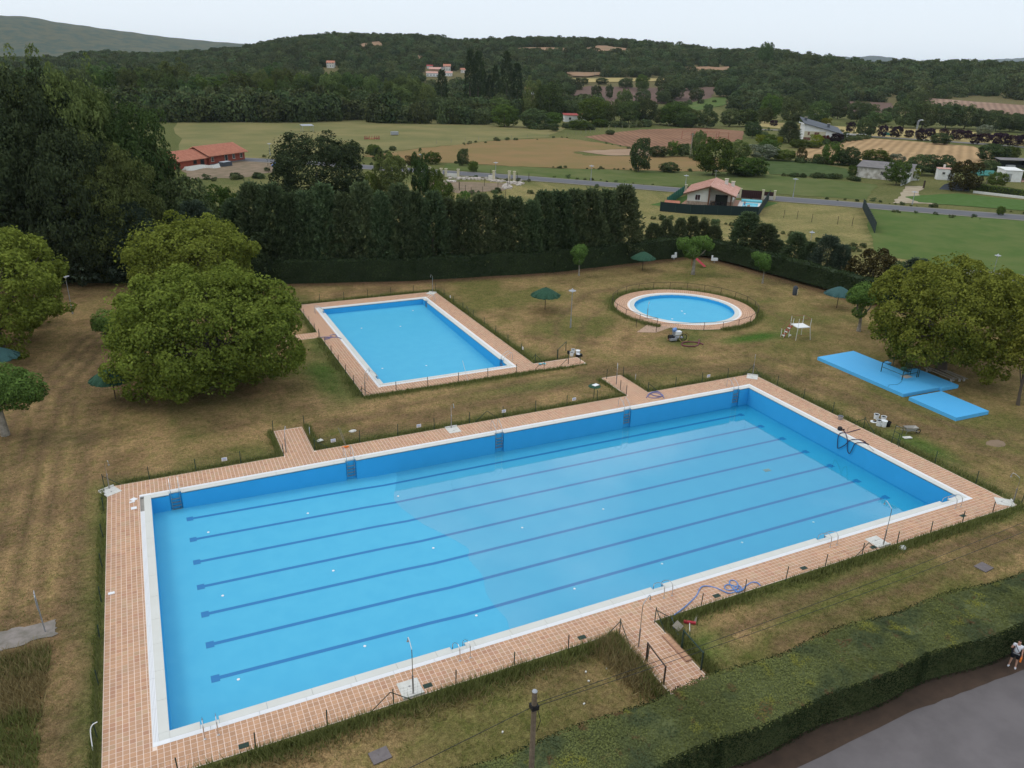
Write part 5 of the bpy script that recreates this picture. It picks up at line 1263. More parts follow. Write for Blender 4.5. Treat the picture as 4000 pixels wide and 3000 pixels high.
x_ = rg.uniform(-13, -4.9, 26000); y_ = rg.uniform(-26, -13.3, 26000); k_ = fbm(x_, y_, 2.4, 3) > .40+.05*(x_+9)/4*(x_ > -7); A.append((x_[k_], y_[k_], .42, .8))
grass('rough_grass', 'rough unmown grass beside the footpath at the bottom left', A, 'grass_green', 62)
A = []
edge((20.9, -23.7), (-2.8, -24.2), 130, .5, .3, .30, 1.2)
x_ = np.minimum(rg.normal(20.1, .5, 2600), 20.8); y_ = np.minimum(rg.normal(-25.4, 1.3, 2600), -23.6-rg.random(2600)*.4); A.append((x_, y_, .5, .9))
x_ = rg.uniform(-13, -4.9, 26000); y_ = rg.uniform(-26, -12.9, 26000); k_ = fbm(x_, y_, 3.4, 13) > .44; A.append((x_[k_], y_[k_], .5, .9))
grass('dry_grass', 'dry straw-coloured grass mixed into the green tufts', A, 'grass_straw', 63)
# short turf tufts over the lawn in view
x_ = rg.uniform(-14, 96, 300000); y_ = rg.uniform(-30, 44, 300000)
dcm = np.hypot(x_-CAM[0], y_-CAM[1]); ins = ~((x_ > -2.6) & (x_ < 52.75) & (y_ > -23.45) & (y_ < 2.65)) & ~((x_ > 17.25) & (x_ < 34.5) & (y_ > 11.2) & (y_ < 41)) & (np.hypot(x_-RC[0], y_-RC[1]) > 8.5) & ~((x_ > 20.9) & (x_ < 23.3) & (y_ < -23)) & ~((x_ > 8.9) & (x_ < 11.2) & (y_ > 2) & (y_ < 7.2)) & ~((x_ > 38.5) & (x_ < 40.8) & (y_ > 2) & (y_ < 7.2)) & ~((x_ > 61) & (x_ < 69) & (y_ > -13) & (y_ < 4)) & ~((x_ < -4.6) & (y_ < -10.9) & (y_ > -12.7)) & ~((x_ > 34) & (x_ < 39.4) & (y_ > 11) & (y_ < 13))
ins &= (rg.random(len(x_)) < np.clip(38/dcm, 0, 1)**1.3*.9) & (fbm(x_, y_, 1.1, 21) > .42) & (y_ > -29.2)
A = [(x_[ins], y_[ins], .075, .8)]
h_ = len(x_[ins])//2
grass('lawn_grass', 'short parched tufts of the mown lawn', [(x_[ins][:h_], y_[ins][:h_], .085, .9)], 'grass_straw', 64)
grass('lawn_grass', 'short green tufts of the mown lawn', [(x_[ins][h_:], y_[ins][h_:], .085, .9)], 'grass_green', 65)

# weeds, low shrubs and ragged growth along roads, field edges and lots
rg = rng(91); wx, wy, ws = [], [], []
def weeds(line, w, per, lo, hi, off=0):
    for a, b in zip(line[:-1], line[1:]):
        L = math.hypot(b[0]-a[0], b[1]-a[1]); n_ = max(1, int(L*per)); t_ = rg.uniform(0, 1, n_); o_ = off+rg.normal(size=n_)*w
        x_ = a[0]+(b[0]-a[0])*t_-(b[1]-a[1])/L*o_; y_ = a[1]+(b[1]-a[1])*t_+(b[0]-a[0])/L*o_
        k_ = fbm(x_, y_, 13, 4) > .50
        wx.append(x_[k_]); wy.append(y_[k_]); ws.append(rg.uniform(lo, hi, int(k_.sum())))
RL = [(p.x, p.y) for p in ROAD]
weeds(RL, 1.3, .7, .15, .75, 6.0); weeds(RL, 1.0, .7, .12, .6, -5.8)
weeds([(p.x, p.y) for p in FROAD], 1.5, .7, .5, 1.3, 6.5); weeds([(p.x, p.y) for p in FROAD], 1.0, .5, .4, 1.0, -6)
EB = TT(c2(180, 965), c2(520, 918), c2(800, 890), c2(1000, 870), c2(1400, 850), c2(1640, 880), c2(1840, 918)); weeds(EB, 1.6, .4, .2, 1.1)
weeds(TT(c2(700, 1005), c2(1000, 1022), c2(1800, 1050), c2(2430, 1062)), 1.0, .7, .25, .7)
weeds(TT(c3(790, 1000), c3(950, 1012), c3(1180, 1030), c3(1350, 1010)), 1.5, 1.2, .8, 2.0); weeds(TT(c3(880, 1090), c3(1100, 1108), c3(1330, 1130)), 1.0, 1.4, .6, 1.3)
weeds(TT(c3(640, 1080), c3(900, 1098), c3(1150, 1100)), .9, 1.0, .4, 1.0); weeds(TT(c3(0, 968), c3(170, 966), c3(420, 1080), c3(620, 1086)), 1.2, 1.0, .8, 1.8)
weeds(TT(c3(800, 905), c3(950, 895), c3(1060, 880), c3(1240, 850)), 1.6, .8, .8, 1.8); weeds(TT(c3(560, 830), c3(700, 900), c3(830, 900)), 3, 1.0, 1.0, 2.4)
weeds(TT(c2(1250, 800), c2(1500, 790), c2(1900, 780), c2(2212, 785), c3(200, 800)), 3.5, .9, 1.0, 3.0); weeds(TT(c2(0, 728), c2(500, 722), c2(980, 735)), 2.5, 1.0, 1.0, 2.6)
weeds(TT(c1(1150, 742), c1(1700, 735), c1(2200, 730)), 2.5, .9, 1.0, 2.8); weeds(W((1400, 470), (1560, 485), (1700, 508), (1870, 548)), 1.2, 1.2, .3, .9)
weeds(W((400, 392), (520, 388), (600, 378), (620, 352)), 1.5, 1.0, .4, 1.3); weeds(W((900, 420), (1100, 414), (1300, 425)), 1.5, .8, .3, .8); weeds(W((1740, 560), (2000, 585), (2212, 610)), 1.0, 1.0, .3, .9)
weeds(TT(c3(1400, 610), c3(1600, 650), c3(1900, 700), c3(2212, 730)), 4, .6, 1.5, 3.5); weeds(TT(c2(1420, 600), c2(1700, 660), c2(2100, 640), c3(80, 655), c3(400, 610)), 3, .6, 1.2, 3.2)
wx, wy, ws = map(np.concatenate, (wx, wy, ws))
scatter('verge_shrubs', np.stack([wx, wy, H(wx, wy)+ws*.45], 1), np.stack([ws, ws, ws*.8], 1), None, far_src, 'weeds and low shrubs growing ragged along roads and field edges', 'undergrowth')
# ================================================================ fences
def fence(name, label, runs, h, posts=None, struts=(), rail=False, m='fence_green', pitch=3.0, wires=True, wire_m='wire', pr=.028, mesh_gap=.16, closed=False):
    """runs: list of polylines; a post at every vertex and every pitch metres"""
    t = thing(name, label, 'fence', (0, 0, 0))
    pm = MB().tube([(0, 0, -.1), (0, 0, h)], pr, 6).mesh('post', m)
    done = []
    wm = MB()
    for run in runs:
        pts = []
        for a, b in zip(run[:-1], run[1:]):
            L = math.hypot(b[0]-a[0], b[1]-a[1]); k = max(1, round(L/pitch))
            pts += [(a[0]+(b[0]-a[0])*i/k, a[1]+(b[1]-a[1])*i/k) for i in range(k)]
        pts.append(run[-1])
        for p in pts:
            if all(math.hypot(p[0]-q_[0], p[1]-q_[1]) > .2 for q_ in done):
                z = float(H(*p)); link('post', pm, t, (p[0], p[1], z)).rotation_euler = (rnd.uniform(-.03, .03), rnd.uniform(-.03, .03), 0); done.append(p)
        for a, b in zip(pts[:-1], pts[1:]):
            if rail: MB().tube([(a[0], a[1], h-.01), (b[0], b[1], h-.01)], .022, 6).build('rail', m, t)
            if wires:
                L = math.hypot(b[0]-a[0], b[1]-a[1]); ux, uy = (b[0]-a[0])/L, (b[1]-a[1])/L; w = .0022
                za, zb = float(H(*a)), float(H(*b))
                for z in np.arange(.08, h-.02, mesh_gap): wm.quad((a[0], a[1], za+z-w), (b[0], b[1], zb+z-w), (b[0], b[1], zb+z+w), (a[0], a[1], za+z+w))
                for s_ in np.arange(mesh_gap/2, L, mesh_gap):
                    x_, y_ = a[0]+ux*s_, a[1]+uy*s_; wm.quad((x_-ux*w, y_-uy*w, za+.05), (x_+ux*w, y_+uy*w, za+.05), (x_+ux*w, y_+uy*w, za+h-.03), (x_-ux*w, y_-uy*w, za+h-.03))
    if wires: wm.build('wire_mesh', wire_m, t)
    for (p, q_) in struts: MB().tube([(p[0], p[1], h*.85), (q_[0], q_[1], .0)], .022, 5).build('strut', m, t)
    return t
fence('wire_fence', 'thin wire fence on short green posts around the large pool deck', [
    [(-2.75, -23.55), (-2.75, 2.75), (0, 2.75), (8.95, 2.75), (8.9, 7.0)], [(11.3, 7.0), (11.2, 2.75), (14.6, 2.75), (38.55, 2.8), (38.7, 4.0), (39.0, 6.8)],
    [(40.8, 6.8), (40.8, 2.75), (52.85, 2.75), (52.95, -23.55), (23.15, -23.55)], [(21.0, -23.55), (-2.75, -23.55)], [(21.0, -23.55), (21.15, -25.8)], [(23.25, -23.55), (23.3, -25.7)]], .98, pitch=3.1,
    struts=[((52.85, 2.75), (51.7, 2.75)), ((52.85, 2.75), (52.9, 1.6)), ((52.9, -10.4), (52.9, -9.3)), ((52.9, -10.4), (52.9, -11.5)), ((21.0, -23.55), (20.0, -23.55)), ((21.0, -23.55), (21.0, -24.5)), ((23.15, -23.55), (24.2, -23.55)), ((23.2, -23.55), (23.2, -24.4)),
            ((9.0, -23.5), (8.0, -23.5)), ((9.0, -23.5), (10.0, -23.5)), ((11.2, 2.75), (12.2, 2.75)), ((25.1, 2.75), (24.1, 2.75)), ((25.1, 2.75), (26.1, 2.75)), ((40.8, 2.75), (41.8, 2.75)), ((-2.75, 2.75), (-1.8, 2.75)), ((38.5, -23.5), (37.5, -23.5)), ((38.5, -23.5), (39.5, -23.5))], m='fence_green')
for (a, b, lb) in (((21.15, -25.7), (21.0, -27.35), 'dark steel hand rail on the left side of the front path'), ((23.3, -25.65), (23.2, -27.3), 'green steel hand rail on the right side of the front path')):
    t = thing('hand_rail', lb, 'railing', (0, 0, 0)); mm = 'fence_rust' if 'left' in lb else 'fence_green'
    for p in (a, b): MB().tube([(p[0], p[1], -.1), (p[0], p[1], 1.1)], .045, 8).build('post', mm, t)
    MB().tube([(a[0], a[1], 1.06), (b[0], b[1], 1.06)], .035, 8).build('rail', mm, t)
fence('wire_fence', 'thin wire fence around the smaller rectangular pool', [[(17.05, 28.2), (17.05, 11.2), (20.1, 11.15), (34.7, 11.15), (38.75, 11.3)], [(17.05, 30.2), (17.05, 41.4), (34.75, 41.4), (34.75, 13.1), (37.3, 13.2)]], .98, pitch=3.0,
      struts=[((34.75, 13.1), (34.75, 14.0)), ((34.75, 13.1), (35.6, 13.1)), ((34.75, 30.7), (34.75, 31.6)), ((34.75, 30.7), (34.75, 29.8)), ((17.05, 11.2), (18.0, 11.2)), ((17.05, 11.2), (17.05, 12.2)), ((17.05, 28.2), (17.05, 27.2)), ((37.3, 11.2), (36.4, 11.2))])
t = thing('hand_rail', 'dark steel rail frame beside the path to the smaller pool', 'railing', (0, 0, 0))
for p in ((37.2, 13.15), (39.2, 15.0), (37.6, 11.6)): MB().tube([(p[0], p[1], -.1), (p[0], p[1], 1.05)], .035, 6).build('post', 'fence_green', t)
MB().tube([(37.2, 13.15, 1.0), (39.2, 15.0, 1.0)], .03, 6).build('rail', 'fence_green', t)
A0, A1 = 3.72, 4.32
pts = []
n_ = 22
for i in range(n_+1):
    a = A1+(2*math.pi-(A1-A0))*i/n_; pts.append((RC[0]+8.72*math.cos(a), RC[1]+8.72*math.sin(a)))
pe = pts[-1]; ps = pts[0]
fence('round_fence', 'low railed fence curving around the round paddling pool', [[(51.5, 16.7), ps]+pts[1:]+[(50.4, 19.0)]], .95, rail=True, m='fence_rust', pitch=9, pr=.03, mesh_gap=.2)
fence('privacy_posts', 'thin grid fence with posts across the dry grass lot behind the cypresses', [[(v_.x, v_.y) for v_ in (T(1793, 735), T(1845, 782), T(2100, 778), T(2330, 790))], [(v_.x, v_.y) for v_ in (T(1790, 735), T(1990, 720), T(2065, 712))]], 2.0, pitch=8, m='fence_rust', mesh_gap=.5, pr=.05)
fence('lot_fence', 'dark post fence around the dirt lot beside the stone pillars', [[(v_.x, v_.y) for v_ in (T(1735, 702), T(1793, 685), T(1915, 692), T(2020, 705), T(2065, 712))], [(v_.x, v_.y) for v_ in (T(1795, 745), T(1840, 768), T(1886, 764), T(1945, 745), T(2020, 720), T(2065, 705))]], 2.0, pitch=7, m='fence_rust', mesh_gap=.5, pr=.055)
fence('screen_posts', 'row of leaning wire fence posts in the straw lot right of the villa', [[(v_.x, v_.y) for v_ in (T(c3(728, 1345)[0], c3(728, 1345)[1]), T(*c3(810, 1352)), T(*c3(900, 1372)), T(*c3(1060, 1385)), T(*c3(1150, 1395)))]], 1.6, pitch=10, m='fence_rust', mesh_gap=.4, pr=.05)
fence('field_posts', 'line of small field posts along the edge of the green meadow', [[(v_.x, v_.y) for v_ in (T(*c2(640, 890)), T(*c2(900, 865)), T(*c2(1200, 850)), T(*c2(1450, 840)))]], 1.4, pitch=9, m='wood_plank', wires=False, pr=.06)
fence('pen_fence', 'wooden fence of the paddock by the ploughed field', [[(v_.x, v_.y) for v_ in (T(*c2(1500, 830)), T(*c2(1700, 800)), T(*c2(1950, 782)), T(*c2(2130, 780)))]], 1.5, pitch=6, m='wood_plank', mesh_gap=.6, pr=.08)
def screen(name, label, line, h, m, post='fence_green'):
    """solid privacy screen in panels between posts"""
    t = thing(name, label, 'fence', (0, 0, 0))
    for a, b in zip(line[:-1], line[1:]):
        L = math.hypot(b[0]-a[0], b[1]-a[1]); k = max(1, round(L/2.6)); rz = math.atan2(b[1]-a[1], b[0]-a[0])
        for i in range(k):
            f0, f1 = i/k, (i+1)/k; mx_, my_ = a[0]+(b[0]-a[0])*(f0+f1)/2, a[1]+(b[1]-a[1])*(f0+f1)/2
            MB().box((mx_, my_, h/2), (L/k-.08, .03, h), rz).build('panel', m, t)
        for i in range(k+1):
            MB().box((a[0]+(b[0]-a[0])*i/k, a[1]+(b[1]-a[1])*i/k, h/2+.05), (.08, .08, h+.1), rz).build('post', post, t)
    return t
def wt2(*P): return [(T(*p).x, T(*p).y) for p in P]
hc = lambda x, y: (2560+x/4.424, 680+y/4.424)
screen('privacy_fence', 'dark green privacy screen along the front and right side of the villa garden', wt2(hc(78, 640), hc(600, 690), hc(1770, 730), hc(1972, 425)), 1.9, 'screen_dark')
screen('privacy_fence', 'bright green privacy screen on the left side of the villa garden', wt2(hc(190, 560), hc(492, 345)), 1.9, 'screen_green')
screen('field_screen', 'tall green mesh fence between the straw lot and the green field', wt2(c3(1290, 1440), c3(1215, 1285)), 2.0, 'screen_dark')

# ================================================================ pool ladders
def ladder():
    t = thing('pool_ladder', '', 'pool ladder', (0, 0, 0), 0, 'pool ladders with twin handrails')
    for sx in (-.27, .27):
        pts = spl([(sx, 1.08, 0), (sx, 1.08, .50), (sx, 1.0, .74), (sx, .80, .80), (sx, .45, .62), (sx, .16, .34), (sx, .10, .1), (sx, .10, -.5), (sx, .10, -1.28)], 4)
        MB().tube(pts, .022, 8).build('handrail', 'steel', t)
        MB().lathe([(.055, 0), (.055, .02), (.024, .03)], (sx, 1.08, .03), 10).build('foot_flange', 'steel', t)
    for z in (-.40, -.66, -.92, -1.18): MB().box((0, .06, z), (.54, .09, .03)).build('step', 'steel_dull', t)
    return t
L0 = ladder(); first = True
def put_ladder(loc, rz, lb):
    global first
    if first:
        L0.location = loc; L0.rotation_euler = (0, 0, rz); L0['label'] = lb; first = False
    else: dup(L0, loc, rz, lb)
for i, x in enumerate(LAD_B): put_ladder((x, 0, 0), 0, '%s steel ladder from the left on the far long side of the large pool' % ORD[i])
for i, x in enumerate(LAD_F): put_ladder((x, -21, 0), math.pi, '%s steel ladder from the left on the near long side of the large pool' % ORD[i])
put_ladder((x0, LS_L[0], 0), math.pi/2, 'steel ladder at the near left corner of the smaller pool')
put_ladder((x0, LS_L[1], 0), math.pi/2, 'steel ladder at the far left corner of the smaller pool')
put_ladder((x1, LS_R[0], 0), -math.pi/2, 'steel ladder at the near right corner of the smaller pool')
put_ladder((x1, LS_R[1], 0), -math.pi/2, 'steel ladder at the far right corner of the smaller pool')

# ================================================================ showers
def shower(P, rz, label, tray=True, h=2.25, trayd=(1.0, 1.0), off=(.45, 0)):
    t = thing('garden_shower', label, 'shower', (P[0], P[1], 0), rz, 'steel poolside showers')
    MB().tube([(0, 0, 0), (0, 0, 1.15)], .040, 8).build('base_pipe', 'steel_dull', t)
    MB().tube(spl([(0, 0, 1.15), (0, 0, h-.45), (.10, 0, h-.22), (.42, 0, h), (.52, 0, h-.03), (.55, 0, h-.2)], 3), .020, 6).build('riser', 'steel', t)
    MB().lathe([(.03, .06), (.05, .02), (.06, 0)], (.55, 0, h-.27), 10).build('shower_head', 'steel_dull', t)
    MB().box((0.03, 0, 1.1), (.06, .05, .1)).build('push_valve', 'steel', t)
    if tray:
        w, d = trayd; o = off
        mb = MB(); mb.b2((o[0]-w/2, o[1]-d/2, .0), (o[0]+w/2, o[1]+d/2, .045)); mb.build('tray', 'concrete_white', t)
        mb = MB(); mb.b2((o[0]-w/2-.09, o[1]-d/2, .0), (o[0]-w/2, o[1]+d/2, .13)); mb.build('tray_rim', 'concrete_white', t)
        MB().lathe([(.05, .0), (.05, .012), (0, .012)], (o[0]+.1, o[1], .045), 10).build('drain', 'steel_dull', t)
    return t
shower((-2.45, 2.35), -math.pi/2+.5, 'shower on a white tray at the far left corner of the large pool deck', off=(.42, -.15))
shower((21.9, 2.45), -math.pi/2, 'shower on a white tray in the middle of the far side of the large pool')
shower((52.5, 2.35), -math.pi*.75, 'shower on a white tray at the far right corner of the large pool deck', off=(.55, 0))
shower((52.6, -23.2), math.pi*.75, 'shower on a white tray at the near right corner of the large pool deck', off=(.55, 0))
P = V(1906, 1178); shower((P.x, P.y-.05), math.pi/2, 'tall shower by the near side of the large pool, right of the blue hose', h=2.9)
P = V(893, 1508); shower((P.x+.05, -23.25), math.pi/2, 'tall shower by the near side of the large pool, left of the front path', h=2.9)
shower((21.35, -24.75), .3, 'shower standing without a tray on the front path', tray=False, h=2.9)
shower((34.1, 40.6), -math.pi*.75, 'shower on a white tray at the far right corner of the smaller pool', off=(.5, 0), h=2.4)
shower((17.45, 11.6), .4, 'thin shower at the near left corner of the smaller pool', tray=False, h=2.3)
P = V(615, 970); shower((P.x, 3.2), 1.2, 'shower beside the path at the far left of the large pool', tray=False, h=1.9)
P = V(1353, 830); shower((39.1, 5.3), 1.0, 'shower beside the path at the far right of the large pool', tray=False, h=1.9)
P = V(2350/S+605/3.403/S, 1050/S+655/3.403/S); shower((P.x, P.y), .8, 'small shower at the entrance of the round pool', tray=False, h=1.9)
t = thing('bent_pipe', 'white bent pipe end sticking out of the fence at the bottom left', 'pipe', (-2.9, -20.4, 0))
MB().tube(spl([(0, -.5, .05), (0, -.1, .7), (.1, .0, .95), (.3, .05, 1.0)], 4), .022, 6).build('pipe', 'white_paint', t)

# ================================================================ deck odds and ends
def slabs(P, L, name, label, cat, m, d=(.5, .5, .04), rz=0):
    o = MB().box((0, 0, d[2]/2+.002), d).build(name, m); o.location = (P[0], P[1], P[2]); o.rotation_euler = (0, 0, rz); return tag(o, label, cat)
slabs((-1.02, .2, .03), 0, 'loose_slab', 'square white slab lying askew beside the open gutter corner', 'slab', 'coping_white', (.34, .36, .035), .7)
slabs((-1.12, -.12, .03), 0, 'loose_slab', 'narrow white slab touching the askew one beside the open gutter', 'slab', 'coping_white', (.32, .15, .035), .1)
slabs((-1.03, -.98, .03), 0, 'loose_slab', 'white slab lying alone below the askew pair by the gutter', 'slab', 'coping_white', (.34, .30, .035), .05)
P = V(241, 1283); slabs((P.x, P.y, .03), 0, 'loose_slab', 'single white slab lying on the left deck near the fence', 'slab', 'coping_white', (.32, .20, .035), .05)
for i, (x, y) in enumerate(((527, 1612), (924, 1482), (1257, 1378), (1548, 1288), (1736, 1228), (1886, 1168+15), (2080, 1115))):
    P = V(x, y); slabs((P.x, max(P.y, -23.3), .031), 0, 'drain_grate', '%s dark drain grate from the left along the near deck edge' % ORD[i], 'drain cover', 'fence_green', (.42, .26, .012), 0)
P = V(821, 1633); slabs((P.x, P.y, 0), 0, 'manhole_cover', 'grey square manhole cover in the grass left of the wooden pole', 'manhole cover', 'manhole', (.80, .66, .05), .1)
P = V(2125, 1226); slabs((P.x, P.y, 0), 0, 'manhole_cover', 'grey square manhole cover in the tracked grass at the right', 'manhole cover', 'manhole', (.85, .7, .05), .1)
P = V(1463, 1361); slabs((P.x, P.y, .25), 0, 'grey_board', 'grey board leaning in the grass at the end of the blue hose', 'board', 'wood_plank', (.62, .42, .03), .5).rotation_euler = (.4, .1, .5)
P = V(1482, 1332); slabs((2600/1, 0, 0), 0, 'x', 'x', 'x', 'concrete') if False else None
P = G(2550+560/3.318, 2200+720/3.318); slabs((P.x, P.y, .02), 0, 'loose_plank', 'short grey plank lying in the grass above the red broom', 'plank', 'wood_plank', (.75, .10, .03), .75)
P = G(3250+1625/5.53, 1550+895/5.53); slabs((P.x, P.y, .04), 0, 'loose_slab', 'pale slab in the grass below the wheelbarrow', 'slab', 'concrete_white', (.7, .32, .05), -.25)
P = G(1300+1635/1.58, 800+1140/1.58); Pt = Vector((35.55, 3.35, 0))
t = thing('foot_tap_table', 'small round green sunshade frame with a white board on it, behind the far fence', 'table', Pt)
MB().lathe([(.55, 0), (.5, .05), (.0, .10)], (0, 0, 1.12), 18).build('top', 'thatch_green', t); MB().tube([(0, 0, 0), (0, 0, 1.15)], .03, 6).build('pole', 'fence_green', t)
slabs((Pt.x+.1, Pt.y, 1.22), 0, 'white_board', 'white board lying on the small round green table', 'board', 'coping_white', (.55, .40, .03), .3)
# two rounded light objects in the grass
def blob(P, label, r=(.3, .2, .12), m='concrete_white', name='stone', cat='stone'):
    mb = MB(); n = 9
    rings = []
    for i in range(5):
        th = math.pi/2*i/4; rings.append([(r[0]*math.cos(th)*math.cos(a)*(1+.15*math.sin(3*a)), r[1]*math.cos(th)*math.sin(a), r[2]*math.sin(th)) for a in [2*math.pi*k/n for k in range(n)]])
    vs = [p for g in rings for p in g]; mb.add(vs, [(i*n+k, i*n+(k+1) % n, (i+1)*n+(k+1) % n, (i+1)*n+k) for i in range(4) for k in range(n)])
    o = mb.build(name, m, smooth=True); o.location = P; return tag(o, label, cat)
blob(G(1150+1010/4.424, 1620+285/4.424), 'pale flat stone in the grass behind the orange brush')
P = G(1150+435/4.424, 1620+480/4.424); slabs((P.x, P.y, .15), 0, 'loose_slab', 'pale slab leaning behind the fence beside the far left path', 'slab', 'concrete_white', (.5, .35, .04), .4)
blob(G(3500+110/4.424, 1800+1515/4.424), 'crumpled pale bag lying in the grass outside the near right fence', (.28, .22, .2), 'sign_white', 'plastic_bag', 'bag')
blob(V(2152, 958+942-942), 'flat brown-grey stone slab beside the smaller blue platform', (.9, .6, .05), 'dirt')
P = V(2144, 902); bpy.data.objects.remove(bpy.data.objects[-1]) if False else None
# brushes, hoses
def brush(P, top, label, mh, hs='wood_plank', w=.45, head=.10, lean=(0, 0), h=1.9):
    t = thing('pool_brush', label, 'brush', P)
    MB().box((0, 0, .09), (w, .12, .09)).build('brush_head', mh, t)
    MB().tube([(0, 0, .13), (lean[0], lean[1], h)], .016, 6).build('handle', hs, t)
    return t
P = G(1150+885/4.424, 1620+578/4.424); b = brush((P.x, P.y, .03), 0, 'orange brush with two pale poles leaning behind the second far ladder', 'orange', lean=(-.3, .7), h=1.4)
MB().tube([(.06, .02, .13), (-.15, .75, 1.32)], .014, 6).build('handle', 'wood_plank', b)
t = thing('floor_broom', 'red headed broom with white and green handle lying on the grass', 'broom', (0, 0, 0))
a, b = G(2550+475/3.318, 2200+780/3.318), G(2550+478/3.318, 2200+1000/3.318)
d = (b-a); MB().tube([a+Vector((0, 0, .08)), a+d*.55+Vector((0, 0, .06))], .018, 6).build('handle', 'white_paint', t); MB().tube([a+d*.55+Vector((0, 0, .06)), b+Vector((0, 0, .04))], .018, 6).build('grip', 'thatch_green', t)
MB().box((a.x, a.y, .08), (.62, .14, .10), math.atan2(d.y, d.x)+math.pi/2).build('brush_head', 'red_paint', t)
P = G(3250+735/5.53, 1550+1020/5.53); t = thing('squeegee', 'long handled scraper lying across the right coping of the large pool', 'scraper', (0, 0, 0))
a, b = P, G(3250+900/5.53, 1550+1185/5.53); MB().tube([a+Vector((0, 0, .06)), b+Vector((0, 0, .06))], .014, 6).build('handle', 'steel_dull', t)
MB().box((a.x, a.y, .06), (.10, .45, .05), .2).build('blade', 'fence_rust', t)
a, b = G(1750+240/3.687, 1100+1235/3.687), G(1750+320/3.687, 1100+1465/3.687)
t = thing('telescopic_pole', 'thin black and white pole leaning on the near fence of the smaller pool', 'pole', (0, 0, 0))
MB().tube([(b.x, 11.05, .0), (b.x-.35, 11.6, 1.9)], .016, 6).build('pole', 'white_paint', t)
t = thing('floor_brushes', 'pair of light blue brushes lying at the near right corner of the smaller pool', 'brush', (0, 0, 0))
for (p_, q_) in (((1260, 1258), (1330, 1195)), ((1325, 1210), (1385, 1190))):
    a, b = G(1750+p_[0]/3.687, 1100+p_[1]/3.687), G(1750+q_[0]/3.687, 1100+q_[1]/3.687)
    MB().tube([a+Vector((0, 0, .05)), b+Vector((0, 0, .07))], .02, 6).build('handle', 'fence_rust', t); MB().box((b.x, b.y, .07), (.16, .30, .09), .5).build('brush_head', 'turquoise', t)
def hose(label, P, r, m, z=.06, name='hose', cat='hose'):
    pts = spl([Vector((p[0], p[1], (p[2] if len(p) > 2 else z))) for p in P], 7)
    return tag(MB().tube(pts, r, 8).build(name, m, smooth=True), label, cat)
gc_ = lambda cx_, cy_, s, L, z=.06: [(G(cx_+x/s, cy_+y/s, z).x, G(cx_+x/s, cy_+y/s, z).y, z+.03*math.sin(i*2.1)) for i, (x, y) in enumerate(L)]
hose('blue ribbed hose snaking from the near deck over the fence into the grass', gc_(2550, 2200, 3.318, [(1395, 290), (1350, 255), (1280, 245), (1200, 300), (1150, 360), (1060, 340), (1000, 270), (1000, 230), (1060, 220), (1100, 270), (1080, 340), (960, 340), (930, 300), (980, 280), (1080, 300), (1140, 350), (1090, 380), (1050, 320), (1110, 290), (1150, 340), (1060, 370), (980, 388), (900, 360), (820, 315), (700, 295), (620, 320), (570, 410), (480, 510), (380, 600), (262, 680), (252, 720), (268, 780), (272, 840), (310, 890), (330, 935)], .06), .033, 'hose_blue')
hose('blue hose coiled on the far deck beside the far right path', gc_(1300, 800, 1.58, [(1935, 1190), (1960, 1165), (2000, 1160), (2030, 1178), (2000, 1192), (1955, 1188), (1945, 1172), (1980, 1155), (2020, 1160), (2038, 1180), (1990, 1180), (1960, 1160), (2010, 1152), (2045, 1195)], .06), .035, 'hose_mauve')
hose('blue hose in loops on the left deck of the smaller pool', gc_(1150, 1100, 3.687, [(380, 805), (430, 800), (500, 795), (515, 810), (470, 830), (435, 830), (445, 815), (500, 810), (545, 800), (600, 795), (600, 770), (550, 762), (515, 775), (530, 795), (590, 800), (640, 805), (675, 825)], .07), .035, 'hose_mauve')
hz_pts = gc_(3250, 1550, 5.53, [(610, 695), (450, 745), (310, 775), (200, 795)], .05)
L_ = [tuple(hz_pts[0]), tuple(hz_pts[1]), tuple(hz_pts[2])]
yy0 = G(3250+145/5.53, 1550+810/5.53).y
L_ += [(50.35, yy0, .08), (49.93, yy0-.1, -.05), (49.9, yy0-.2, -.9), (49.9, yy0-.35, -1.05), (49.9, yy0-.9, -.5), (49.93, yy0-1.15, -.05), (50.3, yy0-1.3, .1), (50.8, yy0-1.6, .08), (50.7, yy0-2.1, .08), (50.3, yy0-1.9, .1), (49.93, yy0-1.75, -.02), (49.9, yy0-1.6, -.6), (49.9, yy0-1.45, -1.0), (49.9, yy0-1.2, -.8), (49.93, yy0-1.0, -.05), (50.4, yy0-.4, .09), (50.9, yy0+.3, .07), (51.1, yy0+.9, .06)]
hose('dark hose hanging in loops over the right wall of the large pool', L_, .032, 'hose_dark')
hose('maroon suction hose curled on the grass beside the motor pump', gc_(2350, 1050, 3.403, [(1350, 1005), (1295, 985), (1240, 972), (1150, 970), (1090, 980), (1065, 1000), (1090, 1020), (1180, 1032), (1260, 1020), (1290, 990), (1295, 945)], .07), .06, 'hose_maroon')
hose('thin black cable running along the right deck to the brush head', gc_(3250, 1550, 5.53, [(330, 745), (345, 690), (380, 645), (480, 625), (540, 590)], .04), .010, 'plastic_black', name='cable', cat='cable')
P = G(3250+165/5.53, 1550+725/5.53); t = thing('suction_head', 'black round pump head standing on the right coping of the large pool', 'pump', (P.x, P.y, .04))
MB().lathe([(.17, 0), (.19, .12), (.17, .24), (.10, .28), (0, .28)], (0, 0, 0), 14).build('body', 'plastic_black', t); MB().tube([(.15, -.05, .08), (.38, -.15, .04)], .04, 6).build('spout', 'plastic_black', t)
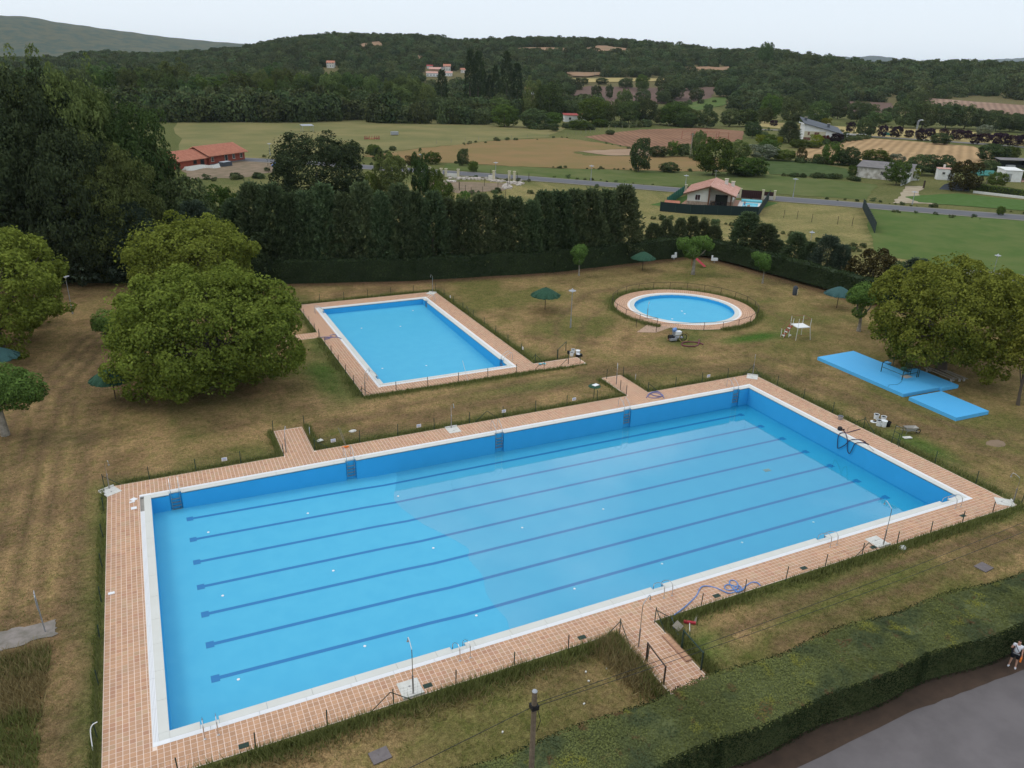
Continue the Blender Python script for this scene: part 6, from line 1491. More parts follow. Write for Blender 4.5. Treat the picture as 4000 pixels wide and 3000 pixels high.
def bucket(P, label, m='plastic_white', r=.17, h=.36, lid=None, handle=True, fill=None, rot=None):
    t = thing('bucket', label, 'bucket', P)
    MB().lathe([(r*.84, 0), (r, h), (r*1.06, h), (r*1.06, h-.03), (r*.94, h-.01), (r*.80, .02), (0, .02)], (0, 0, 0), 16).build('body', m, t)
    if handle: MB().tube([(r*math.cos(a), 0.02, h-.05-.16*math.sin(a)) for a in np.linspace(0, math.pi, 9)], .006, 4).build('handle', 'steel_dull', t)
    if fill: MB().lathe([(r*.93, 0), (0, .0)], (0, 0, h-.06), 16).build('fill', fill, t)
    if lid: MB().lathe([(r*1.08, 0), (r*1.08, .03), (0, .035)], (0, 0, h), 16).build('lid', lid, t)
    if rot: t.rotation_euler = rot
    return t
B = lambda x, y: G(3250+x/5.53, 1550+y/5.53)
P = B(175, 492); bucket((P.x, P.y, .03), 'grey rubber bucket at the right edge of the large pool deck', 'galv', .21, .30)
P = B(1005, 620); bucket(P, 'white paint bucket with a cloth in it, on the grass right of the large pool', r=.23, h=.5, fill='cloth_white')
P = B(1110, 640); bucket(P, 'closed white paint bucket beside the one with the cloth', r=.23, h=.5, lid='plastic_white')
P = B(1010, 480+60); bucket(Vector((P.x+.3, P.y+.55, 0)), 'white bucket with blue paint rim behind the front pair', r=.22, h=.42, fill='plastic_blue')
P = B(1115, 500+60); bucket(Vector((P.x+.35, P.y+.35, 0)), 'low bucket filled with blue paint behind the closed one', r=.22, h=.38, fill='plastic_blue')
P = B(1195, 635); bucket(P, 'black rubber bucket at the right end of the paint buckets', 'plastic_black', .24, .40)
P = B(900, 540); t = thing('paint_dish', 'white round lid with black paint lying left of the paint buckets', 'lid', (P.x, P.y, 0)); MB().lathe([(.27, 0), (.27, .03), (0, .03)], (0, 0, 0), 16).build('lid', 'plastic_white', t); MB().lathe([(.17, 0), (0, .005)], (.12, 0, .03), 12).build('paint_stain', 'plastic_black', t)
D_ = lambda x, y: G(1750+x/3.687, 1100+y/3.687)
P = D_(1780, 1070); bucket(P, 'white bucket filled with blue paint beside the small pool path', r=.20, h=.42, fill='plastic_blue')
P = D_(1868, 1055); bucket(P, 'closed white bucket at the right of the group beside the small pool path', r=.22, h=.46, lid='plastic_white')
P = D_(1735, 1040); bucket(P, 'black bucket left of the group beside the small pool path', 'plastic_black', .15, .30)
P = D_(1822, 1040); bucket(Vector((P.x, P.y+.3, 0)), 'white bucket holding rags in the middle of the group beside the path', r=.20, h=.40, fill='cloth_white')
P = D_(1885, 1078); t = thing('crate', 'dark crate with a white cloth among the buckets beside the path', 'crate', P, .3); MB().b2((-.3, -.2, 0), (.3, .2, .25)).build('body', 'plastic_black', t); MB().box((-.1, 0, .27), (.3, .3, .06), .3).build('cloth', 'cloth_white', t)
P = B(1670, 790); t = thing('wheelbarrow', 'old mortar-caked wheelbarrow standing on the grass right of the large pool', 'wheelbarrow', P, -.35)
def tray_mb():
    mb = MB(); o = [(-.5, -.32, .55), (.55, -.26, .58), (.55, .26, .58), (-.5, .32, .55)]; i_ = [(-.28, -.2, .25), (.30, -.17, .28), (.30, .17, .28), (-.28, .2, .25)]
    mb.add(o+i_, [(0, 1, 5, 4), (1, 2, 6, 5), (2, 3, 7, 6), (3, 0, 4, 7), (4, 5, 6, 7)]); mb.add([(v[0]*.93, v[1]*.93, v[2]+.0) for v in o]+[(v[0]*.93, v[1]*.93, v[2]+.03) for v in i_], [(4, 5, 1, 0), (5, 6, 2, 1), (6, 7, 3, 2), (7, 4, 0, 3), (7, 6, 5, 4)]); return mb
tray_mb().build('tray', 'concrete', t); MB().b2((-.28, -.2, .28), (.30, .17, .36)).build('mortar', 'dirt', t)
for s_ in (-1, 1): MB().tube([(.75, s_*.1, .15), (.2, s_*.22, .3), (-1.05, s_*.3, .5)], .02, 6).build('handle', 'steel_dull', t); MB().tube([(-.35, s_*.25, .4), (-.45, s_*.25, 0)], .018, 5).build('leg', 'steel_dull', t)
MB().tube([(.72+.18*math.cos(a), 0, .18+.18*math.sin(a)) for a in np.linspace(0, 2*math.pi, 14)[:-1]], .035, 6, True).build('wheel', 'plastic_black', t)
t = thing('climbing_frame', 'small green ladder-like metal frame standing at the right fence of the deck', 'frame', (0, 0, 0))
a, b = B(1275, 1010), B(1430, 1090); dz = [0, .55, 1.0, 1.45]
up_ = Vector((.25, .1, 1.5))
for p in (a, b): MB().tube([p, p+up_], .022, 6).build('side_rail', 'fence_green', t)
for f in (.35, .68, 1.0): MB().tube([a+up_*f, b+up_*f], .022, 6).build('rung', 'fence_green', t)
MB().tube([b+up_, b+up_*.0+Vector((.45, .3, 0))], .02, 6).build('brace', 'fence_green', t)
# ================================================================ buildings
def gable(t, w, d, h, rise, over, m, th=.12, ribs=0, y0=0.0, name='roof', tone=None):
    """gable roof: ridge along local x, w long, d deep, eaves at height h; front wall at y0"""
    ym = y0+d/2; a = w/2+over
    rf = None
    for s_ in (-1, 1):
        ye = ym+s_*(d/2+over); ze = h-rise*over/(d/2)
        mb = MB(); p = [(-a, ye, ze), (a, ye, ze), (a, ym, h+rise), (-a, ym, h+rise)]
        mb.add([*p, *[(x, y, z+th) for x, y, z in p]], [(0, 3, 2, 1), (4, 5, 6, 7), (0, 1, 5, 4), (1, 2, 6, 5), (2, 3, 7, 6), (3, 0, 4, 7)])
        rf = mb.build(name, m, t)
        if ribs:
            mb = MB(); n = int(2*a/ribs)
            for i in range(n+1):
                x = -a+i*ribs; mb.tube([(x, ye, ze+th), (x, ym, h+rise+th)], ribs*.30, 5)
            L = math.hypot(ye-ym, h+rise-ze); k = int(L/(ribs*1.5))
            for j in range(1, k):
                f = j/k; y = ye+(ym-ye)*f; z = ze+(h+rise-ze)*f+th; mb.tube([(-a, y, z), (a, y, z+.0)], .035, 4)
            tag(mb.build('roof_tile', m, rf), kind='stuff')
    MB().tube([(-a, ym, h+rise+th), (a, ym, h+rise+th)], .12, 6).build('ridge_tile', m, t)
    # gable ends
    for s_ in (-1, 1):
        x = s_*(w/2-.1); MB().add([(x-.1, y0, h-.05), (x-.1, y0+d, h-.05), (x-.1, ym, h+rise-.03), (x+.1, y0, h-.05), (x+.1, y0+d, h-.05), (x+.1, ym, h+rise-.03)], [(0, 1, 2), (3, 5, 4), (0, 3, 4, 1), (1, 4, 5, 2), (2, 5, 3, 0)]).build('gable_wall', t.get('_w', m), t)
    return rf
def openings(t, L, m_frame='white_paint', m_pane='glass_dark', y=0.0, face=-1):
    """L: (x centre, z0, width, height, kind)"""
    for (x, z0, w, h, k) in L:
        f = MB(); f.box((x, y+face*.03, z0+h/2), (w+.12, .10, h+.12)); fo = f.build('window' if k == 'w' else 'door', m_frame, t)
        n = 2 if k == 'w' and w > .8 else 1
        for i in range(n):
            pw = (w-.05*(n+1))/n; MB().box((x-w/2+.05+pw/2+i*(pw+.05), y+face*.085, z0+h/2), (pw, .02, h-.06)).build('pane', m_pane, fo)
        if k == 'w': MB().box((x, y+face*.10, z0-.06), (w+.25, .22, .06)).build('sill', m_frame, fo)
def walls(t, w, d, h, m, y0=0.0, th=.25):
    mb = MB()
    MB().box((0, y0+th/2, h/2), (w, th, h)).build('front_wall', m, t); MB().box((0, y0+d-th/2, h/2), (w, th, h)).build('back_wall', m, t)
    for s_ in (-1, 1): MB().box((s_*(w/2-th/2), y0+d/2, h/2), (th-.01, d-2*th, h)).build('side_wall', m, t)
def simple_house(name, label, P, rz, w, d, h, rise, wall, roof, L=(), over=.4, chim=None, ribs=0, cat='house', mf='white_paint', side=()):
    t = thing(name, label, cat, P, rz); t['_w'] = wall
    walls(t, w, d, h, wall); rf = gable(t, w, d, h, rise, over, roof, ribs=ribs)
    openings(t, L, mf)
    if chim: MB().box((chim[0], chim[1], h+rise*.6+.5), (.6, .6, 1.3)).build('chimney', wall, rf)
    del t['_w']
    return t
# ---- villa with pink tiled roof
vang = -math.atan2(.697, .717)
t = thing('villa', 'cream villa with pink tiled gable roof and open corner porch inside a green screen', 'house', (112.7, 84.5, 0), vang)
MB().b2((-4.7, 0, 0), (-.3, .25, 2.75)).build('front_wall', 'plaster', t)
MB().add([(-4.7, .05, 2.75), (-.3, .05, 2.75), (-.3, .05, 4.05), (-4.7, .25, 2.75), (-.3, .25, 2.75), (-.3, .25, 4.05)], [(0, 1, 2), (3, 5, 4), (0, 2, 5, 3)]).build('gable_wall', 'plaster', t)
MB().b2((-.3, .25, 0), (-.05, 2.6, 3.9)).build('porch_side_wall', 'plaster', t)
MB().b2((-.05, 2.6, 0), (4.7, 2.85, 2.7)).build('porch_wall', 'plaster', t)
MB().add([(-.05, 2.65, 2.7), (4.7, 2.65, 2.7), (-.05, 2.65, 4.1)], [(0, 1, 2)]).build('porch_gable', 'plaster', t)
MB().b2((-4.7, .25, 0), (-4.45, 12.5, 2.7)).build('side_wall', 'plaster', t); MB().b2((4.45, 2.85, 0), (4.7, 12.5, 2.7)).build('side_wall', 'plaster', t); MB().b2((-4.45, 12.25, 0), (4.45, 12.5, 2.7)).build('back_wall', 'plaster', t)
MB().b2((-4.78, -.08, 0), (-.25, .0, .95)).build('stone_plinth', 'stone_clad', t); MB().b2((-.02, 2.52, 0), (1.0, 2.6, .95)).build('stone_plinth', 'stone_clad', t); MB().b2((3.6, 2.52, 0), (4.78, 2.6, .95)).build('stone_plinth', 'stone_clad', t); MB().b2((4.7, 2.85, 0), (4.78, 12.5, .95)).build('stone_plinth', 'stone_clad', t)
openings(t, [(-2.5, 1.25, 1.1, 1.15, 'w')], 'plaster_white', 'dark_red', 0); openings(t, [(2.3, .05, 2.5, 2.2, 'd')], 'dark_red', 'glass_dark', 2.6)
for x in (-.15, 4.5): MB().b2((x-.14, -.35, 0), (x+.14, -.07, 3.9 if x < 0 else 2.75)).build('porch_post', 'wood_brown', t)
for s_ in (-1, 1):
    p = [(s_*5.5, -.95, 2.48), (s_*5.5, 13.2, 2.48), (0, 13.2, 4.35), (0, -.95, 4.35)]
    mb = MB(); mb.add([*p, *[(x, y, z+.13) for x, y, z in p]], [(0, 1, 2, 3), (7, 6, 5, 4), (0, 4, 5, 1), (1, 5, 6, 2), (2, 6, 7, 3), (3, 7, 4, 0)]); rf = mb.build('roof', 'roof_pink', t)
    mb = MB()
    for i in range(37):
        y = -.92+i*.39; mb.tube([(s_*5.5, y, 2.62), (0, y, 4.49)], .13, 5)
    for j in range(1, 12):
        f = j/12; mb.tube([(s_*5.5*(1-f), -.95, 2.64+1.87*f), (s_*5.5*(1-f), 13.2, 2.64+1.87*f)], .05, 4)
    tag(mb.build('roof_tile', 'roof_pink', rf), kind='stuff')
    mb = MB(); mb.add([(s_*5.5, -1.0, 2.30), (0, -1.0, 4.16), (0, -1.0, 4.40), (s_*5.5, -1.0, 2.55), (s_*5.5, -.88, 2.30), (0, -.88, 4.16), (0, -.88, 4.40), (s_*5.5, -.88, 2.55)], [(0, 1, 2, 3), (7, 6, 5, 4), (0, 4, 5, 1), (3, 2, 6, 7)]); mb.build('verge_beam', 'wood_brown', t)
MB().tube([(0, -1, 4.52), (0, 13.2, 4.52)], .16, 6).build('ridge_tile', 'roof_pink', t)
for x, y, z in ((2.5, 9.5, 4.1), (3.9, 10.5, 3.5)):
    c_ = MB().box((x, y, z), (.7, .7, 1.3)).build('chimney', 'plaster', t); MB().box((x, y, z+.8), (.9, .9, .12)).build('cap', 'cream_stone', c_)
MB().tube([(-.2, 12, 4.4), (-.2, 12, 6.4)], .03, 5).build('antenna', 'galv', t); MB().box((-.2, 12, 6.2), (.9, .04, .04)).build('antenna', 'galv', t)
def vl(x, y, z=0): return Matrix.Rotation(vang, 3, 'Z') @ Vector((x, y, z))+Vector((112.7, 84.5, 0))
def vsheet(name, P, m, off, kind='structure'):
    return sheet(name, [vl(*p) for p in P], m, off, kind=kind)
vsheet('garden_lawn', [(-12, -3.6), (7.5, -8), (14.2, 13), (-5.8, 16)], 'f_garden', .03)
vsheet('terrace', [(-6.2, -1.3), (5.9, -1.6), (6.6, 12.5), (-5.2, 13)], 'terrace', .06)
t = thing('garden_pool', 'small garden pool with white surround and turquoise cover roller beside the villa', 'swimming pool', (122.6, 82.6, 0), vang)
MB().b2((-2.6, -4.6, .05), (2.4, 5.0, .12)).build('surround', 'plaster_white', t); MB().b2((-1.7, -3.6, .10), (1.5, 3.2, .135)).build('water', 'water_toy', t)
MB().tube([(-2.2, 4.3, .45), (2.2, 4.3, .45)], .30, 12).build('cover_roller', 'turquoise', t)
t = thing('garden_shed', 'low shed with red tiled roof in the front corner of the villa garden', 'shed', (100.8, 81.7, 0), vang); t['_w'] = 'plaster'
walls(t, 2.6, 1.8, 1.6, 'plaster'); gable(t, 2.6, 1.8, 1.6, .35, .2, 'roof_orange', ribs=.25); del t['_w']
t = thing('patio_table', 'dark garden table with white things on it in the villa porch', 'table', vl(1.3, 1.0, .06), vang)
MB().box((0, 0, .72), (1.8, .9, .05)).build('table_top', 'plastic_black', t)
for a in (-1, 1):
    for b in (-1, 1): MB().box((a*.8, b*.38, .35), (.06, .06, .7)).build('leg', 'plastic_black', t)
for i, (x, y) in enumerate(((-1.5, 0), (1.4, .2), (0, -.8))):
    t = thing('garden_chair', ['dark garden chair left of the porch table', 'dark garden chair right of the porch table', 'dark garden chair in front of the porch table'][i], 'chair', vl(1.3+x, 1.0+y, .06), vang+i*1.9)
    MB().box((0, 0, .43), (.5, .5, .05)).build('seat', 'plastic_black', t); MB().box((0, .24, .75), (.5, .05, .6)).build('backrest', 'cloth_white' if i == 0 else 'plastic_black', t)
    for a in (-1, 1):
        for b in (-1, 1): MB().box((a*.21, b*.21, .2), (.04, .04, .4)).build('leg', 'plastic_black', t)
PL = [(119.2, 101.2), (128.0, 92.4), (131.6, 88.9), (133.5, 87.2)]
for i, p in enumerate(PL):
    t = thing('gate_pillar', ['cream pillar at the far left corner of the villa garden', 'cream pillar left of the dark red gate of the villa', 'cream pillar right of the dark red gate of the villa', 'cream corner pillar where the green screen meets the villa gate'][i], 'pillar', (*p, 0), vang)
    MB().box((0, 0, 1.05), (.45, .45, 2.1)).build('shaft', 'cream_stone', t); MB().box((0, 0, 2.15), (.62, .62, .12)).build('cap', 'cream_stone', t)
def between(a, b, z0, z1, th, name, m, parent=None):
    return MB().box(((a[0]+b[0])/2, (a[1]+b[1])/2, (z0+z1)/2), (math.hypot(b[0]-a[0], b[1]-a[1])-.5, th, z1-z0), math.atan2(b[1]-a[1], b[0]-a[0])).build(name, m, parent)
t = thing('gate', 'dark red solid sliding gate of the villa', 'gate', (0, 0, 0)); between(PL[1], PL[2], .1, 1.9, .08, 'panel', 'dark_red', t)
for i in range(1, 12):
    f = i/12; MB().box((PL[1][0]+(PL[2][0]-PL[1][0])*f-.05, PL[1][1]+(PL[2][1]-PL[1][1])*f-.05, 1.0), (.05, .05, 1.8)).build('slat', 'dark_red', t)
t = thing('garden_wall', 'low cream wall with dark red panels along the road side of the villa', 'wall', (0, 0, 0)); between(PL[0], PL[1], 0, .9, .2, 'base', 'plaster', t); between(PL[0], PL[1], .9, 1.8, .06, 'panel', 'dark_red', t); between(PL[2], PL[3], 0, .9, .2, 'base', 'plaster', t); between(PL[2], PL[3], .9, 1.8, .06, 'panel', 'dark_red', t)
def car(name, label, P, rz, m, van=False):
    t = thing(name, label, 'car', P, rz)
    mb = MB(); prof = [(-2.1, .35), (-2.1, .85), (-1.75, 1.0), (-1.1, 1.42), (.35, 1.45), (.95, 1.02), (1.9, .85), (2.1, .6), (2.1, .35)]
    if van: prof = [(-2.2, .35), (-2.2, 1.8), (-2.0, 1.95), (.9, 1.95), (1.5, 1.15), (2.2, .95), (2.25, .35)]
    n = len(prof); vs = [(x, s_*(.86-.12*(z > 1.05)), z) for s_ in (-1, 1) for x, z in prof]
    mb.add(vs, [tuple(range(n-1, -1, -1))[::-1], tuple(range(2*n-1, n-1, -1))]+[(i, (i+1) % n, n+(i+1) % n, n+i) for i in range(n)]); mb.build('body', m, t)
    for s_ in (-1, 1): MB().add([(-1.0, s_*.80, 1.05), (.7, s_*.80, 1.05), (.3, s_*.76, 1.38), (-.95, s_*.76, 1.38)], [(0, 1, 2, 3)]).build('side_window', 'glass_dark', t)
    for x in (-1.3, 1.3):
        for s_ in (-1, 1): MB().tube([(x, s_*.72, .33), (x, s_*.90, .33)], .33, 12).build('wheel', 'plastic_black', t)
    return t
car('parked_car', 'white car parked behind the villa wall, only its roof showing', (125.0, 96.5, 0), vang, 'plaster_white')
# ---- unfinished brick house
bang = math.atan2(10.6, 10.7)
t = thing('brick_house', 'unfinished red brick house with new orange tiled roof and empty window openings', 'house', (26.5, 189.6, 0), bang); t['_w'] = 'brick_red'
walls(t, 15, 8.6, 2.75, 'brick_red'); rf = gable(t, 15, 8.6, 2.75, 1.9, .8, 'roof_orange', ribs=.42)
mb = MB()
for i in range(1, 12): mb.b2((-7.5, -.012, i*.235), (7.5, -.004, i*.235+.03))
mb.build('mortar_course', 'mortar_dark', t)
openings(t, [(-6.3, 1.0, .9, 1.1, 'w'), (-.6, .1, 1.1, 2.2, 'd'), (2.6, 1.0, .9, 1.2, 'w'), (5.9, 1.0, .9, 1.2, 'w')], 'plaster_old', 'glass_dark'); MB().b2((-7.52, -.03, 0), (7.52, -.013, .35)).build('plinth', 'asphalt', t); del t['_w']  # dark panes stand in for the shade inside the empty openings
t = thing('brick_annex', 'lower brick wing with orange tiled roof, partly hidden by the tall leafy tree', 'house', Vector((26.5, 189.6, 0))+Matrix.Rotation(bang, 3, 'Z') @ Vector((-13.3, .6, 0)), bang); t['_w'] = 'brick_red'
walls(t, 11, 8, 2.3, 'brick_red'); gable(t, 11, 8, 2.3, 1.7, .7, 'roof_orange', ribs=.42); openings(t, [(3.6, .1, 1.4, 1.9, 'd'), (.8, .9, 1.2, 1.1, 'w')], 'mortar_dark', 'glass_dark'); del t['_w']
P = T(600+860/4.424, 520+610/4.424)
mb = MB(); n = 14
for i in range(n):
    a, b = i/n, (i+1)/n
    q_ = [T(600+(570+590*a)/4.424, 520+(650-60*a+12*math.sin(a*9))/4.424), T(600+(570+590*b)/4.424, 520+(650-60*b+12*math.sin(b*9))/4.424)]
    mb.add([(q_[0].x, q_[0].y, 0), (q_[1].x, q_[1].y, 0), (q_[1].x-.3, q_[1].y+.4, 1.0+.2*math.sin(b*7)), (q_[0].x-.3, q_[0].y+.4, 1.0+.2*math.sin(a*7)), (q_[0].x-1.0, q_[0].y+1.2, .1), (q_[1].x-1.0, q_[1].y+1.2, .1)], [(0, 1, 2, 3), (3, 2, 5, 4)])
tag(mb.build('dust_sheet', 'concrete_white'), 'long pale sheeted heap in front of the unfinished brick house', 'heap')
P = T(600+1240/4.424, 520+570/4.424); t = thing('pallet_stack', 'dark tarpaulin covered stack in front of the brick house door', 'stack', P, bang)
MB().box((0, 0, .6), (3.6, 1.8, 1.1)).build('stack', 'tarp_grey', t); MB().box((0.1, 0, 1.18), (3.2, 1.5, .08), 0, .05).build('cover', 'galv', t)
P = T(600+2120/4.424, 520+570/4.424); t = thing('blue_tarp', 'crumpled bright blue tarpaulin bundle beside the building plot', 'tarpaulin', P, .4)
MB().add([(-1.4, -.8, 0), (1.3, -.9, 0), (1.5, .8, 0), (-1.2, .9, 0), (-.7, -.3, .9), (.2, -.5, .7), (.9, .2, 1.0), (-.5, .5, .8)], [(0, 1, 5, 4), (1, 2, 6, 5), (2, 3, 7, 6), (3, 0, 4, 7), (4, 5, 6, 7)]).build('tarpaulin', 'tarp_blue', t)
# ---- stone pillars along the lot
p2c = lambda x, y: T(1550+x/3.687, 550+y/3.687)
labs = ['leftmost cream stone pillar by the road', 'cream stone pillar left of the low wall, among the feathery trees', 'cream pillar at the left end of the low cream wall', 'cream pillar close right of another one on the low wall', 'cream pillar at the right end of the low cream wall', 'cream pillar with a brick stub standing alone in the middle', 'left one of the two last cream pillars', 'right one of the two last cream pillars beside the rubble']
pp = [p2c(132, 468), p2c(475, 498), p2c(640, 515), p2c(708, 518), p2c(885, 527), p2c(1395, 572), p2c(1618, 577), p2c(1692, 582)]
for i, p in enumerate(pp):
    t = thing('stone_pillar', labs[i], 'pillar', p, -.7); hh_ = 2.0 if i < 5 else 2.35
    MB().box((0, 0, hh_/2), (.5, .5, hh_)).build('shaft', 'cream_stone', t); MB().box((0, 0, hh_+.06), (.7, .7, .14)).build('cap', 'cream_stone', t)
t = thing('low_wall', 'low cream plastered wall running between the roadside pillars', 'wall', (0, 0, 0))
for a, b in ((1, 2), (3, 4)): between(pp[a], pp[b], 0, .95, .2, 'wall_section', 'plaster', t)
P = p2c(1350, 565); t = thing('wall_stub', 'short cream wall stub beside the lone pillar', 'wall', P, -.7); MB().box((0, 0, .6), (1.1, .3, 1.2)).build('wall_section', 'plaster', t)
rg = rng(9); mb = MB()
for (x, y, sx, sy, n_) in [(900, 540, 90, 10, 40), (1130, 550, 160, 10, 70), (1380, 575, 60, 14, 30), (1480, 585, 80, 12, 40), (1570, 670, 60, 22, 90), (1650, 610, 60, 16, 40), (1760, 620, 60, 22, 50), (750, 590, 60, 14, 30)]:
    for i in range(n_):
        P = p2c(x+rg.normal()*sx*.6, y+rg.normal()*sy*.6); s_ = rg.uniform(.15, .55); mb.box((P.x, P.y, s_*.3), (s_*1.6, s_, s_*.7), rg.uniform(0, 3), rg.uniform(-.3, .3))
tag(mb.build('rubble', 'rubble'), 'pale broken stone rubble strewn along the dirt lot', 'rubble', kind='stuff')
# ---- pale house with slate roof
P = T(3137, 548); t = thing('pale_house', 'pale two storey house with long sloping slate roof beyond the gardens', 'house', P, -.578)
w_, d_ = 15.0, 10.0; h0, h1 = 6.9, 3.3
def slopewall(y, m='plaster', name='front_wall'):
    return MB().add([(0, y, 0), (w_, y, 0), (w_, y, h1), (0, y, h0), (0, y+.25, 0), (w_, y+.25, 0), (w_, y+.25, h1), (0, y+.25, h0)], [(0, 1, 2, 3), (7, 6, 5, 4), (0, 3, 7, 4), (1, 5, 6, 2)]).build(name, m, t)
slopewall(0, 'plaster_white'); MB().box((w_/2, d_-.2, h1/2), (w_, .25, h1)).build('back_wall', 'plaster_white', t); MB().b2((0, .25, 0), (.25, d_-.25, h0-.05)).build('side_wall', 'plaster_white', t); MB().b2((w_-.25, .25, 0), (w_, d_-.25, h1-.05)).build('side_wall', 'plaster_white', t)
MB().b2((.02, -.06, 0), (9.2, 0, 3.9)).build('stone_cladding', 'cream_stone', t)
openings(t, [(1.9, 2.3, .9, 1.4, 'w'), (5.4, 1.9, 2.2, 1.7, 'w'), (1.5, .1, 3.2, 1.3, 'w')], 'cream_stone', 'shutter', -.06); openings(t, [(10.3, 1.4, .9, 1.1, 'w'), (13.2, 1.3, .8, 1.1, 'w')], 'cream_stone', 'shutter', 0)
sl = (h0-h1)/w_
q_ = [(-.8, -.8, h0+.8*sl), (w_+1.6, -.8, h1-1.6*sl), (w_+1.6, d_+.8, h1-1.6*sl+2.2), (-.8, d_+.8, h0+.8*sl+2.2)]
rf = MB().add([*q_, *[(x, y, z+.22) for x, y, z in q_]], [(0, 3, 2, 1), (4, 5, 6, 7), (0, 1, 5, 4), (1, 2, 6, 5), (2, 3, 7, 6), (3, 0, 4, 7)]).build('roof', 'roof_slate', t)
for x, y in ((1.0, 6), (11.0, 5)):
    z = h0-sl*x+1.1; c_ = MB().box((x, y, z+.7), (1.0, .9, 1.8)).build('chimney', 'roof_slate', rf)
    if True: MB().box((x, y, z+1.75), (1.3, 1.2, .14)).build('cap', 'cream_stone', t)
MB().add([(-.75, -.85, h0-.1), (-.75, d_+.8, h0-.1), (-.75, d_+.8, h0+.4), (-.75, -.85, h0+.4)], [(0, 1, 2, 3)]).build('fascia', 'plaster_white', t)
P = T(3080+1420/5.53, 440+545/5.53); t = thing('arched_wall', 'white garden wall with open arches right of the pale house', 'wall', P, -.55)
for i in range(7): MB().box((-3.5+i*1.4, 0, .9), (.25, .25, 1.8)).build('pier', 'plaster_white', t)
MB().box((.7, 0, 1.7), (8.8, .22, .25)).build('coping', 'plaster_white', t); MB().box((.7, 0, .35), (8.8, .2, .7)).build('base', 'plaster_white', t)
# ---- barn, ruin, hut, sheds
sc_ = lambda x, y: T(3300+x/3.16, 600+y/3.16)
P = sc_(135, 290); t = thing('old_barn', 'old whitewashed barn with flaking wall and grey sheet roof', 'barn', P, -1.11)
def shed_roof(t, w, d, hf, hb, m, over=.3):
    q_ = [(-over, -over, hf), (w+over, -over, hf), (w+over, d+over, hb), (-over, d+over, hb)]
    return MB().add([*q_, *[(x, y, z+.10) for x, y, z in q_]], [(0, 3, 2, 1), (4, 5, 6, 7), (0, 1, 5, 4), (1, 2, 6, 5), (2, 3, 7, 6), (3, 0, 4, 7)]).build('roof', m, t)
def box_shed(t, w, d, hf, hb, m):
    MB().b2((0, 0, 0), (w, .2, hf)).build('front_wall', m, t); MB().b2((0, d-.2, 0), (w, d, hb)).build('back_wall', m, t)
    for x in (0, w-.2): MB().add([(x, .2, 0), (x+.2, .2, 0), (x+.2, d-.2, 0), (x, d-.2, 0), (x, .2, hf), (x+.2, .2, hf), (x+.2, d-.2, hb), (x, d-.2, hb)], [(0, 3, 2, 1), (4, 5, 6, 7), (0, 1, 5, 4), (1, 2, 6, 5), (2, 3, 7, 6), (3, 0, 4, 7)]).build('side_wall', m, t)
box_shed(t, 14, 5, 2.9, 4.2, 'plaster_old'); shed_roof(t, 14, 5, 2.95, 4.3, 'roof_asbestos')
w2 = MB().box((7.0, -.04, 1.7), (1.2, .08, 1.1)).build('window', 'plaster_old', t)
for x in (6.62, 7.0, 7.38): MB().box((x, -.09, 1.7), (.28, .02, .95)).build('pane', 'glass_dark', w2)
a, b = sc_(690, 398), sc_(800, 345)
t = thing('ruined_wall', 'white roofless wall with a grey metal door, right of the barn', 'wall', (0, 0, 0)); between(a, b, 0, 2.6, .3, 'wall', 'plaster_white', t)
m_ = (a+b)/2; MB().box((m_.x+.2, m_.y-.25, 1.1), (1.9, .12, 2.2), math.atan2(b.y-a.y, b.x-a.x)).build('door', 'galv', t)
a, b = sc_(820, 332), sc_(915, 328); t = thing('ruined_wall', 'white ruined hut wall behind the bright small tree', 'wall', (0, 0, 0)); between(a, b, 0, 3.0, .3, 'wall', 'plaster_white', t); 
MB().box((a.x+.3, a.y+1.5, 1.4), (.3, 3, 2.8), .5).build('wall', 'plaster_white', t)
P = sc_(1130, 320); t = thing('white_hut', 'small white hut with a flat red-edged roof and a grey door', 'hut', P, -.75); box_shed(t, 4.3, 3, 2.9, 3.0, 'plaster_white'); rf = shed_roof(t, 4.3, 3, 2.95, 3.05, 'roof_pink', .15); MB().box((1.8, 2.4, 3.5), (.5, .5, 1.0)).build('chimney', 'plaster', rf)
openings(t, [(1.5, 1.6, .7, .5, 'w')], 'plaster_old', 'glass_dark'); openings(t, [(3.3, .05, .9, 1.9, 'd')], 'galv', 'galv')
P = sc_(1600, 375); t = thing('green_shed', 'open shed with teal corrugated roof beside the bushy tree', 'shed', P, -.35); shed_roof(t, 7, 3.4, 2.3, 3.2, 'tarp_teal')
for x in (0, 3.5, 7):
    for y in (0, 3.2): MB().box((x, y, 1.2), (.12, .12, 2.4)).build('post', 'wood_plank', t)
P = sc_(1960, 345); t = thing('patio_house', 'white hut with a sloping parapet wall and grey door at the patio', 'hut', P, -.6); box_shed(t, 4.5, 6, 3.0, 3.3, 'plaster_white'); shed_roof(t, 4.5, 6, 3.05, 3.4, 'plaster_white', .2); openings(t, [(1.2, .05, 1.0, 2.1, 'd')], 'plaster_old', 'galv')
P = sc_(1900, 190); t = thing('scrap_shed', 'shabby dark lean-to shed with junk at the end of the golden field', 'shed', P, -.5); shed_roof(t, 9, 3.5, 2.8, 3.2, 'roof_asbestos'); box_shed(t, 9, 3.5, 1.4, 2.9, 'glass_dark'); MB().box((3, -.8, .7), (2.4, 1.4, 1.4)).build('tank', 'galv', t)
P = sc_(2150, 330); sheet('patio', [(P.x-3, P.y-3), (P.x+9, P.y-8), (P.x+12, P.y+2), (P.x+1, P.y+5)], 'roof_pink', .06)
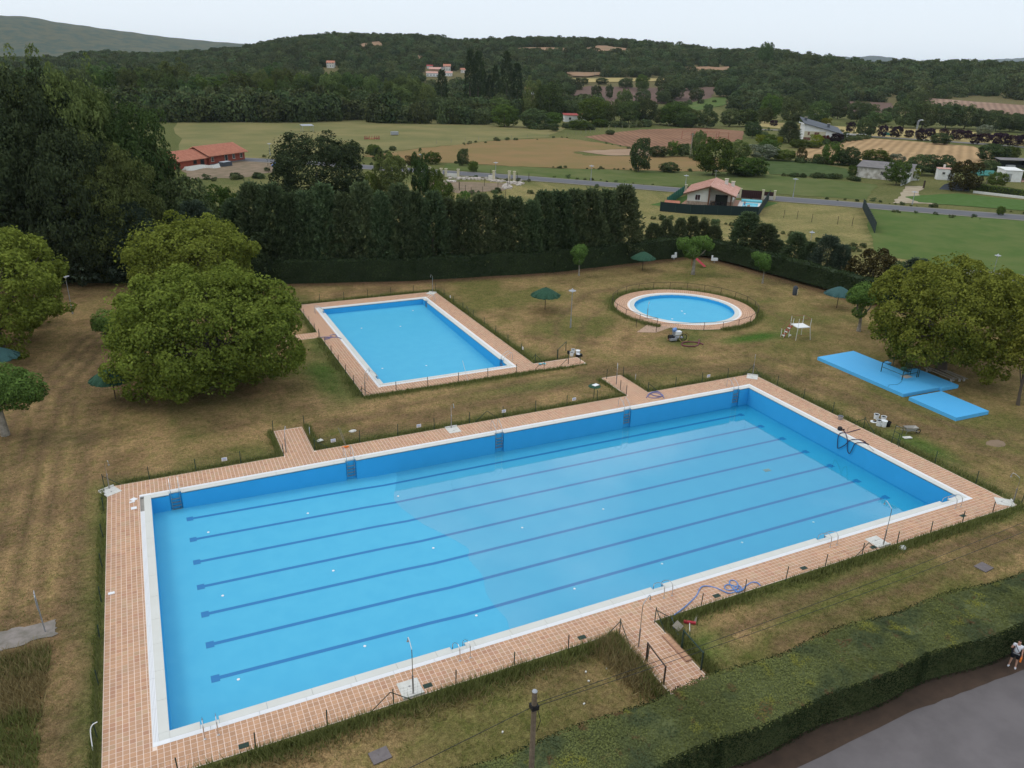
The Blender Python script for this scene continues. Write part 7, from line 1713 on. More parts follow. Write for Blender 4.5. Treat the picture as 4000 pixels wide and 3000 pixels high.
t = thing('patio_table', 'white plastic table on the brick patio at the right edge', 'table', sc_(2130, 300)); MB().box((0, 0, .72), (1.2, 1.2, .05)).build('table_top', 'white_paint', t); MB().tube([(0, 0, 0), (0, 0, .72)], .08, 8).build('leg', 'white_paint', t)
P = sc_(1160, 440); t = thing('wrecked_panel', 'teal metal sheet leaning in the grass beside the brownish tree', 'metal sheet', P, -.9)
MB().add([(0, 0, 0), (7, 0, 0), (6.6, 1.4, 1.5), (3, 1.6, 2.0), (1, 1.0, 1.2)], [(0, 1, 2, 3, 4)]).build('sheet', 'tarp_grey', t)
P = sc_(970, 430); t = thing('gate_post', 'lone dark post at the farm track entrance', 'post', P); MB().box((0, 0, 1.0), (.3, .3, 2.0)).build('post', 'fence_rust', t)
a, b = sc_(1570, 485), sc_(2500, 590); t = thing('stone_kerb_wall', 'long low pale stone wall beside the road at the right', 'wall', (0, 0, 0)); between(a, b, 0, .55, .4, 'wall', 'concrete_white', t)
# ---- farm with red roof, hill village
P = T(*c2(1430, 752)); t = thing('red_roof_farm', 'small white farmhouse with flat red roof at the hedgerow', 'house', P, -.35); box_shed(t, 12.5, 6, 3.4, 4.1, 'plaster_white'); shed_roof(t, 12.5, 6, 3.45, 4.2, 'roof_red', .5); openings(t, [(3, 1.2, 1.2, 1.1, 'w'), (8, 1.2, 1.2, 1.1, 'w')], 'galv', 'glass_dark')
def far_house(label, px, py, wpx, hpx, wall, roof, rz=-.4, depth=8, nwin=3, floors=1):
    P = T(px, py); d = dist(P); w = wpx*d/F; h = hpx*d/F
    L = [(-w/2+w*(i+.5)/nwin, h*(.18+.42*f), w*.09, h*.22, 'w') for i in range(nwin) for f in range(floors)]
    return simple_house('village_house', label, P, rz, w, depth, h*.72, h*.28, wall, roof, L, .5)
V2 = lambda x, y: (1650+x/6.35, 230+y/6.35)
far_house('long ochre hill village house with brown roof', *V2(310, 370), 40, 22, 'f_ochre', 'roof_pink', nwin=5)
far_house('lower white row with brown roof below the ochre hill house', *V2(250, 440), 44, 17, 'plaster_white', 'roof_pink', nwin=4)
far_house('tall pinkish two storey house highest in the hill village', *V2(610, 310), 24, 24, 'plaster', 'roof_orange', nwin=3, floors=2)
far_house('small white house with red roof at the left of the hill village', *V2(180, 240), 20, 12, 'plaster_white', 'roof_red', nwin=2)
far_house('white house below the tall pinkish one in the hill village', *V2(640, 430), 28, 16, 'plaster_white', 'roof_pink', nwin=3)
far_house('pale hut between the ochre and pinkish hill houses', *V2(500, 300), 14, 13, 'plaster_white', 'roof_asbestos', nwin=1)
far_house('orange roofed house at the right of the hill village', *V2(1020, 350), 20, 16, 'plaster', 'roof_orange', nwin=2)
far_house('lone house with pink roof on the wooded slope left of the village', 1291, 266, 26, 24, 'plaster', 'roof_orange', nwin=3, floors=2)
far_house('small pale house peeping through the tree belt at the left', 992, 352, 18, 16, 'plaster_white', 'roof_pink', nwin=1)
far_house('white house with orange roof right of the lombardy poplars', *c2(1215, 585), 34, 26, 'plaster_white', 'roof_orange', nwin=3)
car('parked_car', 'white car parked under the trees beyond the meadow', T(1400+555/2.54, 380+58/2.54), .2, 'plaster_white')
car('dark_van', 'dark blue van parked at the far left end of the meadow', T(*c1(1212, 752)), .1, 'tarp_grey', True)
car('green_car', 'dark green car on the far road beside the pale house', T(3080+2120/5.53, 440+495/5.53), -.3, 'tarp_teal')
car('teal_car', 'pale teal car beside the white arched wall', T(3080+1690/5.53, 440+500/5.53), -.4, 'galv')
t = thing('field_shelter', 'small grey sheet shelter on posts in the meadow', 'shelter', T(*c1(1870, 815)), .1); shed_roof(t, 4.5, 3, 2.4, 2.8, 'galv')
for x in (0, 4.4):
    for y in (0, 2.9): MB().box((x, y, 1.3), (.12, .12, 2.6)).build('post', 'galv', t)
t = thing('feeder_ring', 'rusty ring of feeder bars in the meadow', 'feeder', T(1400+135/2.54, 380+420/2.54))
for i in range(18):
    a = 2*math.pi*i/18; MB().box((3.0*math.cos(a), 1.6*math.sin(a), .7), (.12, .12, 1.4), a).build('bar', 'red_dull', t)
MB().tube([(3.0*math.cos(a), 1.6*math.sin(a), .5) for a in np.linspace(0, 6.28, 19)[:-1]], .12, 5, True).build('rim', 'red_dull', t); MB().lathe([(1.5, 0), (1.2, .5), (0, .7)], (0, 0, 0), 12).build('hay', 'hay', t)
t = thing('water_trough', 'grey box trough standing in the meadow', 'trough', T(1400+358/2.54, 380+378/2.54), .1); MB().box((0, 0, .9), (3.0, 1.4, 1.2)).build('body', 'galv', t); MB().box((0, 0, .15), (2.6, 1.1, .3)).build('base', 'fence_rust', t)
t = thing('well_frame', 'small dark frame on a slab at the back of the meadow', 'frame', T(1400+318/2.54, 380+238/2.54)); MB().box((0, 0, .15), (6, 3, .3)).build('slab', 'concrete', t)
for x in (-.8, .8): MB().box((x, 0, 1.3), (.25, .25, 2.4)).build('post', 'fence_rust', t)
t = thing('field_cage', 'rusty wire cage frame at the corner of the ploughed field', 'cage', T(*c3(155, 868)), -.15)
for x in (0, 6, 12, 18):
    for y in (0, 8): MB().box((x, y, 1.6), (.14, .14, 3.2)).build('post', 'red_dull', t)
for y in (0, 8): MB().box((9, y, 3.2), (18, .1, .1)).build('rail', 'red_dull', t); MB().box((9, y, 1.6), (18, .06, .06)).build('rail', 'red_dull', t)
# ================================================================ lamps and poles
def lamp_post(label, P, h, s=1.0, top=True):
    t = thing('lamp_post', label, 'lamp post', P, 0, 'lamp posts with round hats')
    MB().tube([(0, 0, 0), (0, 0, .95), (0, 0, 1.0)], [.085*s, .075*s, .05*s], 10).build('base', 'galv', t)
    MB().tube([(0, 0, 1.0), (0, 0, h-.45)], [.045*s, .032*s], 8).build('shaft', 'galv', t)
    MB().lathe([(.04, 0), (.10, .08), (.15, .12), (.14, .22), (.06, .26)], (0, 0, h-.5), 12).build('lantern', 'plastic_white', t)
    MB().lathe([(.42*s, 0), (.38*s, .03), (.14, .10), (.09, .16), (.05, .24), (0, .26)], (0, 0, h-.26), 18).build('hat', 'galv', t)
    return t
lamp_post('lamp post with a round hat on the lawn between the two smaller pools', Vector((43.42, 21.55, 0)), 4.5)
lamp_post('lamp post with a round hat on the shaded lawn at the left', V(157, 678), hgt(V(157, 678), 592*S))
for (fx, fy, ty, lb) in ((c2(1005, 1090)[0], c2(0, 1090)[1], c2(0, 998)[1], 'street lamp by the road behind the dirt lot'), (c2(1592, 0)[0], c2(0, 1122)[1], c2(0, 1018)[1], 'street lamp at the middle of the road right of the dirt lot'),
        (c3(122, 0)[0], c3(0, 1150)[1], c3(0, 1078)[1], 'street lamp behind the left corner of the villa'), (c3(785, 0)[0], c3(0, 1222)[1], c3(0, 1098)[1], 'street lamp on the grass verge right of the villa'), (c3(1522, 0)[0], c3(0, 1262)[1], c3(0, 1178)[1], 'street lamp by the road at the farm track'),
        (c1(1668, 0)[0], c1(0, 962)[1], c1(0, 882)[1], 'street lamp right of the unfinished brick house'), (c2(545, 0)[0], c2(0, 1030)[1], c2(0, 948)[1], 'street lamp behind the feathery trees')):
    P = T(fx, fy); lamp_post(lb, P, hgt(P, ty), 1.6)
P = T(2600+875/1.58, 800+345/1.58); lamp_post('lamp whose hat shows above the right hand hedge in the straw lot', P, hgt(P, 800+160/1.58))
P = T(2600+2010/1.58, 800+470/1.58); lamp_post('lamp by the side road beyond the big olive tree', P, hgt(P, 800+302/1.58))
def road_lamp(label, P, h, dirx=1):
    t = thing('road_lamp', label, 'street lamp', P, -.5); MB().tube(spl([(0, 0, 0), (0, 0, h*.8), (dirx*.3, 0, h*.95), (dirx*1.3, 0, h)], 4), [.14]*13, 8).build('mast', 'galv', t)
    MB().box((dirx*1.7, 0, h), (1.0, .35, .18)).build('lamp_head', 'plastic_white', t)
for (x, fy, ty, lb, dx) in ((905, 760, 702, 'tall curved road lamp behind the pale house', 1), (1535, 855, 738, 'tall curved road lamp among the purple trees', 1), (1547, 830, 742, 'second curved road lamp close beside the one among the purple trees', 1), ):
    P = T(*c3(x, fy)); road_lamp(lb, P, hgt(P, c3(0, ty)[1]), dx)
P = T(*c2(1980, 700)); road_lamp('curved road lamp rising from the hedgerow below the green hill field', P, hgt(P, c2(0, 645)[1]), 1)
def power_pole(label, px, fy, ty, arm=2.0):
    P = T(px, fy); h = hgt(P, ty); t = thing('power_pole', label, 'power pole', P, rnd.uniform(-.5, .5)); MB().tube([(0, 0, 0), (0, 0, h)], [.22, .13], 7).build('pole', 'wood_plank', t); MB().box((0, 0, h-.6), (arm, .14, .14)).build('cross_arm', 'wood_plank', t)
for i, (cf, x, fy, ty) in enumerate([(c3, 395, 600, 548), (c3, 407, 600, 550), (c3, 1197, 625, 575), (c2, 590, 380, 328), (c2, 118, 385, 345), (c2, 80, 320, 290), (c1, 2135, 320, 292), (c1, 2172, 380, 350), (c2, 1333, 475, 440), (c2, 1950, 560, 500), (c2, 1616, 470, 430), (c1, 1550, 430, 400), (c2, 2208, 960, 820)]):
    lb = ['left one of the twin poles on the green hill field', 'right one of the twin poles on the green hill field', 'pole on the slope above the stubble field', 'pole above the hill village', 'pole on the slope left of the village', 'pole high on the bare patch of the slope', 'pole near the ridge above the lone pink house', 'pole right below the one near the ridge', 'pole at the foot of the slope left of the wheat strip', 'pole in the mauve field', 'pole beside the wheat strip on the slope', 'pole above the tree belt at the left', 'dark pole at the end of the ploughed field'][i]
    p0 = cf(x, fy); power_pole(lb, p0[0], p0[1], cf(0, ty)[1])
P = T(*c2(988, 262)); h = hgt(P, c2(0, 205)[1]); t = thing('ridge_mast', 'thin mast standing on the ridge skyline above the poplars', 'mast', P); MB().tube([(0, 0, 0), (0, 0, h)], [.5, .3], 5).build('mast', 'galv', t)
# ---- wooden utility pole and wires in the foreground
pb = Vector((15.42, -33.1, 0))
for _ in range(20):
    q_ = pix((pb.x, pb.y, 4.0)); pb.x -= (q_[0]-2071)*.004
ph = hgt(pb, 2700)
t = thing('utility_pole', 'weathered wooden utility pole in front of the flat-topped hedge', 'utility pole', pb)
MB().tube([(0, 0, -.1), (0, 0, ph)], [.11, .085], 12).build('pole', 'wood_pole', t); MB().box((0, 0, ph-.62), (.24, .24, .16)).build('clamp', 'plastic_black', t); MB().tube([(.1, -.05, ph-.7), (.2, -.1, ph-1.2), (.12, -.02, ph-1.7)], .012, 5).build('cable_drop', 'plastic_black', t)
MB().lathe([(.095, 0), (.06, .04), (0, .05)], (0, 0, ph), 8).build('insulator', 'galv', t)
def wire(label, pts, sag=.6, r=.010):
    a, b = Vector(pts[0]), Vector(pts[1]); n = 24
    return tag(MB().tube([a.lerp(b, i/n)-Vector((0, 0, sag*4*(i/n)*(1-i/n))) for i in range(n+1)], r, 5).build('overhead_wire', 'plastic_black'), label, 'wire')
top = pb+Vector((0, 0, ph-.6))
def wpt(px, py, y):      # point on a camera ray at world y
    d = ray(px, py); k = (y-CAM[1])/d[1]; p = CAM+d*k; return Vector(p)
wire('overhead wire going from the utility pole to the lower left', [top, top+(Vector(wpt(1600, 3000, -35.0))-top)*4], .0)
e1 = Vector((62, -31.5, 5.5)); 
wire('upper overhead wire going from the utility pole to the right over the hedge', [top+Vector((0, 0, .08)), (70, -27.5, 5.2)], .9)
wire('lower overhead wire going from the utility pole to the right over the path', [top-Vector((0, 0, .05)), (70, -27.9, 4.7)], 1.0)
# ================================================================ parasols
def parasol(label, P, h=2.7, r=1.75, m='thatch_green', tilt=0):
    t = thing('thatch_parasol', label, 'parasol', P, rnd.uniform(0, 6), 'green thatched parasols on the lawn')
    MB().tube([(0, 0, 0), (0, 0, h-.2)], .045, 8).build('pole', 'pole_brown', t)
    n = 40; mb = MB(); prof = [(r, -.95), (r*.97, -.86), (r*.62, -.44), (r*.22, -.06), (.05, .05)]
    vs = []
    for i, (rr_, z) in enumerate(prof):
        for k in range(n):
            a = 2*math.pi*k/n; q_ = 1+(.035*math.sin(k*2.3)+.02*math.sin(k*5.1))*(i < 2); vs.append((rr_*q_*math.cos(a), rr_*q_*math.sin(a), h+z+(.05*math.sin(k*3.7) if i == 0 else 0)))
    vs.append((0, 0, h+.08)); mb.add(vs, [(i*n+k, i*n+(k+1) % n, (i+1)*n+(k+1) % n, (i+1)*n+k) for i in range(4) for k in range(n)]+[(4*n+k, 4*n+(k+1) % n, 5*n) for k in range(n)])
    c = mb.build('thatch', m, t)
    rg = rng(int(abs(P[0])*10)+3); n_ = 2600; a = rg.uniform(0, 6.28, n_); u = rg.uniform(0, 1, n_)**.6
    rr_ = u*r; z = h-.95*u**1.2+.05; Pp = np.stack([rr_*np.cos(a), rr_*np.sin(a), z], 1); ax = np.stack([np.cos(a), np.sin(a), -.6+0*a], 1); Nn = np.stack([np.cos(a)*.4, np.sin(a)*.4, 1+0*a], 1)+rg.normal(size=(n_, 3))*.35
    Nn -= ax*np.sum(Nn*ax, 1, keepdims=True)/np.sum(ax*ax, 1, keepdims=True); Nn /= np.linalg.norm(Nn, axis=1, keepdims=True)
    link('thatch_fringe', cards('thatch_fringe', Pp, Nn, .05, m, rg.random(n_), rg, 2.6, ax), t)
    for k in range(8): MB().tube([(0, 0, h-.1), (r*.9*math.cos(k*.785), r*.9*math.sin(k*.785), h-.88)], .018, 5).build('rib', 'pole_brown', t)
    return t
parasol('green thatched parasol between the smaller pool and the lamp post', Vector((43.95, 28.7, 0)))
parasol('green thatched parasol near the back hedge behind the round pool', Vector((66.3, 41.2, 0)))
parasol('blue-green thatched parasol between round pool and right hedge', Vector((78.2, 16.4, 0)), m='thatch_blue')
parasol('green thatched parasol partly covered by the huge bright tree', V(250, 862), h=2.75)
parasol('dark parasol in the shade under the left edge tree', V(85, 698), m='thatch_blue')
parasol('parasol cut by the left edge of the photo above the plane tree', V(3, 812), m='thatch_blue')
P = Vector((43.95, 28.7, 0)); t = thing('hung_towel', 'pale blue cloth hanging under the middle green parasol', 'cloth', (P.x-.55, P.y, 1.75)); MB().box((0, 0, 0), (.7, .5, .03), .3, .3).build('cloth', 'galv', t)
# ================================================================ blue platforms
def platform(label, poly, h):
    t = thing('blue_platform', label, 'platform', (0, 0, 0), 0, 'low blue painted platforms')
    MB().prism(poly, 0, h).build('slab', 'platform_blue', t); return t
platform('longer blue painted platform with dark rails on it', [(61.65, 3.24), (66.6, 3.24), (66.55, -2.75), (68.35, -2.75), (68.3, -7.5), (66.1, -7.42), (66.1, -7.2), (61.55, -7.05)][::-1], .32)
platform('smaller blue painted platform in front of the long one', [(61.4, -7.75), (65.4, -7.9), (65.25, -12.6), (61.3, -12.45)][::-1], .32)
MB().b2((66.5, -.9, .0), (67.3, -.4, .36)).build('blue_block', 'platform_blue'); tag(bpy.data.objects[-1] if False else [o for o in COL.objects if o.name == 'blue_block'][0], 'small blue block at the inner edge of the long platform', 'block')
t = thing('platform_rail', 'dark blue-green tube railing standing on the long blue platform', 'railing', (0, 0, .32))
A_, B_, C_, D_2 = (64.3, -2.2), (64.3, -4.58), (66.25, -4.6), (66.4, -2.2)
for p in (A_, B_, C_, (66.45, -4.62)): MB().tube([(p[0], p[1], 0), (p[0], p[1], 1.0)], .04, 8).build('post', 'fence_green', t)
MB().tube([(66.6, -1.6, 0), (66.6, -1.6, .95)], .035, 8).build('post', 'fence_green', t)
for z in (.97, .5): MB().tube([(*A_, z), (*B_, z)], .03, 6).build('rail', 'fence_green', t); MB().tube([(*B_, z), (*C_, z)], .03, 6).build('rail', 'fence_green', t)
MB().tube([(*A_, .97), (66.6, -1.6, .93)], .03, 6).build('rail', 'fence_green', t)
t = thing('lattice_chair', 'dark lattice panel chair standing by the railing on the platform', 'chair', (66.2, -3.6, .32), .2)
for x in (-.3, .3): MB().tube([(0, x, 0), (0, x, 1.1)], .025, 6).build('side_post', 'fence_green', t)
for z in np.arange(.3, 1.1, .13): MB().tube([(0, -.3, z), (0, .3, z)], .012, 5).build('bar', 'fence_green', t)
for y in (-.15, 0, .15): MB().tube([(0, y, .3), (0, y, 1.1)], .012, 5).build('bar', 'fence_green', t)
MB().box((-.25, 0, .35), (.5, .6, .04)).build('seat', 'fence_green', t)
t = thing('green_box', 'small dark green box on top of the platform railing', 'box', (64.6, -4.3, 1.32)); MB().box((0, 0, 0), (.45, .35, .25)).build('body', 'thatch_green', t)
o = MB().box((65.5, -4.1, .33), (.95, .7, .02)).build('door_mat', 'concrete'); tag(o, 'beige mat lying inside the platform railing', 'mat')
hose('thin dark cable lying across the long blue platform', [(64.3, -4.6, .335), (63.8, -4.9, .335), (62.9, -5.2, .335), (62.2, -5.0, .335), (61.62, -5.3, .335)], .012, 'plastic_black', name='cable', cat='cable')
for i, (a, b) in enumerate((((1275, 298), (1600, 432)), ((1310, 290), (1625, 420)), ((1395, 292), (1690, 425)), ((1420, 290), (1740, 420)))):
    p, q_ = G(3150+a[0]/2.765, 1330+a[1]/2.765, .3), G(3150+b[0]/2.765, 1330+b[1]/2.765, .3); d = q_-p
    t = thing('bench_plank', '%s weathered bench plank behind the long blue platform' % ['nearest', 'second', 'third', 'farthest'][i], 'bench', (0, 0, 0)); MB().box(((p.x+q_.x)/2, (p.y+q_.y)/2, .34), (d.length, .22, .05), math.atan2(d.y, d.x)).build('plank', 'wood_plank', t)
    for f in (.1, .9): MB().box((p.x+d.x*f, p.y+d.y*f, .16), (.12, .2, .31), math.atan2(d.y, d.x)).build('leg', 'concrete', t)
# ================================================================ white platform chair
def lifeguard():
    k = lambda x, y, z=0: G(3000+x/7.373, 1200+y/7.373, z)
    t = thing('lifeguard_platform', 'white lifeguard platform on four legs with a red ladder stair', 'lifeguard chair', (0, 0, 0))
    z = 1.55
    f1, f2 = k(795, 955), k(1215, 940)            # near feet
    c1_, c2_, c3_, c4_ = k(655, 478, z), k(1000, 460, z), k(1215, 575, z), k(865, 600, z)
    MB().prism([(c.x, c.y) for c in (c4_, c3_, c2_, c1_)], z-.05, z+.02).build('deck', 'white_paint', t)
    b1, b2 = k(955, 795), Vector((f1.x-.3, f1.y+1.6, 0))
    for a, b in ((f1, c4_), (f2, c3_), (b1, c2_), (Vector((c1_.x, c1_.y, 0)), c1_)): MB().tube([a, b], .035, 8).build('leg', 'white_paint', t)
    for c, h in ((c1_, .9), (c2_, .9), (c3_, .95), (c4_, 1.0), (c1_.lerp(c4_, .3), .8)): MB().tube([c, c+Vector((0, 0, h))], .025, 6).build('rail_post', 'white_paint', t)
    up_ = Vector((0, 0, .9))
    for a, b in ((c1_, c2_), (c2_, c3_), (c3_, c4_)): MB().tube([a+up_, b+up_], .018, 6).build('rail', 'red_dull', t)
    s1, s2 = k(365, 850), k(450, 878); e1_, e2_ = c1_, c1_.lerp(c4_, .32)
    for a, b in ((s1, e1_), (s2, e2_)): MB().tube([a, b], .03, 6).build('stringer', 'red_paint', t); MB().tube([a, a+Vector((0, 0, .95))], .025, 6).build('rail_post', 'white_paint', t); MB().tube([a+Vector((0, 0, .95)), b+Vector((0, 0, .85))], .016, 6).build('hand_rail', 'red_dull', t)
    for i in range(1, 7):
        f = i/7; a = s1.lerp(e1_, f); b = s2.lerp(e2_, f); m_ = (a+b)/2; dd_ = b-a
        MB().box(m_, (dd_.length, .18, .03), math.atan2(dd_.y, dd_.x)).build('step', 'white_paint' if i % 2 else 'red_paint', t)
    for a, b in ((f1, f2), (f2, b1)): MB().tube([a+Vector((0, 0, .55)), b+Vector((0, 0, .55))], .014, 5).build('brace', 'red_dull', t)
lifeguard()
slabs(G(3000+630/7.373, 1200+822/7.373), 0, 'loose_block', 'small white block lying under the lifeguard platform', 'block', 'white_paint', (.28, .14, .1), .1)
# ================================================================ motor pump
P = G(2350+1000/3.403, 1050+955/3.403); t = thing('motor_pump', 'wheeled motor pump with white tank, blue drum and coiled pipe near the round pool', 'pump', P, -.15)
MB().box((-.1, .1, .35), (1.5, .7, .08)).build('frame', 'galv', t); MB().tube([(-.95, .1, .42), (-.35, .1, .42)], .26, 14).build('engine_drum', 'plastic_black', t)
MB().box((.05, .1, .85), (.75, .5, .35)).build('tank', 'plastic_white', t); MB().tube([(-.55, .1, 1.15), (-.15, .1, 1.30)], .20, 14).build('blue_drum', 'hose_blue', t); MB().box((-.35, .1, .75), (.25, .4, .5)).build('engine', 'galv', t)
for s_ in (-1, 1):
    w1 = MB().tube([(.55+.40*math.cos(a), .1+s_*.42, .42+.40*math.sin(a)) for a in np.linspace(0, 6.283, 19)[:-1]], .035, 6, True).build('wheel', 'plastic_black', t)
    for k_ in range(6): MB().tube([(.55, .1+s_*.42, .42), (.55+.38*math.cos(k_*1.047), .1+s_*.42, .42+.38*math.sin(k_*1.047))], .014, 4).build('spoke', 'fence_rust', w1)
for i in range(4): MB().tube([(.55+(.50+.03*i)*math.cos(a), -.42-.03*i, .50+(.46+.03*i)*math.sin(a)) for a in np.linspace(0, 6.283, 21)[:-1]], .018, 5, True).build('coiled_pipe', 'hay', t)
MB().tube([(-.95, -.1, .35), (-1.25, -.15, .2)], .03, 5).build('tow_bar', 'red_dull', t); MB().box((-.6, -.25, .25), (.8, .25, .2)).build('guard', 'galv', t)
# ================================================================ playground and bins
def rocker(label, P, rz):
    t = thing('spring_rocker', label, 'spring rocker', P, rz); MB().tube([(.12*math.cos(i*.9), .12*math.sin(i*.9), .02+i*.018) for i in range(20)], .02, 5).build('spring', 'galv', t)
    MB().box((0, 0, .50), (.7, .22, .08)).build('seat', 'plastic_white', t)
    for s_ in (-1, 1): MB().prism([(-.45, s_*.14-.02), (.5, s_*.14-.02), (.5, s_*.14+.02), (-.45, s_*.14+.02)], .35, .75).build('side_panel', 'plastic_white', t)
    MB().box((.38, 0, .92), (.22, .25, .36)).build('head_panel', 'plastic_white', t); MB().tube([(.3, -.22, .9), (.3, .22, .9)], .02, 5).build('handle', 'galv', t)
rocker('white spring rocker left of the knobbly plane tree', G(2600+50/1.58, 800+340/1.58), .3)
rocker('white spring rocker at the foot of the right hand hedge', G(2600+300/1.58, 800+358/1.58), 2.6)
P = G(2400+965/3.16, 900+430/3.16); t = thing('swing_frame', 'reddish slide posts half hidden behind the knobbly plane tree', 'slide', P, .3)
for x in (-.3, .3): MB().tube([(x, 0, 0), (x, 0, 1.9)], .05, 6).build('post', 'red_dull', t)
MB().add([(-.3, 0, 1.4), (.3, 0, 1.4), (.3, -2.2, .2), (-.3, -2.2, .2)], [(0, 1, 2, 3)]).build('chute', 'red_paint', t)
for z in (.4, .8, 1.2): MB().tube([(-.3, 0, z), (.3, 0, z)], .02, 5).build('rung', 'red_dull', t)
P = G(2600+795/1.58, 800+557/1.58); t = thing('litter_bin', 'hooded dark blue litter bin with a pale front panel near the right hedge', 'bin', P, 2.4)
MB().lathe([(.24, 0), (.30, .3), (.31, .8), (.27, 1.05), (.15, 1.22), (0, 1.27)], (0, 0, 0), 16).build('body', 'tarp_grey', t); MB().prism([(-.02, -.2), (.06, -.22), (.06, .22), (-.02, .2)], .05, .85).build('front_panel', 'cream_stone', t)
for o_ in list(t.children)[-1:]: o_.location = (-.33, 0, 0)
MB().box((-.27, 0, .95), (.12, .26, .14)).build('opening', 'plastic_black', t)
P = G(1300+1062/1.58, 800+428/1.58); t = thing('litter_bin', 'small grey bin on a post in front of the dark back hedge', 'bin', P); MB().lathe([(.18, 0), (.2, .5), (0, .5)], (0, 0, .5), 12).build('body', 'galv', t); MB().tube([(0, .2, 0), (0, .2, 1.15)], .03, 6).build('post', 'galv', t)
# ================================================================ signs
def fence_sign(label, P, rz, w=.36, h=.26, z=.55, dots=False, cat='sign'):
    t = thing('fence_sign', label, cat, (P[0], P[1], z), rz); MB().box((0, 0, 0), (w, .012, h)).build('plate', 'sign_white', t)
    if dots:
        for x in (-.09, .09): MB().tube([(x, -.008, .06), (x, -.012, .06)], .045, 12).build('symbol', 'hose_blue', t)
        MB().box((0, -.009, -.10), (w*.7, .004, .03)).build('print_line', 'ink', t)
    else:
        for i, (q_, l) in enumerate(((.06, .8), (-.02, .7), (-.08, .8))): MB().box((0, -.009, q_), (w*l, .004, .022 if i else .04)).build('print_line', 'hose_blue' if i == 0 else 'ink', t)
for i, x in enumerate((3.0+1.9, 12.6, 16.3+3, 26.6, 33.2, 47.5)): fence_sign('%s small white notice from the left on the far fence of the large pool' % ORD[i], (x, 2.72), 0)
fence_sign('white notice with two blue symbols beside the far right path', (40.95, 5.0), .9, .34, .46, .6, True)
fence_sign('tall white notice beside the far left path', (11.32, 5.0), 1.3, .34, .5, .6)
fence_sign('small pale notice on the right fence of the smaller pool, near its far end', (34.8, 36.2), 1.57, .25, .3)
fence_sign('small pale notice on the right fence of the smaller pool, near its near end', (34.8, 16.0), 1.57, .25, .3)
P = V(98, 1365); t = thing('no_entry_post', 'leaning grey sign post with a blue-white plate seen edge on, by the footpath', 'sign', P, .15)
MB().tube([(0, 0, 0), (-.06, 0, 2.35)], .03, 8).build('post', 'galv', t); MB().box((-.06, 0, 1.95), (.03, .62, .75)).build('plate', 'galv', t); MB().box((-.085, 0, 1.95), (.01, .50, .62)).build('plate_face', 'plastic_white', t)
# round dark flecks and small stones on the lawn
mb = MB()
for (x, y) in ((1507, 1149), (1480, 1283), (1610, 1075), (1490, 1095), (1655, 1050), (1000, 1450), (1240, 1080), (1880, 2000-800)):
    P = G(1300+x/1.508, 1900+y/1.508); mb.box((P.x, P.y, .03), (.09, .07, .05), x)
tag(mb.build('pebble_scatter', 'concrete_white'), 'pale pebbles scattered on the grass left of the front path', 'pebbles', kind='stuff')
# brown leaves and debris on the bottom of the water
P = Vector((13.9, -9.3, fz(13.9)+.01))
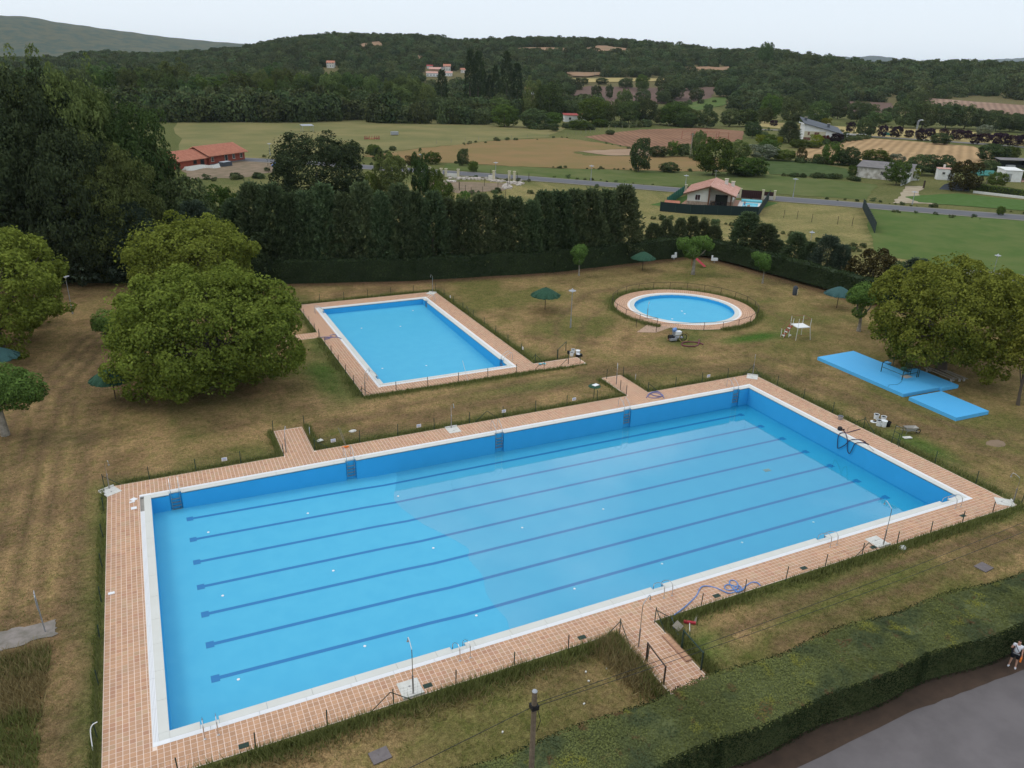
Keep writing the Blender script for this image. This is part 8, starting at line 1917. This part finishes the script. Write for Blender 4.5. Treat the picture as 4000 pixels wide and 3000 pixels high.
# ================================================================ people
def person(label, P, rz, scale=1.0, arm='phone', shirt='cloth_white', shorts='cloth_black', shoes='cloth_white', hair=True, half=False, name='person'):
    """one skinned body, with clothes and hair as parts"""
    t = thing(name, label, 'person', P, rz); t.scale = (scale,)*3
    J = {'pel': (0, 0, .95, .135), 'sp': (0, 0, 1.10, .125), 'ch': (0, .01, 1.32, .145), 'nk': (0, 0, 1.48, .055), 'hd': (0, -.015, 1.60, .082), 'ht': (0, -.01, 1.70, .080),
         'sl': (.18, 0, 1.42, .058), 'sr': (-.18, 0, 1.42, .058), 'hl': (.10, 0, .90, .095), 'hr': (-.10, 0, .90, .095), 'kl': (.13, -.02, .50, .058), 'kr': (-.12, -.03, .50, .058), 'al': (.15, .01, .09, .040), 'ar': (-.15, .0, .09, .040), 'tl': (.17, -.15, .04, .036), 'tr': (-.17, -.15, .04, .036)}
    J['el'] = (.24, .0, 1.15, .044); J['wl'] = (.26, -.06, .92, .030)
    if arm == 'phone': J['er'] = (-.27, -.16, 1.22, .044); J['wr'] = (-.16, -.34, 1.42, .030)
    else: J['er'] = (-.25, .02, 1.15, .044); J['wr'] = (-.28, -.04, .92, .030)
    keys = ['pel', 'sp', 'ch', 'nk', 'hd', 'ht', 'sl', 'el', 'wl', 'sr', 'er', 'wr', 'hl', 'kl', 'al', 'tl', 'hr', 'kr', 'ar', 'tr']
    E_ = [('pel', 'sp'), ('sp', 'ch'), ('ch', 'nk'), ('nk', 'hd'), ('hd', 'ht'), ('ch', 'sl'), ('sl', 'el'), ('el', 'wl'), ('ch', 'sr'), ('sr', 'er'), ('er', 'wr'), ('pel', 'hl'), ('hl', 'kl'), ('kl', 'al'), ('al', 'tl'), ('pel', 'hr'), ('hr', 'kr'), ('kr', 'ar'), ('ar', 'tr')]
    vs = [J[k][:3] for k in keys]; rad = [J[k][3] for k in keys]; es = [(keys.index(a), keys.index(b)) for a, b in E_]
    # hands: five fingers each, slightly curled
    for hk, ek in (('wl', 'el'), ('wr', 'er')):
        w_ = Vector(J[hk][:3]); d = (w_-Vector(J[ek][:3])).normalized(); sd = d.orthogonal().normalized(); nrm = d.cross(sd)
        pi_ = len(vs); vs.append(tuple(w_+d*.07)); rad.append(.030); es.append((keys.index(hk), pi_))
        for i, (o_, ln) in enumerate(((-.030, .065), (-.010, .078), (.010, .072), (.030, .055))):
            b_ = w_+d*.09+sd*o_; k1 = len(vs); vs += [tuple(b_), tuple(b_+d*ln*.55), tuple(b_+d*ln*.85+nrm*ln*.4)]; rad += [.010, .009, .007]; es += [(pi_, k1), (k1, k1+1), (k1+1, k1+2)]
        b_ = w_+d*.03-sd*.035; k1 = len(vs); vs += [tuple(b_), tuple(b_+d*.03-sd*.025)]; rad += [.012, .009]; es += [(keys.index(hk), k1), (k1, k1+1)]
    def skin(nm, vs, es, rad, m, lv=2):
        me = bpy.data.meshes.new(nm); me.from_pydata(vs, es, []); me.materials.append(M[m]); o = link(nm, me, t)
        md = o.modifiers.new('skin', 'SKIN'); sv = me.skin_vertices[0].data
        for i, r_ in enumerate(rad): sv[i].radius = (r_, r_)
        sv[0].use_root = True; md.use_smooth_shade = True
        s2_ = o.modifiers.new('sub', 'SUBSURF'); s2_.levels = s2_.render_levels = lv
        return o
    skin('body', vs, es, rad, 'skin')
    def sub(nm, ks, grow, m, ed, cut=None):
        v2 = []; r2 = []
        for k in ks:
            p = Vector(J[k][:3]) if k in J else Vector(cut[k][:3]); v2.append(tuple(p)); r2.append((J[k][3] if k in J else cut[k][3])+grow)
        skin(nm, v2, [(ks.index(a), ks.index(b)) for a, b in ed], r2, m, 1)
    mid = lambda a, b, f: tuple(J[a][i]+(J[b][i]-J[a][i])*f for i in range(4))
    cl_, cr_ = mid('sl', 'el', .55), mid('sr', 'er', .55)
    if shirt: sub('shirt', ['pel', 'sp', 'ch', 'sl', 'cl', 'sr', 'cr'], .028, shirt, [('pel', 'sp'), ('sp', 'ch'), ('ch', 'sl'), ('sl', 'cl'), ('ch', 'sr'), ('sr', 'cr')], {'cl': cl_, 'cr': cr_})
    kl_, kr_ = mid('hl', 'kl', .85), mid('hr', 'kr', .85)
    if shorts: sub('shorts', ['pel', 'hl', 'kl_', 'hr', 'kr_'], .034, shorts, [('pel', 'hl'), ('hl', 'kl_'), ('pel', 'hr'), ('hr', 'kr_')], {'kl_': kl_, 'kr_': kr_})
    if shoes:
        for s_ in ('l', 'r'):
            a = Vector(J['a'+s_][:3]); b = Vector(J['t'+s_][:3]); skin('shoe', [(a.x, a.y+.04, .05), (a.x, a.y-.05, .055), (b.x, b.y-.02, .045)], [(0, 1), (1, 2)], [.055, .058, .045], shoes, 1)
    if hair: skin('hair', [(0, .03, 1.66), (0, -.0, 1.74)], [(0, 1)], [.094, .082], 'hair', 2)
    # face
    MB().box((0, -.105, 1.615), (.022, .035, .04)).build('nose', 'skin', t)
    for s_ in (-1, 1): MB().lathe([(.010, 0), (.006, .008), (0, .009)], (0, 0, 0), 8).build('eye', 'hair', t, loc=(s_*.032, -.092, 1.64)).rotation_euler = (math.pi/2, 0, 0)
    MB().box((0, -.092, 1.565), (.045, .012, .010)).build('mouth', 'red_dull', t)
    if arm == 'phone':
        MB().tube([(-.13, -.11, 1.47), (.0, -.165, 1.28), (.15, -.14, 1.08)], .016, 6).build('bag_strap', 'cloth_black', t)
        MB().box((.02, -.155, .98), (.30, .02, .07)).build('print_band', 'galv', t)
    return t
P = G(3952, 2604); d = CAM-np.array(P); rz = math.atan2(d[1], d[0])+math.pi/2
p_ = person('person in white t-shirt and black shorts with a dark shoulder strap, by the hedge end', P, rz, .92)
dh = Matrix.Rotation(rz, 3, 'Z') @ Vector((-.13, -.39, 1.37)); t = thing('phone', 'dark phone held up by the person at the hedge', 'phone', P+dh, rz); MB().box((0, 0, 0), (.075, .01, .15)).build('body', 'plastic_black', t)
dh = Matrix.Rotation(rz, 3, 'Z') @ Vector((.25, -.09, .74)); t = thing('orange_bag', 'orange bag carried in the left hand of the person at the hedge', 'bag', P+dh, rz); MB().box((0, 0, -.1), (.08, .18, .20)).build('body', 'orange', t); MB().tube([(0, -.08, .05), (0, 0, .14), (0, .08, .05)], .01, 5).build('handle', 'orange', t)
for i, (x, y, lb) in enumerate(((1535, 575, 'child standing at the near left corner of the garden pool'), (1595, 585, 'child in the middle of the near edge of the garden pool'), (1618, 583, 'child beside the middle one in the garden pool'))):
    P = T(2560+x/4.424, 680+y/4.424); person(lb, Vector((P.x, P.y, .1 if i == 0 else -.45)), rz+.4*i, .72, 'down', None, 'hose_blue', None, name='child')

# ================================================================ air
hz = bpy.data.materials.new('air'); hz.use_nodes = True; nt = hz.node_tree; nt.nodes.clear()
pv = nt.nodes.new('ShaderNodeVolumePrincipled'); pv.inputs['Color'].default_value = (.80, .90, 1, 1); pv.inputs['Density'].default_value = 4e-5; pv.inputs['Anisotropy'].default_value = .0
oo = nt.nodes.new('ShaderNodeOutputMaterial'); nt.links.new(pv.outputs[0], oo.inputs['Volume']); M['air'] = hz
mb = MB(); mb.b2((-8000, -4000, -8), (12000, 12000, 270))
tag(mb.build('haze', 'air'), kind='stuff')
